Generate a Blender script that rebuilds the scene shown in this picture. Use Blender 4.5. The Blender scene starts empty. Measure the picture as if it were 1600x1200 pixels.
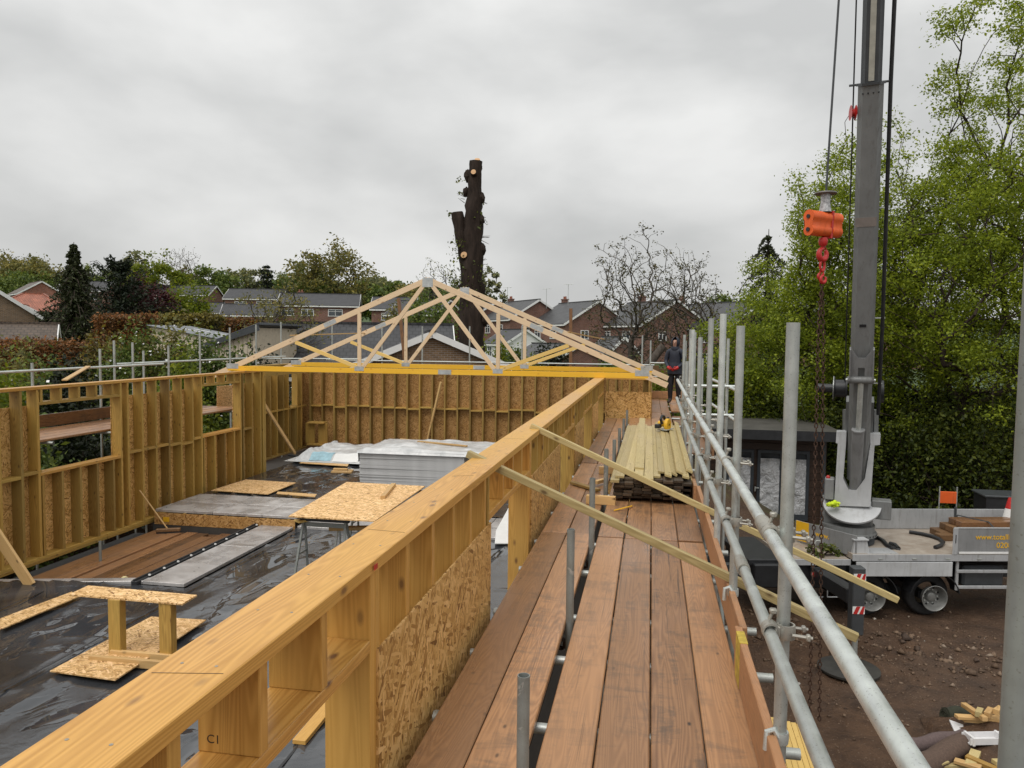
import bpy, math, random
import numpy as np
from mathutils import Matrix, Vector, noise as mnoise

SC = bpy.context.scene
COL = SC.collection
R = math.radians

# ------------------------------------------------------------------ camera
CAM_LOC = Vector((0, 0, 6.5))
FPX = 1200.0
YAW, PITCH, ROLL = R(10.246), R(3.352), R(0.6)
_fw = Vector((-math.sin(YAW)*math.cos(PITCH), math.cos(YAW)*math.cos(PITCH), -math.sin(PITCH)))
_rt = Vector((math.cos(YAW), math.sin(YAW), 0))
_up = _rt.cross(_fw)
C_R = _rt*math.cos(ROLL) + _up*math.sin(ROLL)
C_U = -_rt*math.sin(ROLL) + _up*math.cos(ROLL)
C_F = _fw
cd = bpy.data.cameras.new('camera')
cam = bpy.data.objects.new('camera', cd)
COL.objects.link(cam)
cd.sensor_fit = 'HORIZONTAL'; cd.sensor_width = 36.0
cd.lens = FPX/1600*36.0
cd.clip_start = 0.05; cd.clip_end = 3000
m = Matrix((C_R, C_U, -C_F)).transposed().to_4x4()
m.translation = CAM_LOC
cam.matrix_world = m
SC.camera = cam

# ------------------------------------------------------------------ world, sun, exposure
SUN_EL, SUN_AZ = R(58), R(205)      # high veiled sun behind the left shoulder
w = bpy.data.worlds.new('World'); SC.world = w; w.use_nodes = True
nt = w.node_tree; nt.nodes.clear()
def wn(t, **k):
    n = nt.nodes.new(t)
    for a, b in k.items(): setattr(n, a, b)
    return n
sky = wn('ShaderNodeTexSky', sky_type='NISHITA', sun_disc=False)
sky.sun_elevation = SUN_EL; sky.sun_rotation = SUN_AZ; sky.air_density = 1.0; sky.dust_density = 4.0
tc = wn('ShaderNodeTexCoord')
mp = wn('ShaderNodeMapping'); mp.inputs['Scale'].default_value = (1.0, 1.0, 2.0)
nt.links.new(tc.outputs['Generated'], mp.inputs['Vector'])
n1 = wn('ShaderNodeTexNoise'); n1.inputs['Scale'].default_value = 3.0; n1.inputs['Detail'].default_value = 5; n1.inputs['Roughness'].default_value = .48; n1.inputs['Distortion'].default_value = .15
nt.links.new(mp.outputs['Vector'], n1.inputs['Vector'])
rp = wn('ShaderNodeValToRGB')
rp.color_ramp.elements[0].position = .36; rp.color_ramp.elements[0].color = (.525, .53, .524, 1)
rp.color_ramp.elements[1].position = .64; rp.color_ramp.elements[1].color = (.765, .765, .752, 1)
nt.links.new(n1.outputs['Fac'], rp.inputs['Fac'])
# the cloud deck is a little brighter overhead, as any overcast sky
sx = wn('ShaderNodeSeparateXYZ'); nt.links.new(tc.outputs['Generated'], sx.inputs[0])
mr = wn('ShaderNodeMapRange'); mr.inputs['From Min'].default_value = 0.0; mr.inputs['From Max'].default_value = 1.0
mr.inputs['To Min'].default_value = .90; mr.inputs['To Max'].default_value = 1.42
nt.links.new(sx.outputs['Z'], mr.inputs['Value'])
mul = wn('ShaderNodeVectorMath', operation='SCALE')
nt.links.new(rp.outputs['Color'], mul.inputs[0]); nt.links.new(mr.outputs['Result'], mul.inputs['Scale'])
bg1 = wn('ShaderNodeBackground'); bg1.inputs['Strength'].default_value = .07
nt.links.new(sky.outputs['Color'], bg1.inputs['Color'])
bg2 = wn('ShaderNodeBackground'); bg2.inputs['Strength'].default_value = 1.0
nt.links.new(mul.outputs['Vector'], bg2.inputs['Color'])
mx = wn('ShaderNodeMixShader'); mx.inputs['Fac'].default_value = .94
out = wn('ShaderNodeOutputWorld')
nt.links.new(bg1.outputs[0], mx.inputs[1]); nt.links.new(bg2.outputs[0], mx.inputs[2]); nt.links.new(mx.outputs[0], out.inputs['Surface'])

sl = bpy.data.lights.new('sun', 'SUN'); sl.energy = 1.5; sl.angle = R(40); sl.color = (1, .97, .93)
so = bpy.data.objects.new('sun', sl); COL.objects.link(so)
sd = Vector((math.sin(SUN_AZ)*math.cos(SUN_EL), math.cos(SUN_AZ)*math.cos(SUN_EL), math.sin(SUN_EL)))
so.rotation_euler = sd.to_track_quat('Z', 'Y').to_euler()
so.location = (0, 0, 40)

SC.view_settings.view_transform = 'Standard'; SC.view_settings.look = 'None'
SC.view_settings.gamma = 1.0; SC.view_settings.exposure = 0.17
SC.view_settings.use_curve_mapping = False
SC.render.engine = 'CYCLES'
SC.cycles.use_denoising = True
SC.cycles.max_bounces = 6; SC.cycles.transparent_max_bounces = 6
SC.cycles.diffuse_bounces = 2; SC.cycles.glossy_bounces = 3; SC.cycles.transmission_bounces = 4

# ------------------------------------------------------------------ geometry helpers
def ray(px, py):
    return C_R*((px-800)/FPX) + C_U*((600-py)/FPX) + C_F
def at_y(px, py, y):
    d = ray(px, py); return CAM_LOC + d*(y/d.y)
def at_x(px, py, x):
    d = ray(px, py); return CAM_LOC + d*(x/d.x)
def at_z(px, py, z):
    d = ray(px, py); return CAM_LOC + d*((z-CAM_LOC.z)/d.z)

WM = {}          # world matrix of each object made here
def place(o, parent=None, mat=None):
    COL.objects.link(o)
    mat = mat or Matrix.Identity(4)
    if parent:
        o.parent = parent
        o.matrix_parent_inverse = WM[parent.name].inverted()
    o.matrix_basis = mat
    WM[o.name] = mat.copy()
    return o
def tag(o, label=None, cat=None, group=None, kind=None):
    if label: o['label'] = label
    if cat: o['category'] = cat
    if group: o['group'] = group
    if kind: o['kind'] = kind
    return o
def thing(name, loc, label, cat, group=None, rz=0.0, kind=None):
    o = bpy.data.objects.new(name, None)
    o.empty_display_size = .2
    place(o, None, Matrix.Translation(Vector(loc)) @ Matrix.Rotation(rz, 4, 'Z'))
    return tag(o, label, cat, group, kind)

class MB:
    def __init__(s): s.v = []; s.f = []
    def add(s, vs, fs):
        b = len(s.v); s.v += [tuple(x) for x in vs]; s.f += [tuple(i+b for i in q) for q in fs]; return s
    def box(s, c, d, M=None, ch=0.0):
        vs, fs = boxgeo(d, ch)
        c = Vector(c)
        s.add([(M @ Vector(v) + c) if M else Vector(v)+c for v in vs], fs); return s
    def beam(s, p0, p1, w, h, ch=0.0, up=(0, 0, 1)):
        Mx, L = frame(p0, p1, up)
        vs, fs = boxgeo((L, w, h), ch)
        s.add([Mx @ Vector(v) for v in vs], fs); return s
    def tube(s, p0, p1, r, n=10, r1=None, cap=True):
        return s.path([p0, p1], [r, r if r1 is None else r1], n, cap)
    def path(s, pts, rs, n=8, cap=True):
        pts = [Vector(p) for p in pts]
        if not hasattr(rs, '__len__'): rs = [rs]*len(pts)
        b = len(s.v); prev = None
        for i, p in enumerate(pts):
            t = (pts[min(i+1, len(pts)-1)] - pts[max(i-1, 0)])
            if t.length < 1e-9: t = Vector((0, 0, 1))
            t.normalize()
            if prev is None:
                a = Vector((0, 0, 1)) if abs(t.z) < .9 else Vector((1, 0, 0))
                u = t.cross(a).normalized()
            else:
                u = (prev - t*prev.dot(t))
                u = u.normalized() if u.length > 1e-6 else t.orthogonal().normalized()
            prev = u; v = t.cross(u)
            for k in range(n):
                a = 2*math.pi*k/n
                s.v.append(tuple(p + (u*math.cos(a)+v*math.sin(a))*rs[i]))
        for i in range(len(pts)-1):
            for k in range(n):
                k2 = (k+1) % n
                s.f.append((b+i*n+k, b+i*n+k2, b+(i+1)*n+k2, b+(i+1)*n+k))
        if cap:
            s.f.append(tuple(b+k for k in reversed(range(n))))
            e = b+(len(pts)-1)*n
            s.f.append(tuple(e+k for k in range(n)))
        return s
    def prism(s, poly, o, ux, uy, th):
        """polygon (2d) in the plane o,ux,uy, extruded by th along ux x uy"""
        o, ux, uy = Vector(o), Vector(ux).normalized(), Vector(uy).normalized()
        nz = ux.cross(uy)
        n = len(poly)
        vs = [o+ux*a+uy*b for a, b in poly] + [o+ux*a+uy*b+nz*th for a, b in poly]
        fs = [tuple(reversed(range(n))), tuple(range(n, 2*n))] + [(i, (i+1) % n, n+(i+1) % n, n+i) for i in range(n)]
        return s.add(vs, fs)
    def lathe(s, prof, o, n=24, axis=(0, 0, 1)):
        """prof: list of (r, h) along axis"""
        o = Vector(o); t = Vector(axis).normalized(); u = t.orthogonal().normalized(); v = t.cross(u)
        b = len(s.v)
        for r, h in prof:
            for k in range(n):
                a = 2*math.pi*k/n
                s.v.append(tuple(o+t*h+(u*math.cos(a)+v*math.sin(a))*max(r, 1e-4)))
        for i in range(len(prof)-1):
            for k in range(n):
                k2 = (k+1) % n
                s.f.append((b+i*n+k, b+i*n+k2, b+(i+1)*n+k2, b+(i+1)*n+k))
        return s
    def ell(s, c, r, n=12, m=8, jit=0.0, rnd=None):
        c = Vector(c); b = len(s.v)
        for i in range(m+1):
            th = math.pi*i/m
            for k in range(n):
                a = 2*math.pi*k/n
                j = 1+(rnd.uniform(-jit, jit) if rnd else 0)
                s.v.append((c.x+r[0]*math.sin(th)*math.cos(a)*j, c.y+r[1]*math.sin(th)*math.sin(a)*j, c.z+r[2]*math.cos(th)*j))
        for i in range(m):
            for k in range(n):
                k2 = (k+1) % n
                s.f.append((b+i*n+k, b+(i+1)*n+k, b+(i+1)*n+k2, b+i*n+k2))
        return s
    def build(s, name, mat, parent=None, smooth=False, origin=None, basis=None):
        """one mesh object; vertices were given in world space; origin at the box's foot; basis = local axes"""
        P = np.array(s.v, dtype=np.float64)
        if origin is None:
            origin = Vector((P[:, 0].mean(), P[:, 1].mean(), P[:, 2].min()))
        Mx = (basis.to_4x4() if basis else Matrix.Identity(4)); Mx.translation = origin
        if basis:
            P = (P-np.array(origin)) @ np.array(basis)
        else:
            P = P-np.array(origin)
        me = bpy.data.meshes.new(name)
        me.from_pydata(P.tolist(), [], s.f)
        if isinstance(mat, (list, tuple)):
            for q in mat: me.materials.append(q)
        elif mat: me.materials.append(mat)
        if smooth: smooth_mesh(me, 40 if smooth is True else smooth)
        o = bpy.data.objects.new(name, me)
        return place(o, parent, Mx)

def smooth_mesh(me, ang=40):
    me.polygons.foreach_set('use_smooth', [True]*len(me.polygons))
    try: me.set_sharp_from_angle(angle=R(ang))
    except Exception: pass

def boxgeo(d, ch=0.0):
    x, y, z = d[0]/2, d[1]/2, d[2]/2
    if ch <= 0 or ch*2.2 > min(d):
        vs = [(-x, -y, -z), (x, -y, -z), (x, y, -z), (-x, y, -z), (-x, -y, z), (x, -y, z), (x, y, z), (-x, y, z)]
        return vs, [(3, 2, 1, 0), (4, 5, 6, 7), (0, 1, 5, 4), (1, 2, 6, 5), (2, 3, 7, 6), (3, 0, 4, 7)]
    vs = []; idx = {}
    for sx in (-1, 1):
        for sy in (-1, 1):
            for sz in (-1, 1):
                for ax in range(3):
                    p = [sx*(x-ch), sy*(y-ch), sz*(z-ch)]
                    p[ax] = (sx*x, sy*y, sz*z)[ax]
                    idx[(sx, sy, sz, ax)] = len(vs); vs.append(tuple(p))
    fs = []
    def q(l):
        c = Vector((0, 0, 0))
        for i in l: c += Vector(vs[i])
        a, b, e = Vector(vs[l[0]]), Vector(vs[l[1]]), Vector(vs[l[2]])
        n = (b-a).cross(e-a)
        fs.append(tuple(l) if n.dot(c) > 0 else tuple(reversed(l)))
    for ax in range(3):
        o1, o2 = [a for a in range(3) if a != ax]
        for sg in (-1, 1):
            l = []
            for a, b in ((-1, -1), (1, -1), (1, 1), (-1, 1)):
                s3 = [0, 0, 0]; s3[ax] = sg; s3[o1] = a; s3[o2] = b
                l.append(idx[(*s3, ax)])
            q(l)
        for a in (-1, 1):
            for b in (-1, 1):
                s3 = [0, 0, 0]; s3[o1] = a; s3[o2] = b
                s4 = list(s3); s3[ax] = -1; s4[ax] = 1
                q([idx[(*s3, o1)], idx[(*s4, o1)], idx[(*s4, o2)], idx[(*s3, o2)]])
    for sx in (-1, 1):
        for sy in (-1, 1):
            for sz in (-1, 1):
                q([idx[(sx, sy, sz, 0)], idx[(sx, sy, sz, 1)], idx[(sx, sy, sz, 2)]])
    return vs, fs

def frame(p0, p1, up=(0, 0, 1)):
    p0, p1 = Vector(p0), Vector(p1)
    x = (p1-p0); L = x.length; x.normalize()
    upv = Vector(up)
    if abs(x.dot(upv)) > .995: upv = Vector((0, 1, 0)) if abs(x.y) < .9 else Vector((1, 0, 0))
    y = upv.cross(x).normalized(); z = x.cross(y)
    Mx = Matrix((x, y, z)).transposed().to_4x4()
    Mx.translation = (p0+p1)/2
    return Mx, L

_bc = {}
def beam(name, p0, p1, w, h, mat, parent=None, ch=.003, up=(0, 0, 1), roll=0.0):
    """a squared timber / slab: its local x runs along its length; alike pieces share their mesh"""
    Mx, L = frame(p0, p1, up)
    if roll: Mx = Mx @ Matrix.Rotation(roll, 4, 'X')
    key = (round(L, 2), round(w, 3), round(h, 3), round(ch, 4), mat.name)
    if key not in _bc:
        me = bpy.data.meshes.new(name)
        vs, fs = boxgeo((L, w, h), ch)
        me.from_pydata(vs, [], fs); me.materials.append(mat)
        _bc[key] = me
    o = bpy.data.objects.new(name, _bc[key])
    return place(o, parent, Mx)

_tc = {}
def pipe(name, p0, p1, r, mat, parent=None, n=14, hollow=True):
    Mx, L = frame(p0, p1)
    key = (round(L, 2), r, n, mat.name)
    if key not in _tc:
        mb = MB()
        b = L/2
        prof = [(r, -b), (r, b)]
        if hollow:
            prof = [(r*.86, -b+.06), (r*.86, -b), (r, -b), (r, b), (r*.86, b), (r*.86, b-.06), (.001, b-.06)]
        else:
            prof = [(.001, -b), (r, -b), (r, b), (.001, b)]
        mb.lathe(prof, (0, 0, 0), n, (1, 0, 0))
        me = bpy.data.meshes.new(name); me.from_pydata(mb.v, [], mb.f); me.materials.append(mat)
        smooth_mesh(me, 40)
        _tc[key] = me
    o = bpy.data.objects.new(name, _tc[key])
    return place(o, parent, Mx)

def mesh_np(name, V, F, mat, parent=None, smooth=False, origin=None):
    """numpy vertices (n,3) and faces (m,k)"""
    V = np.asarray(V, dtype=np.float64); F = np.asarray(F, dtype=np.int32)
    if origin is None: origin = Vector((float(V[:, 0].mean()), float(V[:, 1].mean()), float(V[:, 2].min())))
    V = V-np.array(origin)
    me = bpy.data.meshes.new(name)
    k = F.shape[1]
    me.vertices.add(len(V)); me.vertices.foreach_set('co', V.astype(np.float32).ravel())
    me.loops.add(F.size); me.loops.foreach_set('vertex_index', F.ravel())
    me.polygons.add(len(F)); me.polygons.foreach_set('loop_start', np.arange(0, F.size, k, dtype=np.int32))
    if smooth: me.polygons.foreach_set('use_smooth', np.ones(len(F), dtype=bool))
    me.materials.append(mat)
    me.update(calc_edges=True)
    o = bpy.data.objects.new(name, me)
    return place(o, parent, Matrix.Translation(Vector(origin)))

def copy_tree(root, loc, rz=None, label=None, group=None):
    Wr = WM[root.name]
    c = root.copy(); COL.objects.link(c)
    Mn = Matrix.Translation(Vector(loc)) @ (Matrix.Rotation(rz, 4, 'Z') if rz is not None else Wr.to_3x3().to_4x4())
    c.matrix_basis = Mn; WM[c.name] = Mn
    if label: c['label'] = label
    if group: c['group'] = group
    for ch in [o for o in COL.objects if o.parent == root]:
        d = ch.copy(); COL.objects.link(d); d.parent = c; WM[d.name] = Mn @ Wr.inverted() @ WM[ch.name]
        for g in [o for o in COL.objects if o.parent == ch]:
            e = g.copy(); COL.objects.link(e); e.parent = d; WM[e.name] = Mn @ Wr.inverted() @ WM[g.name]
    return c

def text_mesh(name, body, mat, origin, xdir, ydir, size, parent, bold=.0, ext=.002):
    cu = bpy.data.curves.new(name, 'FONT'); cu.body = body; cu.size = size; cu.extrude = ext; cu.offset = bold
    tmp = bpy.data.objects.new('tmp_text', cu); COL.objects.link(tmp)
    dg = bpy.context.evaluated_depsgraph_get()
    me = bpy.data.meshes.new_from_object(tmp.evaluated_get(dg))
    bpy.data.objects.remove(tmp); bpy.data.curves.remove(cu)
    me.name = name; me.materials.clear(); me.materials.append(mat)
    x = Vector(xdir).normalized(); y = Vector(ydir).normalized(); z = x.cross(y)
    Mx = Matrix((x, y, z)).transposed().to_4x4(); Mx.translation = Vector(origin)
    o = bpy.data.objects.new(name, me)
    return place(o, parent, Mx)
# ------------------------------------------------------------------ materials
class NT:
    def __init__(s, name):
        s.m = bpy.data.materials.new(name); s.m.use_nodes = True
        s.t = s.m.node_tree; s.t.nodes.clear()
        s.o = s.n('ShaderNodeOutputMaterial'); s.b = s.n('ShaderNodeBsdfPrincipled')
        s.l(s.b.outputs[0], s.o.inputs['Surface'])
    def n(s, t, **k):
        q = s.t.nodes.new(t)
        for a, b in k.items(): setattr(q, a, b)
        return q
    def l(s, a, b): s.t.links.new(a, b)
    def set(s, **k):
        for a, b in k.items():
            a = {'color': 'Base Color', 'rough': 'Roughness', 'metal': 'Metallic', 'spec': 'Specular IOR Level', 'trans': 'Transmission Weight', 'ior': 'IOR', 'alpha': 'Alpha', 'coat': 'Coat Weight'}[a]
            if isinstance(b, (int, float)): s.b.inputs[a].default_value = b
            elif isinstance(b, tuple): s.b.inputs[a].default_value = (*b, 1)
            else: s.l(b, s.b.inputs[a])
        return s
    def coords(s, scale=(1, 1, 1), rnd=0.0, kind='Object'):
        tc = s.n('ShaderNodeTexCoord'); v = tc.outputs[kind]
        mp = s.n('ShaderNodeMapping'); mp.inputs['Scale'].default_value = scale
        s.l(v, mp.inputs['Vector'])
        if rnd:
            oi = s.n('ShaderNodeObjectInfo'); mu = s.math('MULTIPLY', oi.outputs['Random'], rnd)
            cx = s.n('ShaderNodeCombineXYZ')
            for i in range(3): s.l(mu, cx.inputs[i])
            s.l(cx.outputs[0], mp.inputs['Location'])
        return mp.outputs['Vector']
    def math(s, op, a, b=None, c=None):
        q = s.n('ShaderNodeMath', operation=op)
        for i, x in enumerate((a, b, c)):
            if x is None: continue
            if isinstance(x, (int, float)): q.inputs[i].default_value = x
            else: s.l(x, q.inputs[i])
        return q.outputs[0]
    def noise(s, v, scale=5, detail=3, rough=.5, dist=0.0, out='Fac'):
        q = s.n('ShaderNodeTexNoise'); s.l(v, q.inputs['Vector'])
        for a, b in (('Scale', scale), ('Detail', detail), ('Roughness', rough), ('Distortion', dist)): q.inputs[a].default_value = b
        return q.outputs[out]
    def voro(s, v, scale=5, out='Distance', feature='F1', rand=1.0):
        q = s.n('ShaderNodeTexVoronoi', feature=feature); s.l(v, q.inputs['Vector'])
        q.inputs['Scale'].default_value = scale; q.inputs['Randomness'].default_value = rand
        return q.outputs[out]
    def ramp(s, fac, *els):
        q = s.n('ShaderNodeValToRGB'); cr = q.color_ramp
        while len(cr.elements) < len(els): cr.elements.new(.5)
        for e, (p, c) in zip(cr.elements, els):
            e.position = p; e.color = (*c, 1) if isinstance(c, tuple) else (c, c, c, 1)
        s.l(fac, q.inputs['Fac']); return q.outputs['Color']
    def mix(s, fac, a, b, mode='MIX'):
        q = s.n('ShaderNodeMix', data_type='RGBA', blend_type=mode)
        for i, x in ((0, fac), (6, a), (7, b)):
            if isinstance(x, (int, float)):
                q.inputs[i].default_value = x if i == 0 else (x, x, x, 1)
            elif isinstance(x, tuple): q.inputs[i].default_value = (*x, 1)
            else: s.l(x, q.inputs[i])
        return q.outputs[2]
    def bump(s, h, strength=.3, dist=.01):
        q = s.n('ShaderNodeBump'); q.inputs['Strength'].default_value = strength; q.inputs['Distance'].default_value = dist
        s.l(h, q.inputs['Height']); s.l(q.outputs[0], s.b.inputs['Normal']); return s
    def rand(s): return s.n('ShaderNodeObjectInfo').outputs['Random']

def plain(name, c, rough=.6, metal=0.0, spec=.5, var=.15, scale=6, bump=0.0):
    q = NT(name); v = q.coords()
    f = q.noise(v, scale, 4, .6)
    a = tuple(x*(1-var) for x in c); b = tuple(min(1, x*(1+var)) for x in c)
    q.set(color=q.ramp(f, (.3, a), (.7, b)), rough=rough, metal=metal, spec=spec)
    if bump: q.bump(f, bump, .01)
    return q.m

def paint(name, c, rough=.4, metal=0.0, grime=.5, dirt=(.07, .055, .04)):
    """site worn paint: faded patches, dirty streaks, small chips"""
    q = NT(name); v = q.coords()
    f = q.noise(v, 1.3, 5, .6); s2 = q.noise(q.coords((5, 5, .7)), 2.2, 5, .7); ch = q.noise(v, 38, 3, .7)
    col = q.ramp(f, (.3, tuple(x*.8 for x in c)), (.7, tuple(min(1, x*1.15) for x in c)))
    col = q.mix(q.ramp(s2, (.52, 0.0), (.72, grime)), col, dirt)
    col = q.mix(q.ramp(ch, (.67, 0.0), (.71, grime)), col, tuple(x*.35 for x in c))
    q.set(color=col, rough=q.ramp(s2, (.4, rough), (.7, min(1, rough+.3))), metal=metal); q.bump(s2, .06, .004)
    return q.m

def timber(name, light, dark, tint, knot=(.10, .05, .02), rough=.55, grain=1.0, stain=None, rv=.22, lines=26, kn=.8):
    q = NT(name)
    v = q.coords((1, 1, 1), 31.0)
    # cathedral grain: contours of a stretched noise field
    vs = q.coords((.34, 5.0, 5.0), 31.0)
    base = q.noise(vs, 1.3, 2, .45, .25)
    g = q.math('SINE', q.math('MULTIPLY', base, lines*8.0))
    g = q.math('MULTIPLY_ADD', g, .5, .5)
    fib = q.noise(q.coords((1.6, 70, 70), 31.0), 1.0, 2, .6)
    f = q.math('ADD', q.math('MULTIPLY', g, .42*grain), q.math('MULTIPLY', fib, .68))
    col = q.ramp(f, (.22, light), (.85, dark))
    big = q.noise(q.coords((.5, 2.2, 2.2), 17.0), 1.1, 3, .5)
    col = q.mix(q.ramp(big, (.42, 0.0), (.72, .75)), col, tint)
    # knots
    kv = q.coords((4.2, 9.0, 9.0), 13.0)
    kd = q.voro(kv, 1.0)
    col = q.mix(q.ramp(kd, (.08*kn, 1.0), (.125*kn, .55), (.21*kn, 0.0)), col, knot)
    if stain:
        st = q.math('MULTIPLY_ADD', q.noise(q.coords((5.0, 1.6, 1.6), 7.0), 1.5, 5, .7, .9), .5, q.math('MULTIPLY', q.noise(q.coords((.8, 9.0, 9.0), 5.0), 1.6, 6, .75, .3), .5))
        col = q.mix(q.ramp(st, (.50, 0.0), (.60, stain[1]*.75), (.72, stain[1])), col, stain[0])
    if stain:   # drying cracks along the grain
        ck = q.noise(q.coords((.55, 55, 55), 19.0), 1.0, 3, .6, .15)
        col = q.mix(q.ramp(ck, (.63, 0.0), (.70, .75)), col, tuple(x*.45 for x in stain[0]))
    hv = q.math('FRACT', q.math('MULTIPLY', q.rand(), 7.31))          # each piece its own cast
    col = q.mix(q.math('MULTIPLY', hv, .45), col, (tint[0]*.96, tint[1]*.95, tint[2]*.92))
    br = q.math('MULTIPLY_ADD', q.rand(), rv*2, 1-rv)
    sc = q.n('ShaderNodeVectorMath', operation='SCALE'); q.l(col, sc.inputs[0]); q.l(br, sc.inputs['Scale'])
    rr = q.ramp(big, (.35, rough-.12), (.7, rough+.12))
    q.set(color=sc.outputs[0], rough=rr, spec=.4)
    q.bump(f, .22, .0025)
    return q.m

def osb(name, k=1.0, warm=(.60, .385, .16), flat=False):
    q = NT(name)
    v = q.coords((1, 1, 1), 23.0)
    cols = []; ed = []
    for i, (rot, s, sz) in enumerate(((.35, (11, 62, 62), 1.0), (-.7, (10, 54, 54), 1.0), (1.35, (13, 66, 66), 1.0))):
        mp = q.n('ShaderNodeMapping'); mp.inputs['Rotation'].default_value = (0, 0, rot) if flat else (0, rot, 0); mp.inputs['Scale'].default_value = s; mp.vector_type = 'TEXTURE'; mp.inputs['Scale'].default_value = tuple(1/x for x in s)
        q.l(v, mp.inputs['Vector'])
        nz = q.noise(mp.outputs[0], .8, 2, .5, 0, 'Color')
        ad = q.n('ShaderNodeVectorMath', operation='MULTIPLY_ADD'); q.l(nz, ad.inputs[0]); ad.inputs[1].default_value = (.35, .35, .35); q.l(mp.outputs[0], ad.inputs[2])
        vo = q.n('ShaderNodeTexVoronoi', feature='F1'); q.l(ad.outputs[0], vo.inputs['Vector']); vo.inputs['Scale'].default_value = sz
        sx = q.n('ShaderNodeSeparateColor'); q.l(vo.outputs['Color'], sx.inputs[0])
        cols.append(sx.outputs[0]); ed.append(sx.outputs[1])
    # strands overlap: the one lying highest shows
    f = q.mix(q.math('GREATER_THAN', ed[1], ed[0]), cols[0], cols[1])
    f = q.mix(q.math('GREATER_THAN', ed[2], q.math('MAXIMUM', ed[0], ed[1])), f, cols[2])
    a, b, c = warm
    col = q.ramp(f, (0.0, (a*.30*k, b*.23*k, c*.16*k)), (.17, (a*.66*k, b*.58*k, c*.46*k)), (.5, (a*k, b*k, c*k)), (.82, (min(1, a*1.2*k), min(1, b*1.25*k), c*1.45*k)), (1.0, (min(1, a*1.35*k), min(1, b*1.45*k), c*1.9*k)))
    big = q.noise(v, 1.6, 3, .5)
    col = q.mix(q.ramp(big, (.4, 0.0), (.75, .35)), col, (a*.75*k, b*.66*k, c*.6*k))
    br = q.math('MULTIPLY_ADD', q.rand(), .2, .9)
    sc = q.n('ShaderNodeVectorMath', operation='SCALE'); q.l(col, sc.inputs[0]); q.l(br, sc.inputs['Scale'])
    q.set(color=sc.outputs[0], rough=.6, spec=.35)
    q.bump(f, .25, .002)
    return q.m

def galv(name, c=(.40, .42, .41), rough=.42, metal=.55):
    q = NT(name); v = q.coords((1, 1, 1), 11.0)
    f = q.noise(v, 9, 5, .65, .3); s2 = q.noise(q.coords((2, 22, 22), 7.0), 2, 4, .6)
    sp = q.noise(v, 160, 2, .6)
    col = q.mix(.5, q.ramp(f, (.3, tuple(x*.68 for x in c)), (.7, tuple(min(1, x*1.25) for x in c))), q.ramp(s2, (.3, tuple(x*.8 for x in c)), (.75, (c[0]*1.1, c[1]*1.12, c[2]*1.0))))
    col = q.mix(q.ramp(sp, (.63, 0.0), (.7, .6)), col, (.16, .15, .12))
    cem = q.noise(v, 5.5, 5, .75, .5); col = q.mix(q.ramp(cem, (.62, 0.0), (.66, .7)), col, (.50, .49, .46))       # cement splashes
    rs_ = q.noise(q.coords((1.2, 4, 4), 3.0), 2.6, 5, .7); col = q.mix(q.ramp(rs_, (.66, 0.0), (.74, .55)), col, (.13, .075, .045))
    q.set(color=col, rough=q.ramp(f, (.3, rough-.1), (.7, rough+.18)), metal=metal)
    q.bump(s2, .12, .002)
    return q.m

def leaf(name, c, var=.35, trans=.35, rough=.55, hue=(1.25, 1.0, .6)):
    q = NT(name)
    g = q.n('ShaderNodeNewGeometry'); r = g.outputs['Random Per Island']
    v = q.coords(); f = q.noise(v, .55, 3, .55)
    f2 = q.math('MULTIPLY_ADD', r, .6, q.math('MULTIPLY', f, .5))
    a = tuple(x*(1-var) for x in c); b = tuple(min(1, x*(1+var)*h) for x, h in zip(c, hue))
    col = q.ramp(f2, (.2, a), (.5, c), (.85, b))
    q.set(color=col, rough=rough, spec=.3)
    tr = q.n('ShaderNodeBsdfTranslucent'); q.l(col, tr.inputs['Color'])
    mx = q.n('ShaderNodeMixShader'); mx.inputs[0].default_value = trans
    q.l(q.b.outputs[0], mx.inputs[1]); q.l(tr.outputs[0], mx.inputs[2]); q.l(mx.outputs[0], q.o.inputs['Surface'])
    return q.m

def bark(name, c, sc=1.0):
    q = NT(name); v = q.coords((7*sc, 7*sc, 1.6*sc), 5.0)
    f = q.noise(v, 2.2, 6, .68, .8); w2 = q.voro(q.coords((6*sc, 6*sc, 1.3*sc), 5.0), 2.0)
    col = q.ramp(f, (.3, tuple(x*.45 for x in c)), (.55, c), (.8, tuple(x*1.6 for x in c)))
    q.set(color=col, rough=.85, spec=.2)
    q.bump(q.math('ADD', f, w2), .7, .03)
    return q.m

def rooftile(name, c, row=.33, col_w=.3, gap=.55, lichen=.0):
    q = NT(name)
    tc = q.n('ShaderNodeTexCoord')
    br = q.n('ShaderNodeTexBrick'); br.offset = .5; br.inputs['Scale'].default_value = 1.0
    br.inputs['Brick Width'].default_value = col_w; br.inputs['Row Height'].default_value = row
    br.inputs['Mortar Size'].default_value = .035; br.inputs['Mortar Smooth'].default_value = .4; br.inputs['Bias'].default_value = 0
    br.inputs['Color1'].default_value = (*c, 1); br.inputs['Color2'].default_value = (*[x*1.35 for x in c], 1)
    br.inputs['Mortar'].default_value = (*[x*gap for x in c], 1)
    q.l(tc.outputs['Object'], br.inputs['Vector'])
    n = q.noise(tc.outputs['Object'], .9, 5, .65)
    n2 = q.noise(tc.outputs['Object'], 7, 3, .6)
    colr = q.mix(.7, br.outputs['Color'], q.ramp(n, (.3, .55), (.7, 1.35)), 'MULTIPLY')
    colr = q.mix(q.ramp(n2, (.6, 0.0), (.75, lichen)), colr, (.28, .27, .20))
    q.set(color=colr, rough=.48, spec=.5)
    q.bump(br.outputs['Fac'], -.6, .03)
    return q.m

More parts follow.
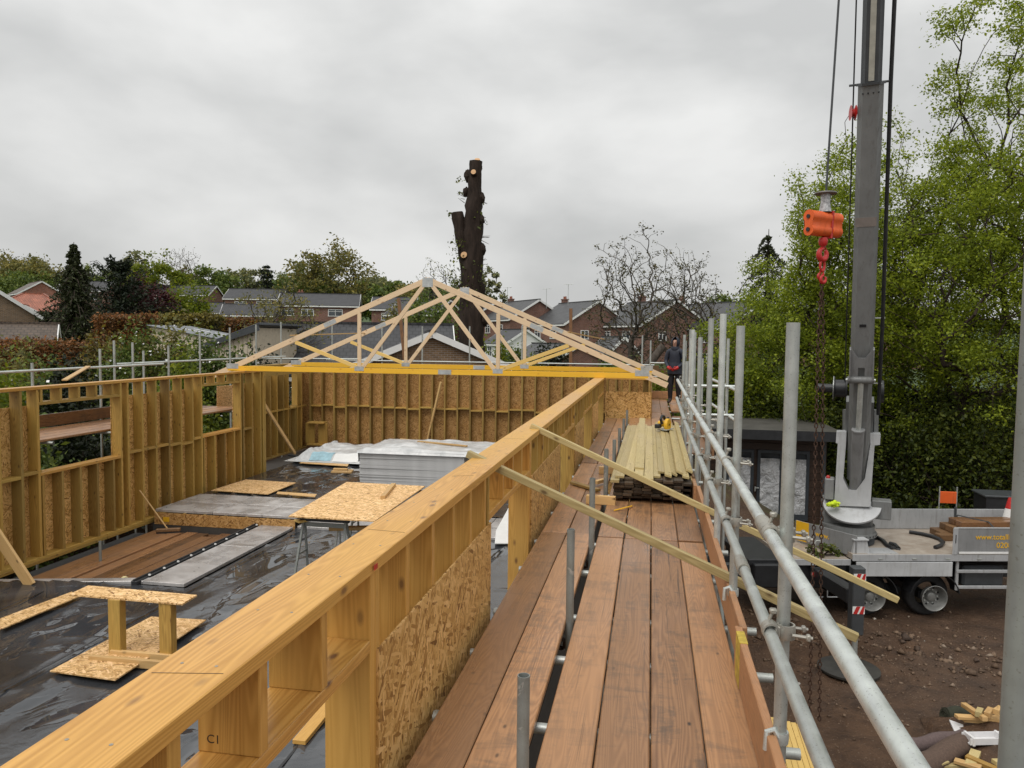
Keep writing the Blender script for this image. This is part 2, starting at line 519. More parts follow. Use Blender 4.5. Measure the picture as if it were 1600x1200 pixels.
def brickwall(name, c, mort=(.30, .27, .24), proj='xz'):
    q = NT(name)
    tc = q.n('ShaderNodeTexCoord'); sp = q.n('ShaderNodeSeparateXYZ'); q.l(tc.outputs['Object'], sp.inputs[0])
    cb = q.n('ShaderNodeCombineXYZ'); q.l(q.math('ADD', sp.outputs['X'], sp.outputs['Y']), cb.inputs[0]); q.l(sp.outputs['Z'], cb.inputs[1])
    br = q.n('ShaderNodeTexBrick'); br.inputs['Scale'].default_value = 1.0
    br.inputs['Brick Width'].default_value = .225; br.inputs['Row Height'].default_value = .075; br.inputs['Mortar Size'].default_value = .008
    br.inputs['Color1'].default_value = (*[x*.8 for x in c], 1); br.inputs['Color2'].default_value = (*[min(1, x*1.25) for x in c], 1); br.inputs['Mortar'].default_value = (*mort, 1)
    q.l(cb.outputs[0], br.inputs['Vector'])
    n = q.noise(tc.outputs['Object'], .8, 4, .6)
    col = q.mix(.8, br.outputs['Color'], q.ramp(n, (.3, .75), (.7, 1.2)), 'MULTIPLY')
    q.set(color=col, rough=.85, spec=.25); q.bump(br.outputs['Fac'], -.4, .01)
    return q.m

def emissive_free_glass(name, c=(.02, .025, .03), rough=.08):
    q = NT(name); v = q.coords((1, 1, 1), 9.0); f = q.noise(v, 1.1, 2, .5)
    q.set(color=q.ramp(f, (.35, c), (.7, tuple(x*3 for x in c))), rough=rough, spec=.8); return q.m

MT = {}
MT['stud'] = timber('treated_stud_timber', (.56, .335, .085), (.33, .18, .04), (.40, .27, .065), rv=.2)
MT['plate'] = timber('treated_plate_timber', (.68, .365, .095), (.45, .21, .042), (.60, .355, .09), rough=.42, rv=.10, lines=22, knot=(.16, .07, .03))
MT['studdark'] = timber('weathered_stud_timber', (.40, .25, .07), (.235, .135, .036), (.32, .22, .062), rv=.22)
MT['truss'] = timber('pale_truss_timber', (.78, .60, .40), (.64, .46, .28), (.74, .55, .35), knot=(.3, .15, .07), rv=.06, grain=.6)
MT['chord'] = timber('yellow_dipped_chord_timber', (.84, .47, .028), (.74, .37, .016), (.88, .52, .05), knot=(.5, .18, .02), rv=.06, grain=.5)
MT['web'] = timber('yellow_web_timber', (.86, .60, .20), (.74, .47, .13), (.80, .55, .19), knot=(.4, .2, .06), rv=.06, grain=.6)
MT['board'] = timber('worn_scaffold_board_timber', (.475, .25, .116), (.235, .115, .053), (.345, .19, .096), knot=(.055, .035, .025), rough=.38, rv=.32, stain=((.125, .085, .058), .95), grain=.9, kn=.5)
MT['oldboard'] = timber('wet_dark_board_timber', (.31, .155, .07), (.165, .08, .036), (.22, .115, .055), rough=.36, rv=.42, stain=((.08, .055, .04), .85), kn=.5)
MT['toe'] = timber('toe_board_timber', (.46, .235, .115), (.36, .17, .075), (.40, .21, .10), rough=.55, rv=.14, stain=((.17, .11, .075), .6), kn=.5)
MT['batten'] = timber('pale_green_treated_batten', (.56, .44, .215), (.36, .27, .115), (.46, .37, .165), rv=.2)
MT['raw'] = timber('raw_cut_timber', (.68, .44, .20), (.52, .30, .11), (.60, .40, .17), rv=.14)
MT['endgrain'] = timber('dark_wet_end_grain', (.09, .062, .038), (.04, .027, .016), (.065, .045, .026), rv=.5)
MT['sleeper'] = timber('brown_sleeper_timber', (.22, .12, .05), (.11, .055, .025), (.16, .09, .04), rv=.25)
MT['osb'] = osb('strand_board', 1.0, (.62, .37, .12))
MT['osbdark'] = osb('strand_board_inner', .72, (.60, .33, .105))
MT['osbpale'] = osb('strand_board_fresh', 1.05, (.66, .42, .18), True)
MT['galv'] = galv('galvanised_tube', (.47, .49, .475))
MT['galvbright'] = galv('bright_galvanised_tube', (.62, .65, .64), .36, .5)
MT['galvdark'] = galv('dull_galvanised_tube', (.27, .285, .275), .55, .35)
MT['fitting'] = galv('scaffold_fitting_steel', (.42, .40, .36), .45, .6)
MT['rust'] = plain('rusty_steel', (.07, .038, .025), .8, .3, .4, .5, 40, .4)
MT['white'] = plain('white_paint', (.78, .78, .76), .45, var=.06, scale=3)
MT['black'] = plain('black_plastic', (.018, .019, .021), .45, var=.3)
MT['dgrey'] = plain('dark_grey_paint', (.055, .06, .064), .4, var=.15)
MT['cgrey'] = paint('crane_grey_paint', (.185, .19, .187), .38, 0, .4)
MT['cgrey2'] = paint('crane_mid_grey_paint', (.24, .243, .243), .38, 0, .35)
MT['clight'] = paint('crane_light_grey_paint', (.47, .48, .485), .35, 0, .35, (.2, .18, .15))
MT['alu'] = paint('aluminium_side_board', (.44, .45, .455), .45, .25, .5, (.16, .14, .12))
MT['orange'] = paint('orange_paint', (.80, .125, .018), .42, 0, .35, (.25, .06, .02))
MT['red'] = plain('red_paint', (.50, .025, .022), .4, var=.2, scale=12)
MT['yellow'] = plain('yellow_paint', (.78, .44, .02), .45, var=.08)
MT['hivis'] = plain('lime_hi_vis_fabric', (.62, .78, .03), .8, var=.2, scale=20)
MT['rubber'] = plain('tyre_rubber', (.024, .024, .025), .75, var=.3, scale=20)
MT['rim'] = galv('wheel_rim_steel', (.26, .26, .255), .45, .5)
MT['nailplate'] = galv('nail_plate_steel', (.55, .57, .58), .35, .6)
MT['glass'] = emissive_free_glass('window_glass')
MT['foil'] = None
def _foil():
    q = NT('foil_faced_insulation'); v = q.coords((1, 1, 1), 9.0)
    f = q.noise(v, 2.2, 4, .6, .4)
    q.set(color=q.ramp(f, (.3, (.32, .305, .295)), (.7, (.60, .575, .555))), rough=q.ramp(f, (.3, .16), (.7, .42)), metal=.35)
    q.bump(q.noise(v, 5, 3, .5), .1, .01); return q.m
MT['foil'] = _foil()
def _dpm():
    q = NT('wet_black_membrane'); v = q.coords()
    f = q.noise(v, .9, 4, .55, .8)
    pud = q.ramp(q.noise(q.coords((.9, .55, 1)), 1.5, 4, .55, 1.0), (.50, 0.0), (.54, 1.0))       # standing water
    q.set(color=q.ramp(f, (.3, (.020, .022, .025)), (.7, (.055, .059, .066))), rough=q.mix(pud, .16, .02), spec=1.0)
    sd_ = q.noise(v, 34, 3, .7)
    wr = q.math('ADD', q.noise(v, 2.4, 3, .5, 1.2), q.math('MULTIPLY', q.noise(v, 14, 2, .5), .12))
    q.bump(q.math('MULTIPLY', wr, q.math('SUBTRACT', 1.0, pud)), .16, .03); return q.m
MT['dpm'] = _dpm()
def _plastic():
    q = NT('white_polythene'); v = q.coords(); f = q.noise(v, 3.5, 4, .6, .6)
    q.set(color=q.ramp(f, (.3, (.44, .45, .45)), (.7, (.70, .70, .69))), rough=.25, spec=.5)
    q.bump(q.noise(v, 7, 4, .6, .8), .5, .03); return q.m
MT['plastic'] = _plastic()
def _mud():
    q = NT('muddy_ground'); v = q.coords((1, 1, 1), 0, 'Object')
    big = q.noise(v, .22, 5, .6); mid = q.noise(v, 1.7, 6, .68, .4); fin = q.noise(v, 22, 4, .7)
    peb = q.voro(v, 26)
    col = q.ramp(mid, (.28, (.04, .0205, .0105)), (.5, (.098, .053, .028)), (.76, (.165, .094, .052)))
    col = q.mix(q.ramp(big, (.42, 0.0), (.66, .6)), col, (.085, .058, .042))
    stn = q.voro(v, 26, 'Color'); ss = q.n('ShaderNodeSeparateColor'); q.l(stn, ss.inputs[0])
    st = q.math('MULTIPLY', q.ramp(ss.outputs[0], (.86, 0.0), (.90, 1.0)), q.ramp(peb, (.26, 1.0), (.36, 0.0)))
    col = q.mix(st, col, (.22, .15, .10))
    # green ground away from the site
    tc = q.n('ShaderNodeTexCoord'); sp = q.n('ShaderNodeSeparateXYZ'); q.l(tc.outputs['Object'], sp.inputs[0])
    far = q.ramp(q.math('MULTIPLY_ADD', q.math('ADD', sp.outputs['Y'], q.math('MULTIPLY', mid, 6)), .01, 0.0), (.30, 0.0), (.34, 1.0))
    grass = q.ramp(mid, (.3, (.025, .05, .012)), (.7, (.075, .12, .03)))
    col = q.mix(far, col, grass)
    q.set(color=col, rough=q.ramp(mid, (.3, .42), (.7, .8)), spec=.35)
    q.bump(q.math('ADD', mid, q.math('MULTIPLY', fin, .35)), 1.0, .16); return q.m
MT['mud'] = _mud()
MT['brick'] = brickwall('red_brick', (.175, .066, .042))
MT['brick2'] = brickwall('brown_brick', (.20, .125, .068))
MT['brick3'] = brickwall('bright_red_brick', (.30, .095, .055))
MT['tile'] = rooftile('dark_roof_tile', (.052, .053, .055), lichen=.25)
MT['tile2'] = rooftile('slate_grey_roof_tile', (.034, .034, .037))
MT['tilebrown'] = rooftile('mossy_brown_roof_tile', (.085, .06, .042), .26, .3, .6, .3)
MT['tilered'] = rooftile('red_roof_tile', (.30, .105, .062), .3, .25, .7)
MT['render_w'] = plain('cream_painted_boards', (.58, .50, .38), .7, var=.12)
MT['bark'] = bark('dark_bark', (.058, .043, .034))
MT['barkg'] = bark('grey_twig_bark', (.105, .088, .072))
MT['stumpbark'] = bark('rough_black_bark', (.036, .025, .019), .38)
MT['cutwood'] = timber('fresh_cut_wood', (.66, .42, .22), (.50, .27, .12), (.60, .37, .18), rv=.1)
# ------------------------------------------------------------------ ground
def sm(v, a, b):
    t = min(1, max(0, (v-a)/(b-a))); return t*t*(3-2*t)
def gz(x, y):
    far = sm(y, 100, 170)*5.6 + sm(y, 165, 270)*5.0
    left = sm(y, 23.3, 29)*3.0 + sm(y, 30, 45)*.8
    left = max(left, sm(-x, 11.6, 14.5)*2.2*sm(y, -5, 6))
    if x < -14: left = max(left, 2.2 + sm(y, 16, 34)*1.6)
    right = sm(y, 33, 90)*3.6
    k = sm(x, -.5, 6)
    return left*(1-k)+right*k+far
def gnoise(x, y):
    rut = 0
    for y0, a in ((16.9, 1), (15.2, .8), (12.6, .7)):
        c = y0-.22*(x-6)+.35*math.sin(x*.5); d = abs(y-c)
        rut += -a*.09*math.exp(-(d/.22)**2)+a*.05*math.exp(-((d-.42)/.18)**2)
    return rut+ mnoise.noise(Vector((x*.5, y*.5, 0)))*.06 + mnoise.noise(Vector((x*1.7, y*1.7, 3)))*.03
def make_ground():
    xs = np.concatenate([np.linspace(-900, -60, 15), np.linspace(-56, -16, 21), np.linspace(-15, 3, 25), np.linspace(3.2, 16, 90), np.linspace(17, 60, 24), np.linspace(70, 900, 15)])
    ys = np.concatenate([np.linspace(-60, 2, 16), np.linspace(2.5, 26, 150), np.linspace(26.6, 50, 40), np.linspace(52, 120, 30), np.linspace(125, 300, 24), np.linspace(330, 1800, 12)])
    V = [(x, y, gz(x, y)+(gnoise(x, y) if 2 < x < 17 and 2 < y < 30 else 0)) for y in ys for x in xs]
    nx, ny = len(xs), len(ys)
    F = [(j*nx+i, j*nx+i+1, (j+1)*nx+i+1, (j+1)*nx+i) for j in range(ny-1) for i in range(nx-1)]
    o = mesh_np('ground', V, F, MT['mud'], None, True, origin=(0, 0, 0))
    tag(o, 'brown muddy ground of the building site rising to gardens', kind='structure')
make_ground()

# ------------------------------------------------------------------ timber frame building
ZB, ZT = 2.98, 5.69          # foot and top of the wall frames
PT = .047                    # timber thickness
XO, XI = -.98, -1.17         # near wall, outer and inner face
SD = XO-.011-XI              # stud depth
XS = (XI+XO-.011)/2
def stud_y(root, x, d, y, z0, z1, mt='stud', ew=PT, name='stud'):
    return beam(name, (x, y, z0), (x, y, z1), d, ew, MT[mt], root, up=(0, 1, 0))
def stud_x(root, y, d, x, z0, z1, mt='stud', ew=PT, name='stud'):
    return beam(name, (x, y, z0), (x, y, z1), ew, d, MT[mt], root, up=(0, 1, 0))
def along_y(root, x, d, z, y0, y1, mt='stud', th=PT, name='plate'):
    return beam(name, (x, y0, z), (x, y1, z), d, th, MT[mt], root)
def along_x(root, y, d, z, x0, x1, mt='stud', th=PT, name='plate'):
    return beam(name, (x0, y, z), (x1, y, z), d, th, MT[mt], root)

nw = thing('timber_frame_wall', (XS, 8, ZB), 'long near timber stud wall with pale top plate beside the scaffold walkway', 'wall')
# top plate in butted lengths
for a, b in ((-.6, 4.79), (4.80, 9.58), (9.59, 14.37), (14.38, 16.78)):
    along_y(nw, XS-.002, XO-XI+.02, ZT-PT/2, a, b, 'plate', name='top_plate')
along_y(nw, XS, SD, ZB+PT/2, -.6, 16.7, name='bottom_plate')
ZH = 5.345                   # underside of the header box
opens = [(-.3, 2.62), (4.72, 6.36), (8.5, 10.2), (11.6, 13.3), (14.8, 16.6)]
for a, b in opens:
    along_y(nw, XS, SD, ZH+PT/2, a, b, 'plate', name='header_plate')
    y = b-.4
    while y > a+.1:
        stud_y(nw, XS, SD, y, ZH+PT, ZT-PT, 'plate' if b < 7 else 'stud', name='cripple_stud'); y -= .385
    stud_y(nw, XS, SD, b+PT/2+.001, ZB+PT, ZT-PT, 'plate' if b < 7 else 'stud', name='jamb_stud')
    if b < 15: stud_y(nw, XS, SD, b+PT*1.5+.003, ZB+PT, ZT-PT, 'plate' if b < 7 else 'stud', name='jamb_stud')
    if a > 0: stud_y(nw, XS, SD, a-PT/2-.001, ZB+PT, ZT-PT, name='jamb_stud')
solid = [(2.72, 4.70), (6.46, 8.46), (10.3, 11.57), (13.4, 14.77)]
for a, b in solid:
    y = a+.34
    while y < b-.1:
        stud_y(nw, XS, SD, y, ZB+PT, ZT-PT, 'plate' if y < 5 else 'stud'); y += .385
    o = beam('sheathing_panel', (XO-.0055, a-.04, (ZB+5.335)/2), (XO-.0055, b+.03, (ZB+5.335)/2), .011, 5.335-ZB, MT['osb'], nw, ch=.001)
# nail heads and a dab of red marker on the top plate
rn_ = random.Random(14)
for k in range(26):
    yy = .9+k*.385+rn_.uniform(-.03, .03)
    for xx in (XS-.05+rn_.uniform(-.01, .01), XS+.05+rn_.uniform(-.01, .01)):
        if yy < 9: MB().lathe([(.001, .0015), (.0042, .0012), (.0045, -.002)], (xx, yy, ZT), 8).build('nail_head', MT['fitting'], nw)
MB().box((XO+.0105, 2.62, ZT-.022), (.001, .035, .02)).build('marker_dab', MT['red'], nw)
pen = plain('pencil_mark', (.10, .075, .05), .7)
for yy, sk_, w_ in ((1.62, .03, .17), (3.05, -.02, .17), (4.35, .05, .12), (6.1, .02, .17)):
    MB().beam((XS-w_/2, yy, ZT+.0006), (XS+w_/2, yy+sk_, ZT+.0006), .0022, .0006).build('pencil_line', pen, nw)
# stamped grade mark on the stud in front
text_mesh('grade_stamp', 'C1', plain('stamp_ink', (.06, .035, .02), .7), (-1.10, 1.742, 5.46), (1, 0, 0), (0, 0, 1), .032, nw, ext=.0005)

# left wall
XL = -9.3; LD = .184; XLC = XL-LD/2
lw = thing('timber_frame_wall', (XLC, 12.5, ZB), 'left timber stud wall with two window openings lined with strand board', 'wall')
wins = [(10.37, 12.17, 4.345, 5.40), (14.76, 16.24, 4.39, 5.43)]
for a, b in ((7.0, 11.79), (11.80, 16.59), (16.6, 17.3)):
    along_y(lw, XLC, LD+.012, ZT-PT/2, a, b, 'plate', name='top_plate')
    along_y(lw, XLC, LD, ZB+PT/2, a, b, 'stud', name='bottom_plate')
    along_y(lw, XLC, LD+.004, ZB-PT/2-.001, a, b, 'stud', name='bottom_plate')
def inwin(y): return next((q for q in wins if q[0]-.02 < y < q[1]+.02), None)
y = 7.2; prev = None; rl = random.Random(4)
while y < 17.25:
    q = inwin(y)
    if q:
        stud_y(lw, XLC, LD, y, ZB+PT, q[2]-PT, 'stud' if rl.random() < .6 else 'studdark', name='cripple_stud')
        stud_y(lw, XLC, LD, y, q[3]+PT, ZT-PT, 'stud', name='cripple_stud')
    else:
        stud_y(lw, XLC, LD, y, ZB+PT, ZT-PT, 'stud' if rl.random() < .6 else 'studdark')
        if not inwin(y+.2) and y < 16.6:
            zz = 4.33 + rl.choice((0, .0, .03, -.03))
            along_y(lw, XLC, LD-.004, zz, y+PT/2+.001, y+.4-PT/2-.001, 'stud', name='noggin')
    y += .4
for a, b, z0, z1 in wins:
    along_y(lw, XLC, LD+.006, z0-PT/2, a-.02, b+.02, 'plate', name='window_sill')
    along_y(lw, XLC, LD+.004, z1+PT/2, a-.02, b+.02, 'stud', name='header_plate')
    for yy in (a-.045, b+.045): stud_y(lw, XLC, LD, yy, ZB+PT, ZT-PT, 'stud', name='jamb_stud')
XSH = XL-LD-.0065
def sheath(root, x, a, b, z0, z1, mt='osb'):
    beam('sheathing_panel', (x, a, (z0+z1)/2), (x, b, (z0+z1)/2), .011, z1-z0, MT[mt], root, ch=.001)
for a, b in ((7.0, 10.36), (12.18, 14.75), (16.25, 17.3)): sheath(lw, XSH, a, b-.004, ZB, 5.39)
for a, b, z0, z1 in wins: sheath(lw, XSH, a, b, ZB, z0-.01)
# end post cluster of the left wall
for k in range(3): stud_y(lw, XLC, LD, 17.325+k*.0475, ZB, ZT-.002, 'stud', name='corner_post')

# wing wall on the left, behind
XW = -10.72; XWC = XW-LD/2
ww = thing('timber_frame_wall', (XWC, 20, ZB), 'short side stud wall in the far left corner of the building', 'wall')
along_y(ww, XWC, LD+.01, ZT-PT/2, 19.55, 22.9, 'stud', name='top_plate'); along_y(ww, XWC, LD, ZB+PT/2, 19.55, 22.9, 'studdark', name='bottom_plate')
y = 19.6; k = 0
while y < 22.7:
    if 21.55 < y < 22.05:
        stud_y(ww, XWC, LD, y, ZB+PT, 4.4, 'studdark', name='cripple_stud')
    else: stud_y(ww, XWC, LD, y, ZB+PT, ZT-PT, 'stud' if k % 2 else 'studdark')
    along_y(ww, XWC, LD-.004, 4.33, y+.0245, y+.3755, 'stud', name='noggin')
    y += .4; k += 1
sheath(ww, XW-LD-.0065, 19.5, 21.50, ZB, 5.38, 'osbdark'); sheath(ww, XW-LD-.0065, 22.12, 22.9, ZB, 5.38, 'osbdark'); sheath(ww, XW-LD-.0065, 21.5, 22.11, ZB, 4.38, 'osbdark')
for yy in (21.5, 22.1): stud_y(ww, XWC, LD, yy, ZB+PT, ZT-PT, 'stud', name='jamb_stud')

# back wall
YB = 22.72; YBC = YB+LD/2
bw = thing('timber_frame_wall', (-5.4, YBC, ZB), 'far back stud wall sheathed in strand board under the trusses', 'wall')
along_x(bw, YBC, LD+.01, ZT-PT/2, -10.9, -5.4, 'stud', name='top_plate'); along_x(bw, YBC, LD+.01, ZT-PT/2, -5.39, 0.0, 'stud', name='top_plate')
along_x(bw, YBC, LD, ZB+PT/2, -10.7, 0.0, 'studdark', name='bottom_plate')
x = -10.6; rb = random.Random(8)
while x < -.05:
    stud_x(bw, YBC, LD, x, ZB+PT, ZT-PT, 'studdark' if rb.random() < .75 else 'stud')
    if x < -.5: along_x(bw, YBC, LD-.004, 4.33+rb.choice((-.03, 0, .03)), x+.0245, x+.3755, 'stud', name='noggin')
    x += .4
for a, b in ((-10.95, -8.29), (-8.28, -5.85), (-5.84, -3.41), (-3.40, -.97), (-.96, 0.0)):
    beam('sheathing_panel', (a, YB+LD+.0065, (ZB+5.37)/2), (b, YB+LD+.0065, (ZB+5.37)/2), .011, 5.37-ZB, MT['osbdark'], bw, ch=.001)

# return wall on the right
rw = thing('timber_frame_wall', (-.5, 16.9, ZB), 'short return wall with a bright strand board panel at the walkway', 'wall')
YR = 16.86
along_x(rw, YR+.1, LD, ZT-PT/2, XO+.01, .02, 'plate', name='top_plate')
for xx in (-.93, -.62, -.3, -.02): stud_x(rw, YR+.1, LD, xx, ZB, ZT-PT, 'studdark')
beam('sheathing_panel', (XO+.012, YR, 4.1), (.02, YR, 4.1), .011, 2.56, MT['osb'], rw, ch=.001)
along_y(rw, -.07, LD, ZT-PT/2, YR+.2, 22.7, 'stud', name='top_plate')
for k in range(14): stud_y(rw, -.07, LD, YR+.4+k*.4, ZB, ZT-PT, 'studdark')
beam('sheathing_panel', (.03, YR+.2, 4.1), (.03, 22.7, 4.1), .011, 2.5, MT['osb'], rw, ch=.001)

# lintel beam carrying the truss ends where the left wall steps back
o = beam('lintel_beam', (-9.62, 17.5, ZT-.1), (-9.62, 22.7, ZT-.1), .09, .19, MT['stud'])
tag(o, 'long lintel timber under the left end of the rear truss', 'beam')

# masonry of the storey below
lowm = MB()
lowm.box((-5.2, -1.0+.0, 1.2), (8.2, .2, 2.4)); 
lowm.box((-1.12, 8.0, 1.22), (.22, 17.6, 2.44)); lowm.box((-9.4, 8.0, 1.22), (.2, 18, 2.44)); lowm.box((-10.85, 20, 1.22), (.2, 6, 2.44)); lowm.box((-5.3, 22.85, 1.22), (10.9, .2, 2.44)); lowm.box((-.05, 19.8, 1.22), (.2, 6, 2.44))
o = lowm.build('brick_storey', MT['brick2']); tag(o, 'brown brick lower storey walls beneath the timber frame', 'wall')

# ------------------------------------------------------------------ floor inside
WELL = (-9.22, -7.22, 9.2, 12.93)
def wf(x): return 9.12+.25*(x+9.2)      # slanting front lip of the sunken area
fl = MB()
def slab(x0, x1, y0, y1, z0, z1): fl.box(((x0+x1)/2, (y0+y1)/2, (z0+z1)/2), (x1-x0, y1-y0, z1-z0))
slab(-9.24, XI+.2, -.9, 9.05, 2.5, 2.94); slab(-7.2, XI+.2, 9.05, 10.14, 2.5, 2.94); slab(-7.2, XI+.2, 10.14, 22.7, 2.5, 2.94); slab(-9.24, -7.2, 12.95, 22.7, 2.5, 2.94); slab(-10.7, -9.24, 17.3, 22.7, 2.5, 2.94); slab(XI+.2, -.1, 16.9, 22.7, 2.5, 2.94)
slab(-9.6, -7.2, 9.05, 12.95, 2.55, 2.74)
floor = fl.build('floor', plain('dark_deck_board', (.05, .045, .04), .7)); tag(floor, kind='structure')
# sunken boards
rr = random.Random(12)
xx = WELL[0]+.10; k = 0
while xx < WELL[1]-.05:
    w_ = .218
    y0 = WELL[2]-.1+rr.uniform(-.08, .08) ; y1 = WELL[3]-.25+rr.uniform(-.15, .3)
    zz = 2.82+(.035 if k in (1, 2) else rr.uniform(0, .008))
    beam('plank', (xx+.11, y0, zz), (xx+.11, y1, zz), w_, .038, MT['oldboard'], floor, ch=.004)
    xx += .224; k += 1
for k in range(3): beam('plank', (-9.2, 12.5+.2*k, 2.775), (-7.25, 12.45+.2*k, 2.775), .19, .036, MT['oldboard'], floor, ch=.004)

# wet membrane, laid in wrinkles, over the whole floor and up onto the raised deck
def memb(name, x0, x1, y0, y1, dx, zf, hole=None, lab=None, amp=1.0, seed=0.0):
    nx = int((x1-x0)/dx)+1; ny = int((y1-y0)/dx)+1
    V = []; 
    for j in range(ny):
        for i in range(nx):
            x = x0+(x1-x0)*i/(nx-1); y = y0+(y1-y0)*j/(ny-1)
            a = mnoise.noise(Vector((x*.5+seed, y*1.1, seed)))
            ridge = 1-abs(mnoise.noise(Vector((x*1.5+seed+y*.12, y*.22, 2.3))))*2
            ridge2 = 1-abs(mnoise.noise(Vector((x*1.1+4, y*1.0-x*.5, 7.3+seed))))*2
            fine = mnoise.noise(Vector((x*3.1, y*3.1, seed+5)))
            h = max(0, ridge)**16*.030 + max(0, ridge2)**24*.018 + a*.005 + fine*.001
            V.append((x, y, zf(x, y)+h*amp))
    F = []
    for j in range(ny-1):
        for i in range(nx-1):
            cx = x0+(x1-x0)*(i+.5)/(nx-1); cy = y0+(y1-y0)*(j+.5)/(ny-1)
            if hole and hole(cx, cy): continue
            F.append((j*nx+i, j*nx+i+1, (j+1)*nx+i+1, (j+1)*nx+i))
    return mesh_np(name, V, F, MT['dpm'], None, True)
mem = memb('membrane_sheet', -9.2, XI-.02, .2, 14.4, .065, lambda x, y: 2.975 + (.045*sm(y, wf(x)-.9, wf(x))*sm(-x, 7.2, 8.2) if y < 10.1 else 0),
           lambda x, y: (x < -6.35 and y > 9.58) or (x < -7.2 and y > wf(x)) )
for xs_, y0_, y1_ in ((-8.1, .5, 9.6), (-6.2, .5, 13.0), (-4.6, .5, 13.0), (-2.9, .5, 13.0)):
    ml = MB(); n_ = 70
    for i in range(n_):
        ya, yb = y0_+(y1_-y0_)*i/n_, y0_+(y1_-y0_)*(i+1)/n_
        xa, xb = [xs_+.03*mnoise.noise(Vector((xs_, q_*1.3, 2))) for q_ in (ya, yb)]
        za = 3.002+.010*mnoise.noise(Vector((xs_, ya*2, 5)))
        ml.add([(xa-.012, ya, za), (xa+.012, ya, za), (xb+.012, yb, za), (xb-.012, yb, za)], [(0, 1, 2, 3)])
    ml.build('lap_seam', MT['black'], mem)
tag(mem, 'wet black plastic membrane spread over the near floor', 'membrane')
mem2 = memb('membrane_sheet', -9.2, -1.3, 14.45, 22.5, .075, lambda x, y: 3.2-.18*sm(x, -6.6, -5.4), None, amp=1.5, seed=9.0)
tag(mem2, 'wrinkled black membrane on the raised floor around the plasterboard', 'membrane')
# light grey foil faced insulation boards with taped joints
for (a, b, c, d, z) in ((-7.02, -6.38, 9.6, 11.55, 3.0), (-7.02, -6.38, 11.56, 13.0, 3.0)):
    o = beam('insulation_board', ((a+b)/2, c, z), ((a+b)/2, d, z), b-a, .05, MT['foil'], floor, ch=.004)
beam('insulation_board', (-9.2, wf(-9.2)+.06, 2.985), (-7.0, wf(-7.0)+.06, 2.985), .16, .05, MT['foil'], floor, ch=.004)
ins = [(-9.2, -8.02), (-8.01, -7.02), (-7.01, -6.35)]
for a, b in ins:
    for c, d in ((12.98, 13.72), (13.73, 14.47)):
        beam('insulation_board', ((a+b)/2, c, 3.185), ((a+b)/2, d, 3.185), b-a, .05, MT['foil'], floor, ch=.004)
for a, b in ((-6.34, -4.6), (-4.59, -2.9), (-2.89, -1.3)): beam('insulation_board', ((a+b)/2, 13.02, 3.0), ((a+b)/2, 14.46, 3.0), b-a, .05, MT['foil'], floor, ch=.004)
edge = MB().box((-7.12, 11.27, 2.985), (.10, 3.46, .10), None, .01).box((-7.12, 11.27, 3.045), (.03, 3.46, .02))
edge.build('edge_trim', MT['black'], floor)
for k in range(10): MB().box((-7.055, 9.8+.34*k, 3.05), (.03, .022, .02)).build('screw_clip', MT['white'], floor)
beam('fascia_board', (-9.2, 12.955, 3.04), (-6.35, 12.955, 3.04), .02, .22, MT['osbdark'], floor, ch=.001)
for k in range(7): MB().box((-9.0+.42*k, 13.0, 3.153), (.05, .1, .012)).build('packer', MT['studdark'], floor)
MB().box((-8.95, 12.943, 3.03), (.13, .004, .09)).build('sticker', MT['yellow'], floor)
edge2 = MB()
for i in range(8): edge2.box((-9.19+.0, 8+i*.0, 0), (.0001, .0001, .0001)) if False else None

# ------------------------------------------------------------------ roof trusses
def make_truss(cx, y, label):
    t = thing('roof_truss', (cx, y, ZT), label, 'truss', 'timber roof trusses standing on the walls')
    th = .038; z0 = ZT+.003
    pk = 7.86; hs = 5.25; ht = 4.85
    sl_ = (pk-5.62)/hs
    rv = lambda o: 5.62+sl_*(hs-abs(o))      # top edge of rafter at offset o
    chord = beam('bottom_chord', (cx-ht, y, z0+.058), (cx+ht, y, z0+.058), th, .116, MT['chord'], t)
    n = Vector((sl_, 0, 1)).normalized()
    for s in (-1, 1):
        p0 = Vector((cx+s*hs, y, 5.62)); p1 = Vector((cx+s*.001, y, pk))
        dn = Vector((0, 0, -.062/n.z))
        beam('rafter', p0+dn, p1+dn, th-.001, .12, MT['truss'], t)
        
        beam('web', (cx+s*1.6, y, z0+.118), (cx+s*1.6, y, rv(1.6)-.13), th-.002, .085, MT['truss'], t, up=(0, 1, 0), roll=R(90))
        beam('web', (cx+s*1.52, y+.001, z0+.135), (cx+s*.07, y+.001, pk-.16), th-.004, .09, MT['truss'], t)
        beam('web', (cx+s*1.66, y-.001, z0+.135), (cx+s*3.15, y-.001, rv(3.15)-.14), th-.003, .085, MT['web'], t)
    for ox, oz, w_, h_ in ((0, pk-.13, .24, .2), (-1.6, z0+.1, .22, .1), (1.6, z0+.1, .22, .1), (-4.72, z0+.11, .30, .12), (4.72, z0+.11, .30, .12), (.4, z0+.058, .3, .105)):
        for sy in (-1, 1):
            MB().box((cx+ox, y+sy*(th/2+.0025), oz), (w_, .0018, h_)).build('nail_plate', MT['nailplate'], t)
    for s in (-1, 1):
        o_ = 2.3 if s < 0 else 2.45
        q0 = Vector((cx+s*(o_+.14), y-th/2-.0025, rv(o_+.14)-.062)); q1 = Vector((cx+s*(o_-.14), y-th/2-.0025, rv(o_-.14)-.062))
        beam('nail_plate', q0, q1, .0018, .10, MT['nailplate'], t, ch=0)
    return t
make_truss(-4.9, 16.5, 'nearer of two pale W trusses, its yellow bottom chord lower')
make_truss(-4.82, 19.6, 'rear roof truss with its peak against the cut tree trunk')
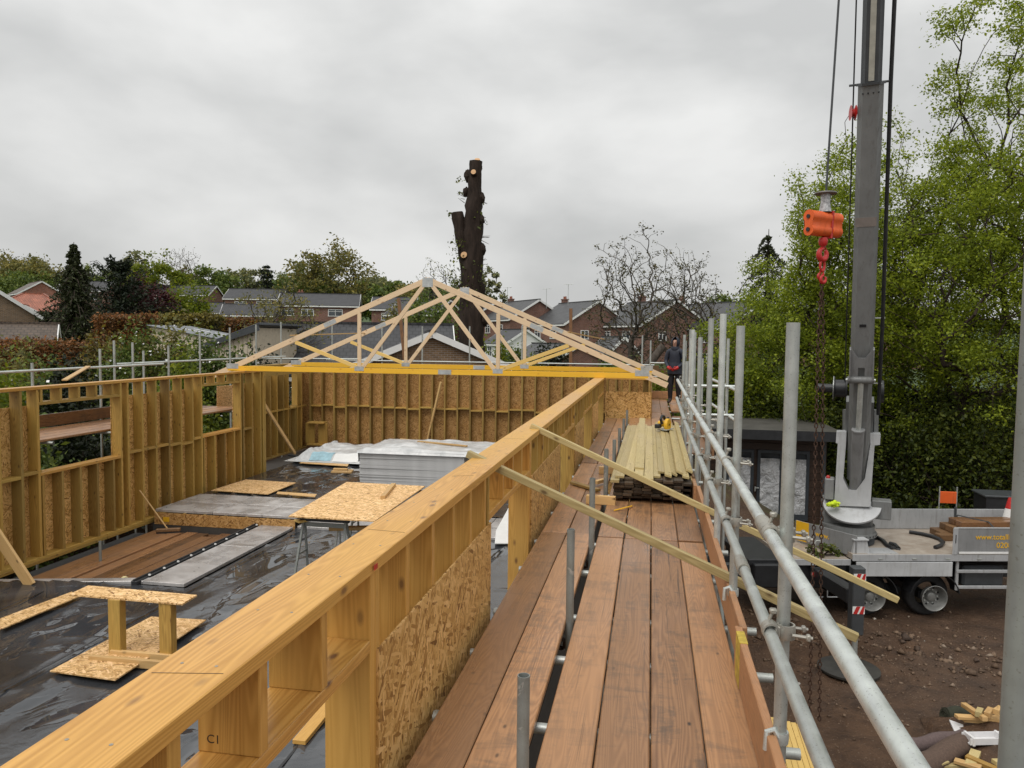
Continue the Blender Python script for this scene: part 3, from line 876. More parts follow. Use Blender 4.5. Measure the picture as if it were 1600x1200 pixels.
# loose lacing battens nailed across the pair
def bat(name, p0, p1, w_, h_, mt, lab, cat='batten', **k):
    o = beam(name, p0, p1, w_, h_, MT[mt], None, **k); return tag(o, lab, cat)
bat('lacing_batten', (-8.12, 16.40, 6.53), (-7.55, 19.7, 6.62), .04, .025, 'raw', 'thin batten lying across the left slopes of both trusses')
bat('lacing_batten', (-1.75, 16.40, 6.66), (-1.2, 19.7, 6.52), .04, .025, 'raw', 'thin batten lying across the right slopes of both trusses')
# ------------------------------------------------------------------ scaffold walkway on the right
ZD = 4.81; TR = .02415
sc = thing('scaffold', (.0, 10, 0), 'galvanised tube scaffold with a boarded walkway along the near wall', 'scaffold')
rs = random.Random(21)
def brd(x0, x1, y0, y1, mt='board', dz=0.0, par=sc, nm='scaffold_board', z=None):
    z = (ZD if z is None else z)-.019+dz
    skew = rs.uniform(-.004, .004)
    return beam(nm, ((x0+x1)/2+skew, y0, z), ((x0+x1)/2-skew, y1, z), x1-x0, .038, MT[mt], par, ch=.005)
cols = [(-.918, -.698), (-.692, -.472), (-.418, -.200), (-.192, .026), (.034, .252), (.258, .462)]
for ci, (a, b) in enumerate(cols):
    cuts = [(-1.2, 2.60), (2.61, 6.63), (6.64, 10.50), (10.51, 14.3), (14.31, 16.7)] if ci < 2 else [(-1.3, 2.45), (2.46, 6.56), (6.57, 10.42), (10.43, 14.4), (14.41, 18.3), (18.31, 22.6)]
    if ci == 0: cuts = [(c0+.0, c1+.0) for c0, c1 in cuts]
    for c0, c1 in cuts:
        brd(a, b, c0+rs.uniform(0, .02), c1-rs.uniform(0, .025), dz=rs.uniform(-.004, .004))
# outer strip of boards by the person, and the far end
for a, b in ((.50, .72), (.73, .95)): brd(a, b, 18.9, 22.6)
# steel end bands
for a, b in cols[2:]:
    pass
# transoms under the boards
for k, y in enumerate((.6, 1.7, 2.78, 3.35, 4.1, 4.75, 5.7, 6.5, 7.6, 8.6, 9.7, 10.6, 12, 13.4, 14.6, 16, 17.6, 19.2, 20.8, 22.3)):
    pipe('transom', (-.96 if y < 16.5 else -.02, y, ZD-.038-TR-.004), (.66, y, ZD-.038-TR-.004), TR, MT['galv'], sc)
# ledgers
for x, z in ((-.447, ZD-.16), (.52, ZD-.16), (.52, 2.6)):
    for a, b in ((-1.5, 5.2), (5.25, 11.5), (11.55, 16.4 if x < 0 else 22.8)): pipe('ledger', (x+.05, a, z), (x+.05, b, z), TR, MT['galvdark'], sc)
def coupler(p, par=sc, ax='y', s=1.0, mt='fitting'):
    """right angle coupler: two half shells, flap bolts"""
    p = Vector(p); mb = MB()
    for off, axis in ((Vector((0, 0, 0)), (0, 0, 1)), (Vector((-.055*s, 0, .0)), (0, 1, 0))):
        mb.lathe([(.0255, -.026), (.032, -.026), (.034, 0), (.032, .026), (.0255, .026)], p+off, 14, axis)
    mb.box(p+Vector((-.0275*s, 0, 0)), (.03, .045, .045), None, .006)
    for dz, dy in ((.0, .04), (.0, -.04)):
        mb.tube(p+Vector((.015*s, dy, dz)), p+Vector((.085*s, dy*1.1, dz-.005)), .0065, 6)
        mb.box(p+Vector((.07*s, dy*1.1, dz-.004)), (.016, .024, .024), None, .004)
    mb.tube(p+Vector((-.06*s, .0, .04)), p+Vector((-.045*s, .0, .078)), .0065, 6)
    mb.box(p+Vector((-.047*s, 0, .072)), (.026, .026, .018), None, .004)
    return mb.build('coupler', MT[mt], par, True)
# inner short standards in the board gap
for y, zt in ((2.78, 5.24), (4.52, 5.37), (6.2, 5.38), (8.05, 5.36), (9.9, 5.22), (11.75, 5.16), (13.6, 5.12), (15.5, 5.1)):
    pipe('standard', (-.447, y, 0.0), (-.447+rs.uniform(-.006, .006), y, zt), TR, MT['galvdark'], sc)
# outer standards
XP = .535
posts = [(1.175, 7.3, .53), (2.93, 6.57, .508), (4.61, 6.59, .508), (5.84, 6.70, .508), (7.0, 6.70, .51), (8.45, 6.54, .51), (9.85, 6.64, .51), (11.6, 6.2, .52), (13.0, 6.6, .53), (15.6, 6.55, .76), (18.1, 6.7, .98), (20.7, 6.8, 1.0)]
for i, (y, zt, x) in enumerate(posts):
    if i == 0:
        pipe('standard', (.505, y, 0.0), (.531, y, zt), TR, MT['galvdark'], sc, n=18); continue
    pipe('standard', (x-.012, y, 0.0), (x+rs.uniform(-.004, .012), y+rs.uniform(-.01, .01), zt), TR, MT['galvdark' if i == 0 else ('galv' if i % 3 else 'galvbright')], sc, n=18)
    MB().box((x-.012, y, .012), (.3, .3, .024)).build('base_plate', MT['rust'], sc)
# guard rails: lapped tubes
RX = .452
def rail(z, segs, mt='galvbright'):
    for (y0, y1, x0, x1, dz0, dz1) in segs: pipe('guard_rail', (x0, y0, z+dz0), (x1, y1, z+dz1), TR, MT[mt], sc, n=18)
rail(5.785, [(-1.0, 3.05, RX+.002, RX-.004, .0, .0), (3.06, 9.3, RX-.003, RX-.02, .0, .03), (9.32, 13.1, RX-.02, RX-.01, .04, .06)])
rail(5.43, [(-1.0, 3.75, RX+.004, RX-.002, -.012, .0), (3.76, 9.9, RX-.0, RX-.02, .005, .06), (9.92, 13.3, RX-.02, RX-.01, .07, .10)], 'galv')
for y, z in ((3.06, 5.785), (3.76, 5.43), (9.31, 5.82), (9.91, 5.495)):
    MB().lathe([(.0245, -.085), (.0305, -.085), (.0315, -.02), (.0285, 0), (.0315, .02), (.0305, .085), (.0245, .085)], (RX-.004 if y < 5 else RX-.02, y, z), 16, (0, 1, 0)).build('sleeve_coupler', MT['fitting'], sc, True)
for (y, zt, x) in posts[1:9]:
    coupler((x, y+.03, 5.785+max(0, (y-3)*.005))); coupler((x, y-.03, 5.44+max(0, (y-3)*.008)))
for (y, zt, x) in posts[1:5]: coupler((x, y+.02, ZD-.16))
for y in (2.78, 4.52, 6.2, 8.05): coupler((-.447, y+.02, ZD-.15), mt='rust')
# toe boards with clips
for a, b, mt in ((-1.0, 4.02, 'toe'), (4.0, 7.9, 'toe'), (7.92, 11.8, 'board'), (11.82, 13.4, 'board')):
    xx = .470 if a != 4.0 else .495
    beam('toe_board', (xx, a, ZD+.118), (xx, b, ZD+.118), .036, .224, MT[mt], sc, ch=.004)
beam('toe_board', (-.02, 22.62, ZD+.118), (.95, 22.62, ZD+.118), .036, .224, MT['board'], sc, ch=.004)
yl = MB().box((.470, 3.86, ZD+.118), (.0395, .16, .2275)); yl.build('end_band', plain('faded_yellow_end_paint', (.50, .36, .05), .7, var=.4, scale=18), sc)
for y in (2.93, 4.61):
    mb = MB().lathe([(.0255, -.02), (.031, -.022), (.033, 0), (.031, .022), (.0255, .02)], (.503, y, ZD+.215), 14)
    mb.path([(.50, y-.02, ZD+.215), (.478, y-.02, ZD+.25), (.455, y-.02, ZD+.24), (.452, y-.02, ZD+.17)], .012, 8)
    mb.build('toe_board_clip', MT['galvbright'], sc, True)
# tube ends butting the wall
for y in (3.38, 4.78, 6.52):
    MB().lathe([(.001, 0), (TR*.8, 0), (TR, .012), (TR, .09)], (-.968, y, ZD-.07), 12, (1, 0, 0)).build('tube_end', MT['galv'], sc, True)
# diagonal brace and lower rails beyond
pipe('brace', (.60, 6.6, 4.6), (.60, 3.2, 1.0), TR, MT['galvdark'], sc)
pipe('brace', (.60, 12.6, 4.6), (.60, 9.2, 1.0), TR, MT['galvdark'], sc)
pipe('return_rail', (-.02, 22.66, 5.85), (1.0, 22.66, 5.85), TR, MT['galv'], sc)
pipe('return_rail', (-.02, 22.66, 5.45), (1.0, 22.66, 5.45), TR, MT['galv'], sc)
for xx in (-.02, .98): pipe('standard', (xx, 22.7, 0), (xx, 22.7, 6.5), TR, MT['galv'], sc)

# second run of scaffold beyond, round the bay to the right
s2 = thing('scaffold', (1.3, 14, 0), 'loading bay scaffold of thinner looking tubes behind the guard rails', 'scaffold')
for (px, ptop, y) in ((1138, 529, 12.6), (1112, 520, 15.0), (1098, 560, 17.5)):
    p = at_y(px, ptop, y); pipe('standard', (p.x, y, 0), (p.x, y, p.z), TR, MT['galv'], s2)
for z in (5.35, 5.8):
    pipe('guard_rail', (1.08, 15.2, z), (1.25, 11.6, z-.02), TR, MT['galvbright'], s2); pipe('guard_rail', (.55, 12.3, z), (1.35, 12.3, z), TR, MT['galvbright'], s2)
beam('scaffold_board', (.62, 12.5, 4.7), (.62, 18.5, 4.7), .22, .038, MT['board'], s2); beam('scaffold_board', (.86, 12.5, 4.7), (.86, 18.5, 4.7), .22, .038, MT['board'], s2)
beam('toe_board', (1.0, 12.5, 4.83), (1.0, 18.5, 4.83), .036, .42, MT['board'], s2)

# ------------------------------------------------------------------ scaffold behind the left wall
s3 = thing('scaffold', (-10.3, 14, 0), 'tube scaffold with wet boards outside the left wall', 'scaffold')
for x0 in (-9.76, -9.99, -10.22, -10.45, -10.68):
    for a, b in ((7.0, 12.9), (12.92, 17.0)): brd(x0-.109, x0+.109, a, b, 'oldboard' if x0 < -10.3 else 'board', rs.uniform(-.004, .004), s3, z=4.80)
for y in (8.5, 10.9, 12.3, 14.5, 16.5): pipe('transom', (-9.55, y, 4.73), (-10.95, y, 4.73), TR, MT['galv'], s3)
beam('toe_board', (-10.82, 7, 4.93), (-10.82, 17, 4.93), .036, .225, MT['oldboard'], s3)
for (px, top, x) in ((50, 567, -10.9), (156, 545, -10.9), (178, 532, -11.2), (207, 535, -10.9), (224, 548, -11.3), (263, 540, -10.9), (312, 520, -10.9), (359, 512, -10.9), (400, 507, -11.4), (439, 503, -11.4), (519, 508, -11.2)):
    p = at_x(px, top, x); pipe('standard', (p.x, p.y, 0), (p.x, p.y, p.z), TR, MT['galv'], s3)
p0 = at_x(-40, 584, -10.85); p1 = at_x(255, 568.5, -10.85); pipe('guard_rail', p0, p1, TR, MT['galvbright'], s3)
p0 = at_x(182, 569, -10.95); p1 = at_x(446, 557, -10.95); pipe('guard_rail', p0, p1, TR, MT['galvbright'], s3)
p0 = at_x(0, 612, -10.85); p1 = at_x(240, 594, -10.85); pipe('guard_rail', p0, p1, TR, MT['galv'], s3)
p0 = at_y(400, 560, 23.6); p1 = at_y(560, 561, 23.6); pipe('guard_rail', p0, p1, TR, MT['galv'], s3)
# rear scaffold standards glimpsed through the trusses
s4 = thing('scaffold', (-6, 23.8, 0), 'row of scaffold tubes behind the back wall seen through the trusses', 'scaffold')
for px, top in ((519, 508), (597, 508), (660, 510), (734, 510), (816, 509), (1004, 524)):
    p = at_y(px, top, 23.8); pipe('standard', (p.x, 23.8, 0), (p.x, 23.8, p.z), TR, MT['galv'], s4)
pipe('guard_rail', (-10.5, 23.75, 5.75), (-5, 23.75, 5.75), TR, MT['galv'], s4); pipe('guard_rail', (-5, 23.75, 5.75), (.1, 23.75, 5.75), TR, MT['galv'], s4)
for x in (-10, -7, -4, -1): pipe('transom', (x, 22.95, 4.72), (x, 24.2, 4.72), TR, MT['galv'], s4)
for y in (23.15, 23.4): beam('scaffold_board', (-10.6, y, 4.77), (0, y, 4.77), .22, .038, MT['board'], s4)

# strand board offcut on the left scaffold, seen through the far window
o = beam('strand_board_offcut', at_x(339, 634, -10.3)-Vector((0, 0, .3))+Vector((0, .0, 0)), at_x(371, 631, -10.3)-Vector((0, 0, .3)), .012, .62, MT['osbpale']); 
o.matrix_basis = Matrix.Translation((0, 0, .47)) @ o.matrix_basis; tag(o, 'square strand board offcut propped outside the farther left window', 'board')
p0 = at_x(101, 594, -9.6); p1 = at_x(138, 574, -10.85)
bat('prop_batten', p0, p1+Vector((0, 0, .02)), .09, .022, 'raw', 'short batten leaning from the left wall top onto the scaffold rail')

# ------------------------------------------------------------------ timber lying on the walkway
bat('long_batten', (-1.22, 5.075, 5.715), (1.2, 4.61, 4.805), .042, .05, 'batten', 'nearer long pale batten laid across the walkway and out under the rail', ch=.003)
bat('long_batten', (-1.06, 6.85, 5.715), (1.99, 6.51, 4.44), .042, .05, 'batten', 'farther long pale batten from the wall plate across the plank stack', ch=.003)
# stack of treated planks
GP = 'planks of the treated stack on the walkway'
rp2 = random.Random(5)
def plank(p0, p1, w_, h_, lab, mt='batten', roll=0.0):
    o = beam('plank', p0, p1, w_, h_, MT[mt], None, ch=.002, roll=roll); return tag(o, lab, 'plank', GP)
y0, y1 = 8.05, 12.9
for r_ in range(7):
    z = ZD+.05+.0285*r_*1.05
    x = -.37+rp2.uniform(0, .02)
    while x < .42:
        w_ = rp2.choice((.097, .105, .1))
        if x+w_ > .45: break
        e = rp2.uniform(-.05, .06)
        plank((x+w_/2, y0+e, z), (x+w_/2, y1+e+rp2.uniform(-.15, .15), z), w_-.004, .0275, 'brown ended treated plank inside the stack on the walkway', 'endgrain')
        x += w_
top = ZD+.05+.0285*7*1.05
tops = [(-.30, 0, 0), (-.205, .03, .02), (-.10, -.03, .035), (.0, -.05, .02), (.075, .02, .0), (.135, .06, .025), (.20, .0, .03), (.265, .05, .015), (.325, .06, .03), (.385, .03, .0), (.435, .1, .02)]
ORD = ('first', 'second', 'third', 'fourth', 'fifth', 'sixth', 'seventh', 'eighth', 'ninth', 'tenth', 'eleventh')
for i, (x, e, dz) in enumerate(tops):
    w_ = .095 if i < 5 else .07
    plank((x, y0+e*4, top+dz), (x+rp2.uniform(-.015, .02)+(.0 if i > 1 else .06), y1+e*5, top+dz+.008), w_, .024, ORD[i]+' pale treated plank from the left on top of the stack', 'batten', roll=R(rp2.uniform(-7, 7) if i < 5 else rp2.uniform(-40, 40)))
plank((-.345, 7.95, top-.03), (-.33, 13.1, top-.025), .09, .03, 'pale treated plank jutting out lowest at the front left of the stack')
plank((-.1, 8.3, top+.055), (-.13, 13.6, top+.06), .1, .025, 'pale treated plank lying loose highest on the stack and reaching farthest back', roll=R(3))
for i, x in enumerate((.44, .455, .47)): plank((x, 8.2+.05*i, ZD+.12+.03*i), (x-.02, 12.5, ZD+.14+.02*i), .022, .15, ('inner', 'middle', 'outer')[i]+' of three treated planks standing on edge at the rail side of the stack', 'batten' if i == 1 else 'sleeper')
for y in (8.7, 10.5, 12.2):
    o = beam('bearer', (-.36, y, ZD+.02), (.46, y, ZD+.02), .07, .034, MT['raw']); tag(o, 'short bearer under the plank stack, %s of three' % {8.7: 'nearest', 10.5: 'middle', 12.2: 'farthest'}[y], 'bearer')
for (p0, p1, lab) in (((-.63, 7.88, ZD+.045), (-.33, 7.86, ZD+.045), 'short timber block on the boards before the plank stack'), ((-.62, 9.7, ZD+.045), (-.33, 9.75, ZD+.045), 'short timber block beside the middle of the plank stack')):
    bat('timber_block', p0, p1, .06, .09, 'raw', lab, 'block')
bat('offcut', (-.88, 8.9, ZD+.02), (-.55, 8.5, ZD+.02), .07, .03, 'studdark', 'flat grey offcut lying on the boards by the wall', 'offcut')
bat('offcut', (-.6, 8.8, ZD+.05), (-.52, 9.0, ZD+.045), .05, .04, 'raw', 'small broken wood chip leaning on the grey offcut', 'offcut')
st = MB().path([(-.33, 7.55, ZD+.012), (-.27, 7.6, ZD+.02), (-.2, 7.66, ZD+.03), (-.16, 7.8, ZD+.012)], .007, 6); o = st.build('packing_strap', MT['yellow'], None, True); tag(o, 'scrap of yellow packing strap on the boards by the stack', 'strap')

# circular saw on the stack
def circular_saw(c, rz):
    t = thing('circular_saw', c, 'yellow and black cordless circular saw on the plank stack', 'saw', rz=rz)
    Mr = Matrix.Rotation(rz, 3, 'Z'); c = Vector(c); P = lambda x, y, z: c+Mr @ Vector((x, y, z))
    def part(nm, mb, mt): 
        return mb.build(nm, MT[mt], t, True)
    part('base_plate', MB().box(P(0, 0, .006), (.30, .16, .008), Mr, .002), 'galv')
    ax = Mr @ Vector((0, 1, 0))
    part('blade_guard', MB().lathe([(.02, -.028), (.088, -.028), (.095, -.02), (.095, .02), (.088, .028), (.02, .028)], P(.0, -.03, .075), 24, ax), 'yellow')
    part('lower_guard', MB().lathe([(.03, -.018), (.082, -.018), (.082, .018), (.03, .018)], P(.02, -.03, .05), 20, ax), 'black')
    part('motor', MB().lathe([(.01, 0), (.042, 0), (.046, .01), (.046, .10), (.038, .12), (.01, .12)], P(0.01, 0, .085), 18, ax), 'yellow')
    part('rear_handle', MB().path([P(-.08, .03, .10), P(-.13, .03, .17), P(-.08, .03, .215), P(.0, .03, .20), P(.03, .03, .16)], [.024, .022, .02, .021, .024], 10), 'black')
    part('front_handle', MB().path([P(.08, .02, .10), P(.13, .02, .15), P(.15, .02, .17)], [.018, .018, .022], 10), 'black')
    part('battery', MB().box(P(-.13, .07, .06), (.12, .075, .065), Mr, .01), 'black')
    part('blade', MB().lathe([(.001, -.001), (.08, -.001), (.08, .001), (.001, .001)], P(.0, -.03, .06), 30, ax), 'nailplate')
    return t
circular_saw(at_z(1050, 676, top+.04), R(15)) if False else circular_saw((.24, 12.0, top+.065), R(68))

# ------------------------------------------------------------------ things inside the building
# plasterboard stack
PBX0, PBX1, PBY0, PBY1 = -6.52, -4.06, 16.55, 17.8
pbm = plain('plasterboard_paper', (.50, .50, .495), .7, var=.10, scale=3)
rq = random.Random(3)
for k in range(34):
    z = 3.08+k*.0252
    o = beam('plasterboard_sheet', (PBX0+rq.uniform(-.008, .008), (PBY0+PBY1)/2+rq.uniform(-.012, .012), z), (PBX1, (PBY0+PBY1)/2, z), PBY1-PBY0, .0245, pbm, None, ch=.002)
    tag(o, 'grey plasterboard sheet in the tall stack inside the building', 'plasterboard', 'plasterboard sheets stacked on the floor')
for k, xx in enumerate((-6.2, -5.2, -4.3)):
    o = beam('bearer', (xx, 16.6, 3.035), (xx, 17.75, 3.035), .09, .06, MT['raw']); tag(o, '%s bearer under the plasterboard stack' % ('left', 'middle', 'right')[k], 'bearer')
# polythene thrown over the stack and the pile behind
def cloth(name, x0, x1, y0, y1, nx, ny, zf, mat, lab, cat):
    V = []
    for j in range(ny):
        for i in range(nx):
            x = x0+(x1-x0)*i/(nx-1); y = y0+(y1-y0)*j/(ny-1)
            V.append((x, y, zf(x, y)))
    F = [(j*nx+i, j*nx+i+1, (j+1)*nx+i+1, (j+1)*nx+i) for j in range(ny-1) for i in range(nx-1)]
    o = mesh_np(name, V, F, mat, None, True); return tag(o, lab, cat)
ZP = 3.08+34*.0252
def pz(x, y):
    n = mnoise.noise(Vector((x*2.2, y*2.2, 1)))*.05+mnoise.noise(Vector((x*6, y*6, 4)))*.018
    h = ZP+.02+max(0, n)*.9+.10*math.exp(-((x+5.6)**2*5+(y-17.2)**2*4))
    e = max(0, PBX0+.05-x); h -= 0 if x > PBX0+.02 else min(.72, (e*3.2))
    if y < PBY0+.04: h = ZP+.012-(PBY0+.04-y)*.9
    return max(h, 3.22)
cloth('polythene_sheet', PBX0-.05, -3.4, 16.50, 18.4, 60, 34, pz, MT['plastic'], 'white polythene sheet over the top of the plasterboard stack', 'plastic sheet')
pile = MB().box((-7.6, 19.9, 3.26), (2.7, 1.9, .18), None, .02); o = pile.build('insulation_pack', MT['foil']); tag(o, 'low pack of insulation boards under white film in the far corner', 'pack')
def pz2(x, y):
    n = mnoise.noise(Vector((x*1.8, y*1.8, 11)))*.06+mnoise.noise(Vector((x*5, y*5, 14)))*.025
    ed = min(x+9.35, -5.9-x, y-18.45, 21.3-y)
    h = 3.42+n+.02
    if x < -8.9: h += .08*math.sin((x+9.35)*5)
    return max(3.27, h - max(0, .42-ed)*.75) 
cloth('polythene_sheet', -9.35, -5.9, 18.45, 21.3, 80, 56, pz2, MT['plastic'], 'crumpled printed white wrapping over the low pack in the corner', 'plastic sheet')
blue = plain('pale_blue_print', (.30, .48, .55), .5, var=.25, scale=8)
prt = MB(); prt.box((-7.2, 18.9, 3.5), (1.3, .28, .004)); 
def decal(x0, x1, y0, y1, mt, nm):
    V = []; n_ = 14
    for j in range(6):
        for i in range(n_):
            x = x0+(x1-x0)*i/(n_-1); y = y0+(y1-y0)*j/5; V.append((x, y, pz2(x, y)+.012))
    F = [(j*n_+i, j*n_+i+1, (j+1)*n_+i+1, (j+1)*n_+i) for j in range(5) for i in range(n_-1)]
    return V, F
pk2 = [o for o in COL.objects if o.name.startswith('polythene_sheet')][-1]
for a, b, c, d, mt, nm in ((-8.75, -8.15, 18.65, 19.0, blue, 'print'), (-7.35, -6.3, 18.65, 19.0, blue, 'print'), (-8.1, -7.4, 18.62, 18.95, MT['white'], 'label')):
    V, F = decal(a, b, c, d, mt, nm); mesh_np(nm, V, F, mt, pk2, True)
bat('timber_length', (-6.9, 20.6, 3.66), (-5.7, 20.2, 3.64), .05, .03, 'raw', 'long thin timber lying on the wrapped pack')
bat('timber_length', (-5.55, 17.9, ZP+.05), (-4.2, 17.4, ZP+.05), .07, .035, 'raw', 'timber length weighing down the polythene on the plasterboard')

# strand board worktop on trestles
ZW = 3.95
cs = [Vector(q) for q in ((-5.0, 10.0, ZW), (-5.21, 12.62, ZW), (-3.77, 12.55, ZW), (-3.72, 10.0, ZW))]
wt = MB(); u_ = (cs[3]-cs[0]); 
wt.prism([(0, 0), ((cs[3]-cs[0]).length, 0), ((cs[2]-cs[0]).dot(u_.normalized()), 2.58), ((cs[1]-cs[0]).dot(u_.normalized()), 2.62)], cs[0], u_, Vector((0, 0, 1)).cross(u_), .018)
o = wt.build('strand_board_sheet', MT['osbpale'], None, False); tag(o, 'large strand board sheet laid on trestles as a worktop', 'board')
bat('timber_offcut', at_z(598, 777, ZW+.045), at_z(615, 757, ZW+.045), .075, .05, 'raw', 'short timber offcut lying on the strand board worktop', 'offcut')
def sawhorse(cx, cy, label, mt_top='black', mt_leg='galvdark', h=ZW-2.99-.005, L=.75):
    t = thing('sawhorse', (cx, cy, 2.985), label, 'sawhorse', 'sawhorses under the worktop')
    z0 = 2.985
    MB().box((cx, cy, z0+h-.04), (L, .07, .08), None, .008).build('top_beam', MT[mt_top], t)
    for sx in (-1, 1):
        for sy in (-1, 1):
            p1 = (cx+sx*(L/2-.06), cy+sy*.02, z0+h-.07); p0 = (cx+sx*(L/2+.0), cy+sy*.24, z0)
            beam('leg', p0, p1, .035, .025, MT[mt_leg], t)
        MB().beam((cx+sx*(L/2-.03), cy-.12, z0+.42), (cx+sx*(L/2-.03), cy+.12, z0+.42), .02, .02).build('leg_brace', MT[mt_leg], t)
    MB().box((cx, cy, z0+h-.13), (L-.16, .02, .06)).build('shelf', MT[mt_leg], t)
    return t
sawhorse(-4.55, 10.22, 'nearer black topped metal sawhorse under the worktop')
sawhorse(-4.5, 12.1, 'farther sawhorse under the strand board worktop')
# small folding trestle with timber top
t = thing('folding_trestle', (-4.35, 10.9, 2.985), 'small folding trestle with yellow timber top beneath the worktop', 'trestle')
beam('top', (-4.72, 10.75, 3.62), (-4.1, 10.95, 3.62), .12, .05, MT['raw'], t)
for sx in (-1, 1):
    for sy in (-1, 1): beam('leg', (-4.4+sx*.26, 10.85+sy*.2, 2.99), (-4.4+sx*.2, 10.85+sy*.03, 3.59), .025, .02, MT['galvbright'], t)
bat('timber_length', (-4.95, 10.15, 3.86), (-4.6, 10.6, 3.865), .15, .03, 'web', 'yellow board end jutting out below the worktop')

# small hop-up bench in front
t = thing('hop_up_bench', (-5.6, 7.4, 2.985), 'little home made bench of strand board and stud offcuts on the membrane', 'bench')
zb = 3.63
q = [at_z(px, py, zb) for px, py in ((108, 931), (138, 917), (308, 932), (285, 946))]
mb = MB(); c0 = q[0]; ux = (q[3]-q[0]); uy = Vector((0, 0, 1)).cross(ux.normalized())
mb.prism([((v-c0).dot(ux.normalized()), (v-c0).dot(uy)) for v in (q[0], q[3], q[2], q[1])], c0, ux, uy, .018); mb.build('top', MT['osbpale'], t)
def on(px, py, z): return at_z(px, py, z)
lg = [on(184, 1018, 3.04), on(263, 1024, 3.04)]
uxn = (q[3]-q[0]).normalized()
for p in lg: beam('leg', Vector((p.x, p.y, 3.03)), Vector((p.x, p.y, zb-.001)), .145, .10, MT['stud'], t, up=uy)
fp = [on(140, 1030, 3.035), on(262, 1040, 3.035)]
d_ = (fp[1]-fp[0]).normalized()
beam('foot_rail', fp[0], fp[0]+d_*1.02, .045, .09, MT['raw'], t)
off = uy*.17
beam('foot_rail', fp[0]+off+d_*.12, fp[0]+off+d_*1.15, .045, .09, MT['raw'], t)
# strand board pieces on the floor
def flat(pts, z, lab, mt='osbpale', th=.014, nm='strand_board_offcut'):
    P3 = [at_z(px, py, z) for px, py in pts]; c0 = P3[0]; ux = (P3[1]-P3[0]).normalized(); uy = Vector((0, 0, 1)).cross(ux)
    poly = [((v-c0).dot(ux), (v-c0).dot(uy)) for v in P3]
    a_ = sum(poly[i][0]*poly[(i+1) % 4][1]-poly[(i+1) % 4][0]*poly[i][1] for i in range(4))
    if a_ < 0: poly = poly[::-1]
    mb = MB().prism(poly, c0, ux, uy, th); bs = Matrix((ux, uy, ux.cross(uy))).transposed()
    o = mb.build(nm, MT[mt], None, False, basis=bs); return tag(o, lab, 'board')
flat(((78, 1050), (180, 1064), (322, 970), (236, 965)), 3.025, 'strand board sheet lying on the membrane under the little bench')
flat(((0, 985), (0, 968), (112, 926), (124, 933)), 3.03, 'narrow strand board strip on the membrane at the left edge')
flat(((330, 767), (384, 750), (463, 755), (419, 773)), 3.235, 'square strand board sheet on the raised floor')
flat(((432, 772), (434, 769), (495, 773), (492, 777)), 3.25, 'thin pale strip beside the square sheet on the raised floor', 'raw')
flat(((468, 724), (476, 721), (545, 725), (543, 729)), 3.25, 'thin timber strip on the membrane before the wrapped pack', 'raw')
for i, (dx, z) in enumerate(((0, 3.27), (.12, 3.27), (.05, 3.31))):
    p = at_z(518+dx*60, 737-i*2, z); bat('offcut', p, p+Vector((.5-.08*i, .05, 0)), .1, .045, 'raw', ('front', 'rear', 'top')[i]+' one of three stacked timber offcuts on the far membrane', 'offcut')
bat('timber_length', at_z(467, 1160, 3.02), at_z(530, 1085, 3.02), .12, .04, 'plate', 'timber length lying on the floor behind the near wall', ch=.003)
flat(((775, 830), (797, 790), (803, 850), (773, 850)), 3.02, 'pale board glimpsed on the floor through the wall opening', 'white')
# box frame of offcuts against the back wall
t = thing('timber_box_frame', (-10.1, 22.2, 3.0), 'small open box frame of offcuts standing in the far corner', 'box')
for dx in (0, .42): beam('side', (-10.4+dx, 22.3, 3.2), (-10.4+dx, 22.3, 3.82), .3, .04, MT['stud'], t, up=(0, 1, 0))
beam('top', (-10.45, 22.3, 3.845), (-9.9, 22.3, 3.845), .32, .045, MT['stud'], t); beam('foot', (-10.45, 22.3, 3.17), (-9.8, 22.3, 3.17), .32, .045, MT['stud'], t)
MB().box((-10.15, 22.3, 3.07), (.6, .3, .15)).build('base', MT['sleeper'], t)
# raking props
bat('raking_prop', at_y(413, 632, 18.0), at_z(461, 709, 3.24), .045, .095, 'raw', 'raking timber prop from the end of the left wall to the floor', 'prop')
bat('raking_prop', at_y(689, 597, 22.5), at_z(667, 692, 3.25), .045, .07, 'raw', 'raking timber prop leaning on the back wall', 'prop')
p0 = at_z(48, 915, 3.0); p1 = at_x(-28, 800, -9.15)
bat('raking_prop', p1, p0, .045, .15, 'raw', 'wide raking prop cut off by the left edge of view', 'prop')
bat('prop_block', at_z(452, 711, 3.25), at_z(467, 713, 3.25), .12, .05, 'black', 'dark block at the foot of the left raking prop', 'block')
pipe_o = pipe('steel_prop', at_z(157, 878, 2.86), at_z(157, 878, 2.86)+Vector((0, 0, .34)), .022, MT['galvdark']); tag(pipe_o, 'short scaffold tube standing up through the sunken boards', 'tube')
# broom
t = thing('broom', at_z(263, 832, 2.85), 'yard broom leaning its long handle on the left wall', 'broom')
hb = at_z(263, 828, 2.93); ht_ = at_x(218, 766, -9.25)
MB().path([hb, ht_], .013, 8).build('handle', MT['raw'], t, True)
MB().box(hb+Vector((0, 0, -.0)), (.42, .075, .06), Matrix.Rotation(R(25), 3, 'Z'), .01).build('head', MT['sleeper'], t)
MB().box(hb+Vector((0, 0, -.055)), (.40, .06, .05), Matrix.Rotation(R(25), 3, 'Z'), .006).build('bristles', MT['black'], t)
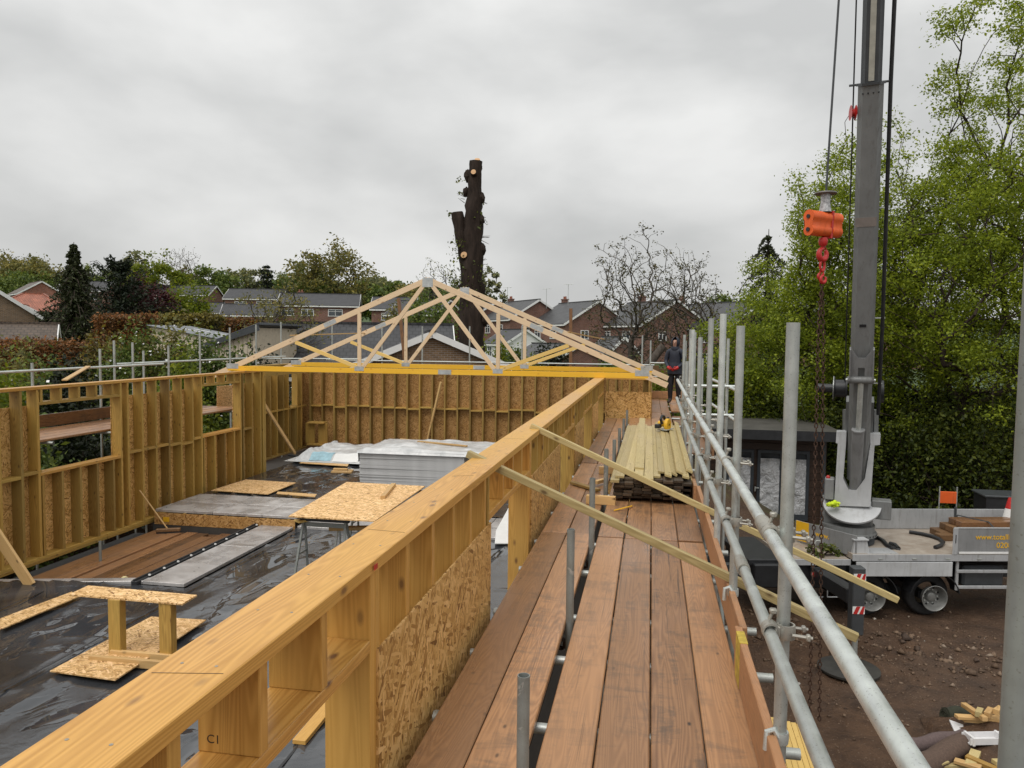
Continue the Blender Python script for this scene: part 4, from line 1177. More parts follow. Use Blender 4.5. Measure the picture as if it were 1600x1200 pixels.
# yellow extension lead
t = thing('extension_lead', at_z(205, 905, 2.85), 'yellow extension lead trailing over the sunken boards', 'cable')
pts = [at_z(px, py, 2.875) for px, py in ((196, 906), (205, 911), (222, 909), (235, 905), (252, 903), (262, 902), (255, 906), (238, 908), (226, 912), (212, 917), (222, 911), (229, 908), (231, 914), (224, 920))]
MB().path(pts, .009, 7).build('cable', MT['yellow'], t, True)
pc = at_z(194, 904, 2.90); MB().lathe([(.001, -.07), (.022, -.07), (.034, -.02), (.036, .05), (.03, .07), (.001, .07)], pc, 14, (.8, -.5, .2)).build('plug', plain('cream_plug', (.75, .66, .36), .5), t, True)
# ------------------------------------------------------------------ crane lorry
TA = R(12); TU = Vector((math.cos(TA), math.sin(TA), 0)); TV = Vector((-math.sin(TA), math.cos(TA), 0)); TP0 = Vector((4.76, 18.8, 0))
def TP(a, b, z): return TP0+TU*a+TV*b+Vector((0, 0, z))
TR3 = Matrix((TU, TV, Vector((0, 0, 1)))).transposed()
tk = thing('crane_lorry', TP(0, 1.2, 0), 'grey crane lorry with flat bed parked on the mud', 'lorry')
def tb(name, a0, a1, b0, b1, z0, z1, mt, ch=.01, par=None, **k):
    c = TP((a0+a1)/2, (b0+b1)/2, (z0+z1)/2)
    return MB().box(c, (a1-a0, b1-b0, z1-z0), TR3, ch).build(name, MT[mt] if isinstance(mt, str) else mt, par or tk, origin=c, basis=TR3, **k)
def _bed():
    q = NT('worn_lorry_bed'); v = q.coords(); f = q.noise(v, 2.5, 5, .65, .5); f2 = q.noise(q.coords((1, 6, 1)), 3, 4, .6)
    col = q.mix(q.ramp(f2, (.5, 0.0), (.7, .5)), q.ramp(f, (.3, (.26, .21, .165)), (.7, (.42, .37, .31))), (.22, .14, .09))
    q.set(color=col, rough=.55); return q.m
MT['bed'] = _bed()
BZ = 1.56
tb('chassis_rail', -5.5, 5.6, .75, .95, .8, 1.1, 'dgrey'); tb('chassis_rail', -5.5, 5.6, 1.55, 1.75, .8, 1.1, 'dgrey')
tb('load_bed', -.02, 5.6, .0, 2.5, 1.42, BZ, 'bed', .005)
tb('bed_edge_rail', -.05, 5.62, -.035, .0, 1.42, BZ+.012, 'alu', .004)
tb('front_deck', -1.5, -.05, .1, 2.5, 1.30, 1.42, 'bed', .005); tb('stabiliser_cover', -2.4, -1.52, .3, 2.4, 1.2, 1.36, 'black', .02)
tb('front_deck_edge', -1.5, -.05, .055, .095, 1.29, 1.43, 'alu', .004)
tb('dropped_side_board', .02, 2.30, -.075, -.045, 1.07, 1.41, 'clight', .006)
sb = tb('side_board', 2.34, 5.6, -.03, .01, BZ+.03, 2.19, 'cgrey2', .004)
tb('board_cap', 2.34, 5.6, -.037, .017, 2.19, 2.215, 'alu', .003); tb('board_post', 2.30, 2.42, -.045, -.031, BZ+.02, 2.2, 'alu', .004); tb('board_trim', 2.46, 5.6, -.045, -.031, BZ+.035, BZ+.085, 'white', .003)
tb('latch', 2.355, 2.375, -.05, -.045, 1.85, 2.05, 'black', .002)
tb('side_board', .9, 5.6, 2.46, 2.5, BZ+.01, 2.10, 'alu', .004); tb('tail_board', 5.58, 5.62, .02, 2.46, BZ+.01, 2.10, 'alu', .004); tb('hinge_post', 3.86, 3.92, 2.44, 2.46, BZ+.01, 2.16, 'dgrey', .003)
for a in (.55, 1.35, 2.15, 2.9, 3.7): tb('rope_hook', a, a+.1, -.05, -.036, 1.46, 1.49, 'galv', .003)
text_mesh('lettering', 'www.totallif', MT['yellow'], TP(2.84, -.037, 1.94), TU, (0, 0, 1), .175, tk, bold=.0015)
text_mesh('lettering', '0208', MT['yellow'], TP(3.34, -.037, 1.74), TU, (0, 0, 1), .185, tk, bold=.0015)
# under the bed
tb('side_guard', 2.45, 5.5, .02, .05, .74, .82, 'alu'); tb('side_guard', 2.45, 5.5, .02, .05, 1.12, 1.2, 'alu'); tb('guard_post', 2.45, 2.52, .03, .08, .7, 1.42, 'alu'); tb('guard_post', 4.0, 4.07, .03, .08, .7, 1.42, 'alu')
tb('tank', 2.7, 3.7, .15, .7, .75, 1.25, 'dgrey', .05)
tb('rear_lamp', 4.2, 4.4, .05, .1, 1.15, 1.3, 'red')
def wheel(a, b, side=-1):
    c = TP(a, b, .515); ax = TV*side
    pr = [(.30, -.02), (.44, .0), (.485, .02), (.515, .06), (.515, .24), (.485, .285), (.40, .30)]
    w_ = MB().lathe([(r, h-.0) for r, h in [(.30, .03), (.33, .0), (.45, -.008), (.492, .015), (.515, .06), (.515, .25), (.48, .295), (.30, .30)]], c-ax*.15+ax*0, 40, -ax)
    wo = w_.build('wheel', MT['rubber'], tk, True)
    o2 = c-ax*.0
    rim = MB().lathe([(.305, -.15), (.295, -.155), (.285, -.14), (.275, -.02), (.25, .02), (.2, .03), (.12, .03), (.11, -.03), (.06, -.045), (.001, -.045)], c, 36, -ax)
    rim = MB().lathe([(.308, .152), (.296, .158), (.284, .145), (.266, .02), (.225, -.06), (.13, -.065), (.118, -.03), (.10, .02), (.085, .03), (.001, .03)], c, 36, ax)
    rim.build('rim', MT['rim'], wo, True)
    nuts = MB()
    for k in range(10):
        an = 2*math.pi*k/10; d = TU*math.cos(an)+Vector((0, 0, 1))*math.sin(an)
        nuts.tube(c+d*.165+ax*-.07, c+d*.165+ax*-.03, .018, 6)
    nuts.build('wheel_nuts', MT['galvbright'], wo)['kind'] = 'stuff'
    ho = MB()
    for k in range(8):
        an = 2*math.pi*(k+.5)/8; d = TU*math.cos(an)+Vector((0, 0, 1))*math.sin(an); 
        ho.lathe([(.001, .0), (.028, .0), (.028, -.006)], c+d*.208+ax*-.056, 10, ax)
    ho.build('rim_holes', MT['black'], wo)['kind'] = 'stuff'
for a in (.48, 1.96): wheel(a, .16, -1); wheel(a, 2.3, 1)
wheel(-4.3, .16, -1); wheel(-4.3, 2.3, 1)
for a in (.48, 1.96):
    mb = MB(); n_ = 12
    for k in range(n_):
        an0 = R(12+156*k/n_); an1 = R(12+156*(k+1)/n_)
        p0 = TP(a+.60*math.cos(an0), .18, .515+.60*math.sin(an0)); p1 = TP(a+.60*math.cos(an1), .18, .515+.60*math.sin(an1))
        mb.beam(p0, p1, .36, .02, up=(p0-TP(a, .18, .515)))
    mb.build('mudguard', MT['black'], tk)
tb('axle', .40, .56, .3, 2.2, .42, .6, 'black'); tb('axle', 1.74, 1.9, .3, 2.2, .42, .6, 'black')
# cab end and stabiliser body (left, mostly behind the scaffold)
tb('stabiliser_box', -2.3, -.1, .15, 2.35, .72, 1.28, 'black', .03); tb('cab', -6.6, -4.9, .05, 2.45, .8, 3.2, 'clight', .12); tb('cab_window', -6.2, -5.2, .03, .06, 2.1, 2.9, 'glass', .02)
# swung stabiliser panel with yellow end, seen end-on
p0 = TP(-1.95, 1.35, 1.44); p1 = TP(-.12, .05, 1.44)
f0 = at_y(1243, 838, 20.3); f1 = at_y(1336, 893, 18.9)
p0 = Vector((f0.x, 20.3, 1.46)); p1 = Vector((f1.x+.02, 18.92, 1.46)); dd = (p1-p0).normalized()
pan = beam('folding_panel', p0+Vector((0, 0, .27)), p1+Vector((0, 0, .27)), .035, .5, MT['cgrey2'], tk, ch=.004)
beam('panel_end', p0+Vector((0, 0, .27))+dd*.02, p0+dd*.42+Vector((0, 0, .27)), .037, .496, MT['yellow'], pan, ch=.003)
nrm = Vector((-dd.y, dd.x, 0)); nrm = -nrm if nrm.y > 0 else nrm
text_mesh('lettering', 'www.', MT['yellow'], p0+dd*.62+Vector((0, 0, .26))+nrm*.02, dd, (0, 0, 1), .17, pan, bold=.003)
for k, (px, py) in enumerate(((1278, 858), (1311, 862))):
    p = at_z(px, py, 1.43); mb = MB(); mb.path([p+Vector((-.07, 0, 0)), p+Vector((-.07, 0, .16)), p+Vector((-.04, 0, .21)), p+Vector((.04, 0, .21)), p+Vector((.07, 0, .16)), p+Vector((.07, 0, 0))], .018, 8); mb.build('grab_handle', MT['galvbright'], tk, True)
# pylon with latch at bed corner
c = TP(.22, .2, BZ); mb = MB()
mb.prism([(-.2, 0), (.2, 0), (.13, .3), (-.17, .3)], c+TV*-.08, TU, (0, 0, 1), -.2); mb.box(c+Vector((0, 0, .32))+TU*-.02+TV*.02, (.36, .26, .035), TR3, .005); mb.build('deck_pedestal', MT['clight'], tk)
# outriggers
lg = at_z(1326, 1046, 0.05)
legc = Vector((lg.x+.12, lg.y+.1, 0))
orig = thing  # keep name short
beam('outrigger_arm', TP(-.75, .3, 1.02), Vector((legc.x-.02, legc.y+.12, 1.45)), .26, .3, MT['black'], tk, ch=.02)
tb('outrigger_box', -1.0, -.45, .0, 2.5, .85, 1.25, 'black')
leg = MB().box(legc+Vector((0, 0, 1.42)), (.24, .24, 1.35), Matrix.Rotation(R(8), 3, 'Z'), .02).build('outrigger_leg', MT['dgrey'], tk)
MB().tube(legc+Vector((0, 0, .06)), legc+Vector((0, 0, .78)), .055, 14).build('jack_tube', MT['galv'], tk, True)
def chevron(c, w_, h_, parent, rz):
    Mr = Matrix.Rotation(rz, 3, 'Z'); ux = Mr @ Vector((1, 0, 0)); 
    MB().box(c, (w_, .006, h_), Mr).build('reflector', MT['white'], parent)
    for s0 in (-.28, .22):
        mb = MB(); o = c+Mr @ Vector((0, -.0045, 0))
        mb.prism([(max(-w_/2, s0*w_-.18*w_), -h_/2), (s0*w_+.16*w_, -h_/2), (min(w_/2, s0*w_+.42*w_), h_/2), (s0*w_+.10*w_, h_/2)], o, ux, (0, 0, 1), -.002); mb.build('reflector_stripe', MT['red'], parent)
chevron(legc+Mr_ if False else legc+Matrix.Rotation(R(8), 3, 'Z') @ Vector((0, -.126, 1.9)), .235, .17, leg, R(8)); chevron(legc+Matrix.Rotation(R(8), 3, 'Z') @ Vector((0, -.126, 1.26)), .235, .15, leg, R(8))
c = TP(-.85, -.006, 1.1); MB().box(c, (.28, .006, .12), TR3).build('reflector', MT['white'], tk); MB().box(c+TU*-.09+TV*-.004, (.09, .004, .12), TR3).build('reflector_stripe', MT['red'], tk); MB().box(c+TU*.1+TV*-.004, (.08, .004, .12), TR3).build('reflector_stripe', MT['red'], tk)
mb = MB(); [mb.tube(TP(-1.1+.5*k, .02, .55), TP(-.7+.5*k, .02, .55), .015, 6) for k in range(2)]; mb.tube(TP(-1.1, .02, .55), TP(-1.1, .02, .75), .015, 6); mb.tube(TP(-.6, .02, .55), TP(-.6, .02, .8), .015, 6); mb.build('step', MT['alu'], tk)
# crane: slewing ring, turret, boom
CC = TP(.40, 1.25, 0)
th_ = math.atan2(CC.x, CC.y); CR = Vector((math.cos(th_), -math.sin(th_), 0)); CF = Vector((math.sin(th_), math.cos(th_), 0))
def CP(px, py, d=0.0):
    r_ = ray(px, py); t_ = ((CC+CF*d-CAM_LOC).dot(CF))/r_.dot(CF); return CAM_LOC+r_*t_
ring = MB().lathe([(.001, BZ), (.60, BZ), (.60, BZ+.2), (.55, BZ+.2)], CC, 48).build('slew_ring', MT['black'], tk, True)
teeth = MB()
for k in range(44):
    an = 2*math.pi*k/44; d = CR*math.cos(an)+CF*math.sin(an); teeth.beam(CC+d*.615+Vector((0, 0, BZ+.02)), CC+d*.615+Vector((0, 0, BZ+.18)), .03, .045)
teeth.build('gear_teeth', MT['dgrey'], ring)
fl_ = MB().lathe([(.5, BZ+.2), (.675, BZ+.2), (.675, BZ+.29), (.63, BZ+.30), (.63, BZ+.46)], CC, 48); fl_.lathe([(.63, BZ+.46), (.001, BZ+.46)], CC, 48); fl_.box(CC+CF*.18+Vector((0, 0, BZ+.62)), (1.15, .8, .4), Matrix((CR, CF, Vector((0, 0, 1)))).transposed(), .05); tur = fl_.build('turntable', MT['cgrey'], tk, True)
bl = MB()
for k in range(36):
    an = 2*math.pi*k/36; d = CR*math.cos(an)+CF*math.sin(an); bl.tube(CC+d*.672+Vector((0, 0, BZ+.245)), CC+d*.69+Vector((0, 0, BZ+.245)), .017, 6)
bl.build('bolts', MT['black'], tur)
# rounded front deck of the turret
poly = [(.60*math.cos(R(a_)), .60*math.sin(R(a_))) for a_ in range(180, 361, 10)]
tp = MB(); c_ = CP(1331, 789, -.12); tl = CF*math.cos(R(33))+Vector((0, 0, math.sin(R(33))))
poly = [(.66*math.cos(R(a_)), .66*math.sin(R(a_))) for a_ in range(178, 364, 8)]+[(.62, .12), (-.62, .12)]
tp.prism(poly, c_, CR, tl, .05); tp.build('turret_deck', MT['clight'], tk)
# yoke of two arms
D0 = -.32
yk = [(1303, 790), (1306, 742), (1309, 693), (1306, 692), (1307, 675), (1322.5, 675), (1322, 692), (1317.5, 748), (1326, 766), (1338, 766), (1351.5, 748), (1360, 694), (1359.5, 678), (1376, 679), (1375, 695), (1366.5, 696), (1363, 745), (1360, 792)]
o0 = CP(1333, 770, D0)
poly = [((CP(a_, b_, D0)-o0).dot(CR), (CP(a_, b_, D0)-o0).z) for a_, b_ in yk][::-1]
MB().prism(poly[::-1], o0, CR, (0, 0, 1), -.5).build('boom_yoke', MT['clight'], tk)
MB().beam(CP(1298, 792, -.3), CP(1303, 745, -.3), .3, .3).build('control_box', MT['cgrey'], tk) if False else None
for (x0, y0, x1, y1, d, mt, nm) in ((1288, 778, 1304, 747, -.1, 'cgrey2', 'control_box'), (1361, 808, 1393, 782, .0, 'cgrey', 'valve_block'), (1283, 800, 1296, 776, .1, 'cgrey', 'valve_block')):
    A, B = CP(x0, y0, d), CP(x1, y1, d); c = (A+B)/2; Mr = Matrix((CR, CF, Vector((0, 0, 1)))).transposed()
    MB().box(c, (abs((B-A).dot(CR)), .4, abs(B.z-A.z)), Mr, .02).build(nm, MT[mt], tk)
MB().ell(CP(1294, 746, -.15), (.05, .05, .06), 12, 8).build('red_beacon', MT['red'], tk, True)
# boom: telescoping eight-sided sections leaning towards the building
b0 = CP(1340, 745, .1); b1 = at_y(1361, 130, 17.4); bd = (b1-b0).normalized()
btip = b0+bd*((27-b0.z)/bd.z)
def oct_beam(p0, p1, w_, d_, name, mt, par=tk, w1=None):
    x = bd; y = CR-(x*CR.dot(x)); y.normalize(); z = x.cross(y)
    c = [(-1, -.45), (-.62, -1), (.62, -1), (1, -.45), (1, .75), (.8, 1), (-.8, 1), (-1, .75)]
    mb = MB(); w1 = w1 or w_
    vs = [p0+y*(a_*w_/2)+z*(b_*d_/2) for a_, b_ in c]+[p1+y*(a_*w1/2)+z*(b_*d_/2) for a_, b_ in c]
    n_ = 8; fs = [tuple(range(n_)), tuple(reversed(range(n_, 2*n_)))]+[((i+1) % n_, i, n_+i, n_+(i+1) % n_) for i in range(n_)]
    mb.add(vs, fs); return mb.build(name, MT[mt], par)
bz_y = CR-(bd*CR.dot(bd)); bz_y.normalize(); bz_n = bd.cross(bz_y)      # points towards or away from camera
if bz_n.dot(CF) > 0: bz_n = -bz_n
boom = oct_beam(b0, b1, .49, .56, 'boom_outer_section', 'cgrey')
oct_beam(b1+bd*.02, btip, .40, .46, 'boom_inner_section', 'dgrey', tk)
MB().beam(b1+bd*.05+bz_n*.235, b1+bd*15+bz_n*.235, .11, .012, up=bz_n).build('boom_wear_strip', plain('pale_wear_strip', (.42, .41, .35), .5), tk)
oct_beam(b1-bd*.03, b1+bd*.02, .56, .64, 'boom_collar', 'dgrey', tk)
MB().beam(b1-bz_y*.42, b1+bz_y*.40, .06, .03).build('rope_guide', MT['dgrey'], tk)
MB().beam(b0+bd*6.35+bz_n*.285-bz_y*.22, b0+bd*6.35+bz_n*.285+bz_y*.20, .008, .2, up=bd).build('decal', plain('faded_decal', (.22, .19, .17), .6), boom)
MB().beam(b0+bd*4.0+bz_n*.285-bz_y*.07, b0+bd*4.0+bz_n*.285+bz_y*.07, .02, .06, up=bd).build('boom_slot', MT['black'], boom)
for k in range(4): MB().ell(b1-bd*.18+bz_n*.283-bz_y*(.15-.1*k), (.018, .018, .018), 8, 6).build('boom_bolt', MT['black'], boom)
# luffing cylinder in front of the boom
k0 = CP(1336, 764, -.15); k1 = b0+bd*2.72+bz_n*.40
kd = (k1-k0); km = k0+kd*.56
MB().lathe([(.001, 0), (.13, 0), (.135, .1), (.135, (km-k0).length-.05), (.15, (km-k0).length-.04), (.15, (km-k0).length), (.05, (km-k0).length)], k0, 24, kd).build('luffing_cylinder', MT['cgrey2'], tk, True)
MB().tube(km, k1, .062, 16).build('cylinder_rod', MT['galvbright'], tk, True)
MB().tube(k1-bz_y*.29, k1+bz_y*.27, .085, 18).build('pivot_tube', MT['cgrey'], tk, True)
for s in (-1, 1): MB().tube(k1+bz_y*(.26*s-.01), k1+bz_y*(.315*s-.01), .035, 12).build('pivot_pin', MT['galvbright'], tk, True)
q0 = k1+bd*.02; hw = .245
poly = [(-hw, -.02), (-.07, -.02), (-.07, .28), (.07, .28), (.07, -.02), (hw, -.02), (hw, .78), (.08, .52), (-.08, .52), (-hw, .78)]
MB().prism(poly, q0, bz_y, bd, -.02).build('boom_bracket', MT['cgrey2'], tk)
for s in (-1, 1): MB().beam(q0+bz_y*(s*.245)+bd*-.0, q0+bz_y*(s*.245)+bd*.75-bz_n*.0, .03, .22, up=bz_n).build('bracket_cheek', MT['cgrey2'], tk)
# counter jib, winches and hoses
drum = CP(1313, 607, .35)
MB().lathe([(.05, -.16), (.30, -.16), (.30, -.13), (.22, -.12), (.22, .12), (.30, .13), (.30, .16), (.05, .16)], drum, 26, CR).build('winch_drum', MT['black'], tk, True)
MB().lathe([(.303, -.165), (.31, -.165), (.31, -.155), (.303, -.155)], drum, 26, CR).build('drum_rim', MT['galvbright'], tk, True)
MB().tube(drum-CR*.16, drum-CR*.55, .11, 14).build('winch_motor', MT['black'], tk, True)
MB().tube(CP(1372, 612, .3), CP(1381, 612, .3), .28, 18).build('winch_drum', MT['black'], tk, True)
MB().beam(b0+bd*.6-bz_n*.45, b0+bd*1.9-bz_n*.45, .62, .4, up=bz_n).build('boom_heel', MT['cgrey'], tk)
MB().beam(CP(1322, 690, .3), CP(1322, 640, .3), .1, .3).build('boom_rib', MT['cgrey'], tk); MB().beam(CP(1366, 690, .3), CP(1367, 640, .3), .1, .3).build('boom_rib', MT['cgrey'], tk)
h0 = b0+bd*1.7+bz_y*.40; h1 = b1+bz_y*.37; h2 = btip+bz_y*.4-bd*8
MB().path([h0, b0+bd*4+bz_y*.41, h1, h2], .042, 10).build('hydraulic_hose', MT['black'], tk, True)
g0 = drum+CR*.1; g1 = b1-bz_y*.33; MB().path([g0, g1, b1+bd*8-bz_y*.30], .016, 6).build('hoist_rope', MT['black'], tk, True)
for f_ in (2.5, 4.1, 6.6): 
    p = b0+bd*f_; MB().beam(p+bz_y*.25, p+bz_y*.46, .03, .03).build('hose_clip', MT['galv'], tk)
sv = b1-bd*.55-bz_y*.33; MB().lathe([(.001, -.05), (.16, -.05), (.08, -.02), (.08, .02), (.16, .05), (.001, .05)], sv, 18, CR+CF*.25).build('rope_sheave', MT['red'], tk, True)
MB().beam(sv+bz_y*.0, sv+bz_y*.2, .04, .05).build('sheave_bracket', MT['cgrey'], tk)
rp_ = Vector((btip.x-.05, btip.y-.3, 26.6)); MB().box(btip, (.5, .9, .6), None, .05).build('boom_head', MT['cgrey'], tk)

# hook block hanging from the boom tip
HK = at_y(1287, 352, 13.6); HK = Vector((HK.x, 13.6, HK.z)); n_before = len(COL.objects)
hk = thing('hook_block', HK-Vector((0, 0, .8)), 'orange twin lobe hook block with red hook hanging from the crane', 'hook block')
MB().path([rp_, HK+Vector((.02, 0, .56))], .018, 8).build('hoist_rope', MT['dgrey'], hk, True)
MB().lathe([(.001, .66), (.225, .66), (.235, .675), (.22, .70), (.05, .72), (.001, .72)], HK+Vector((.02, 0, 0)), 28).build('rope_plate', plain('worn_grey_plate', (.16, .15, .14), .5, .3), hk, True)
MB().lathe([(.13, .28), (.115, .36), (.095, .5), (.10, .66)], HK+Vector((.02, 0, 0)), 20).build('neck', plain('chipped_white_steel', (.40, .40, .40), .4, .4, .5, .6, 14), hk, True)
hx = Vector((math.cos(R(38)), math.sin(R(38)), 0)); hy = Vector((-hx.y, hx.x, 0))
prof = []
for a_ in range(-40, 221, 20): prof.append((.135*math.cos(R(a_)), .155+.135*math.sin(R(a_))))
for a_ in range(140, 401, 20): prof.append((.125*math.cos(R(a_)), -.12+.125*math.sin(R(a_))))
for s0, s1, nm in ((-.46, .12, 'sheave_case'), (.17, .46, 'sheave_case')):
    mb = MB(); mb.prism(prof, HK+hx*s0, hy, (0, 0, 1), s1-s0); mb.build(nm, MT['orange'], hk, True)
mb = MB(); mb.prism([(a_*1.04, b_*1.03) for a_, b_ in prof], HK+hx*-.465, hy, (0, 0, 1), .02); mb.build('end_plate', MT['orange'], hk)
for b_ in (.155, -.12): MB().tube(HK+hx*-.49+Vector((0, 0, b_)), HK+hx*-.46+Vector((0, 0, b_)), .045, 12).build('axle_cap', MT['black'], hk, True)
mb = MB(); mb.prism([(-.13, .3), (.13, .3), (.10, -.28), (-.10, -.28)], HK+hx*.115, hy, (0, 0, 1), .055); mb.build('centre_plate', MT['red'], hk)
MB().lathe([(.03, -.25), (.085, -.27), (.10, -.34), (.085, -.42), (.04, -.46), (.001, -.46)], HK, 18).build('swivel', MT['red'], hk, True)
def hook(c, s, par, nm, mt):
    pts = []; rs_ = []
    pts.append(c+Vector((0, 0, .30*s))); rs_.append(.035*s)
    pts.append(c+Vector((0, 0, .2*s))); rs_.append(.045*s)
    for a_ in range(70, 391, 20):
        aa = R(a_+20); pts.append(c+hx*(-.15*s*math.sin(aa)*-1 if False else .15*s*math.cos(aa))+Vector((0, 0, .15*s*math.sin(aa)))); rs_.append((.05+.03*math.sin(R((a_-70)/320*180)))*s)
    rs_[-1] = .03*s
    return MB().path(pts, rs_, 10).build(nm, MT[mt], par, True)
hook(HK+Vector((.0, 0, -.62)), .78, hk, 'hook', 'red')
MB().path([HK+hx*.06+Vector((0, 0, -.46)), HK+hx*.14+Vector((0, 0, -.55)), HK+hx*.12+Vector((0, 0, -.62))], .014, 6).build('safety_latch', MT['red'], hk, True)
# the block is small: bring its parts to size about its centre
for o in hk.children:
    if o.name.startswith('hoist_rope'): continue
    k_ = .77
    Mx = Matrix.Translation(HK) @ Matrix.Scale(k_, 4) @ Matrix.Translation(-HK)
    o.matrix_basis = Mx @ o.matrix_basis; WM[o.name] = o.matrix_basis.copy()
# chain sling
cs_ = thing('chain_sling', HK+Vector((0, 0, -8.5)), 'rusty double chain sling hanging from the red hook to the mud', 'chain')
mb = MB(); ct = HK+Vector((0, 0, -.56))
for a_ in range(0, 360, 30): pass
mb.path([ct+hx*(.05*math.cos(R(a_)))+Vector((0, 0, -.10+.10*math.sin(R(a_)))) for a_ in range(0, 391, 30)], .022, 8, False); mb.build('master_link', MT['red'], cs_, True)
hook(ct+Vector((.02, 0, -.33)), .38, cs_, 'sling_hook', 'red'); hook(ct+Vector((-.03, 0, -.28)), .3, cs_, 'sling_hook', 'red')
mb = MB()
def link(c, axis_t, side, L, w_, r_):
    pts = []
    for a_ in range(0, 360, 45):
        pts.append(c+axis_t*(L/2*math.cos(R(a_)))+side*(w_/2*math.sin(R(a_))))
    pts.append(pts[0]); mb.path(pts, r_, 5, False)
for s in (-1, 1):
    top_ = ct+Vector((.0, 0, -.38)); bot = Vector((HK.x+.02+s*.045+.08, HK.y-.1, .03)); L = (top_-bot).length; t_ = (bot-top_).normalized(); n_ = int(L/.078)
    for k in range(n_):
        f_ = (k+.5)/n_; c = top_.lerp(bot, f_)+hx*(s*.055*math.sin(min(1, f_*6)*1.57))
        link(c, t_, (hx*.8+hy*.6) if k % 2 else (hy*.8-hx*.6), .092, .05, .0105)
o = mb.build('chain_links', MT['rust'], cs_, True); o['kind'] = 'stuff'
pad = MB().lathe([(.001, 0), (.56, 0), (.58, .02), (.58, .06), (.55, .075), (.001, .075)], Vector((lg.x, lg.y, .03)), 40).build('outrigger_pad', plain('muddy_black_pad', (.035, .033, .028), .6, var=.4, scale=5), None, True); tag(pad, 'round black outrigger pad on the mud under the lorry leg', 'pad')

# load on the lorry bed
rk = random.Random(6)
k_ = 0
for (a, b, z, L) in ((2.35, 1.05, 0, 1.2), (2.55, 1.35, 0, 1.5), (2.55, 1.62, 0, 1.5), (2.75, 1.0, .16, 2.2), (2.75, 1.27, .16, 2.2), (2.75, 1.54, .16, 2.2), (2.9, 1.1, .32, 2.2), (2.9, 1.4, .32, 2.2)):
    a += .42; b += .3
    o = beam('sleeper', TP(a, b, BZ+.08+z), TP(a+L, b-.0+.05, BZ+.08+z), .25, .155, MT['sleeper'] if z < .3 else MT['oldboard'], None, ch=.012)
    tag(o, ('lowest front sleeper, shortest, at the left of the lorry stack', 'lowest middle sleeper of the lorry stack', 'lowest rear sleeper of the lorry stack', 'front sleeper in the middle layer on the lorry', 'centre sleeper in the middle layer on the lorry', 'rear sleeper in the middle layer on the lorry', 'front top sleeper under the strap on the lorry', 'rear top sleeper under the strap on the lorry')[k_], 'sleeper', 'sleepers on the lorry bed'); k_ += 1
mb = MB().path([TP(3.6, 2.0, BZ), TP(3.65, 1.98, BZ+.49), TP(4.0, 1.25, BZ+.485), TP(4.1, .5, BZ+.02)], .02, 4); o = mb.build('ratchet_strap', MT['dgrey'], None); tag(o, 'grey ratchet strap across the sleepers on the lorry', 'strap')
cn = at_y(1578, 830, 19.4); cn = TP(5.0, 1.9, BZ)
t = thing('traffic_cone', cn, 'red and white traffic cone standing on the lorry bed', 'cone')
K_ = 1.3
def cz_(pr): return [(r_*K_, h_*K_) for r_, h_ in pr]
MB().box(cn+Vector((0, 0, .03)), (.5, .5, .06), None, .02).build('base', MT['black'], t)
for nm, pr, mt in (('foot_band', [(.19, .05), (.17, .10), (.165, .17)], 'black'), ('lower_band', [(.165, .17), (.15, .26)], 'red'), ('white_sleeve', [(.15, .26), (.095, .53)], 'white'), ('tip', [(.095, .53), (.06, .70), (.05, .74), (.001, .74)], 'red')):
    MB().lathe(cz_(pr), cn, 24).build(nm, MT[mt], t, True)
pts = [at_z(px, py, BZ+.05) for px, py in ((1421, 831), (1440, 834), (1457, 838), (1468, 842), (1474, 847), (1470, 852), (1461, 855))]
o = MB().path(pts, .045, 10).build('hose', MT['black'], None, True); tag(o, 'bent black hose lying on the lorry bed', 'hose')
pts = [at_z(px, py, BZ+.04) for px, py in ((1362, 842), (1372, 840), (1380, 845), (1386, 852), (1394, 856), (1404, 857), (1398, 851), (1390, 849))]
o = MB().path(pts, .05, 8).build('coiled_cable', MT['black'], None, True); tag(o, 'loop of black cable on the chequer plate beside the turret', 'cable')
cp_ = tb('chequer_plate', .35, 1.1, .08, .6, BZ, BZ+.006, 'alu', .001)
# gloves / vest on the turret
mb = MB(); rg = random.Random(2); gv = CP(1301, 787, -.5)
for k in range(11): mb.ell(gv+Vector((rg.uniform(-.12, .12), rg.uniform(-.08, .08), rg.uniform(-.05, .05))), (.055, .045, .04), 10, 6, .35, rg)
o = mb.build('hi_vis_vest', MT['hivis'], None, True); tag(o, 'crumpled lime hi vis vest lying on the crane turret', 'vest')
# orange barrier and black bin behind the lorry
bc = at_y(1481, 786, 25.0); t = thing('barrier_board', (bc.x, 25, 0), 'orange barrier board on two thin poles behind the lorry', 'barrier')
MB().box((bc.x, 25, bc.z+.17), (.48, .03, .36), None, .01).build('panel', MT['orange'], t)
for s in (-1, 1): MB().tube((bc.x+s*.25, 25, 0), (bc.x+s*.24, 25, bc.z+.5), .02, 8).build('pole', MT['galv'], t, True)
bc = at_y(1565, 790, 24.5); t = thing('wheelie_bin', (bc.x+.2, 24.8, 0), 'large black lidded bin behind the lorry tail', 'bin')
MB().prism([(-.55, 0), (.55, 0), (.62, 2.0), (-.62, 2.0)], (bc.x+.2, 24.5, 0), (1, 0, 0), (0, 0, 1), -.9).build('body', MT['black'], t); MB().box((bc.x+.2, 24.95, 2.03), (1.35, 1.0, .07), None, .02).build('lid', MT['dgrey'], t)
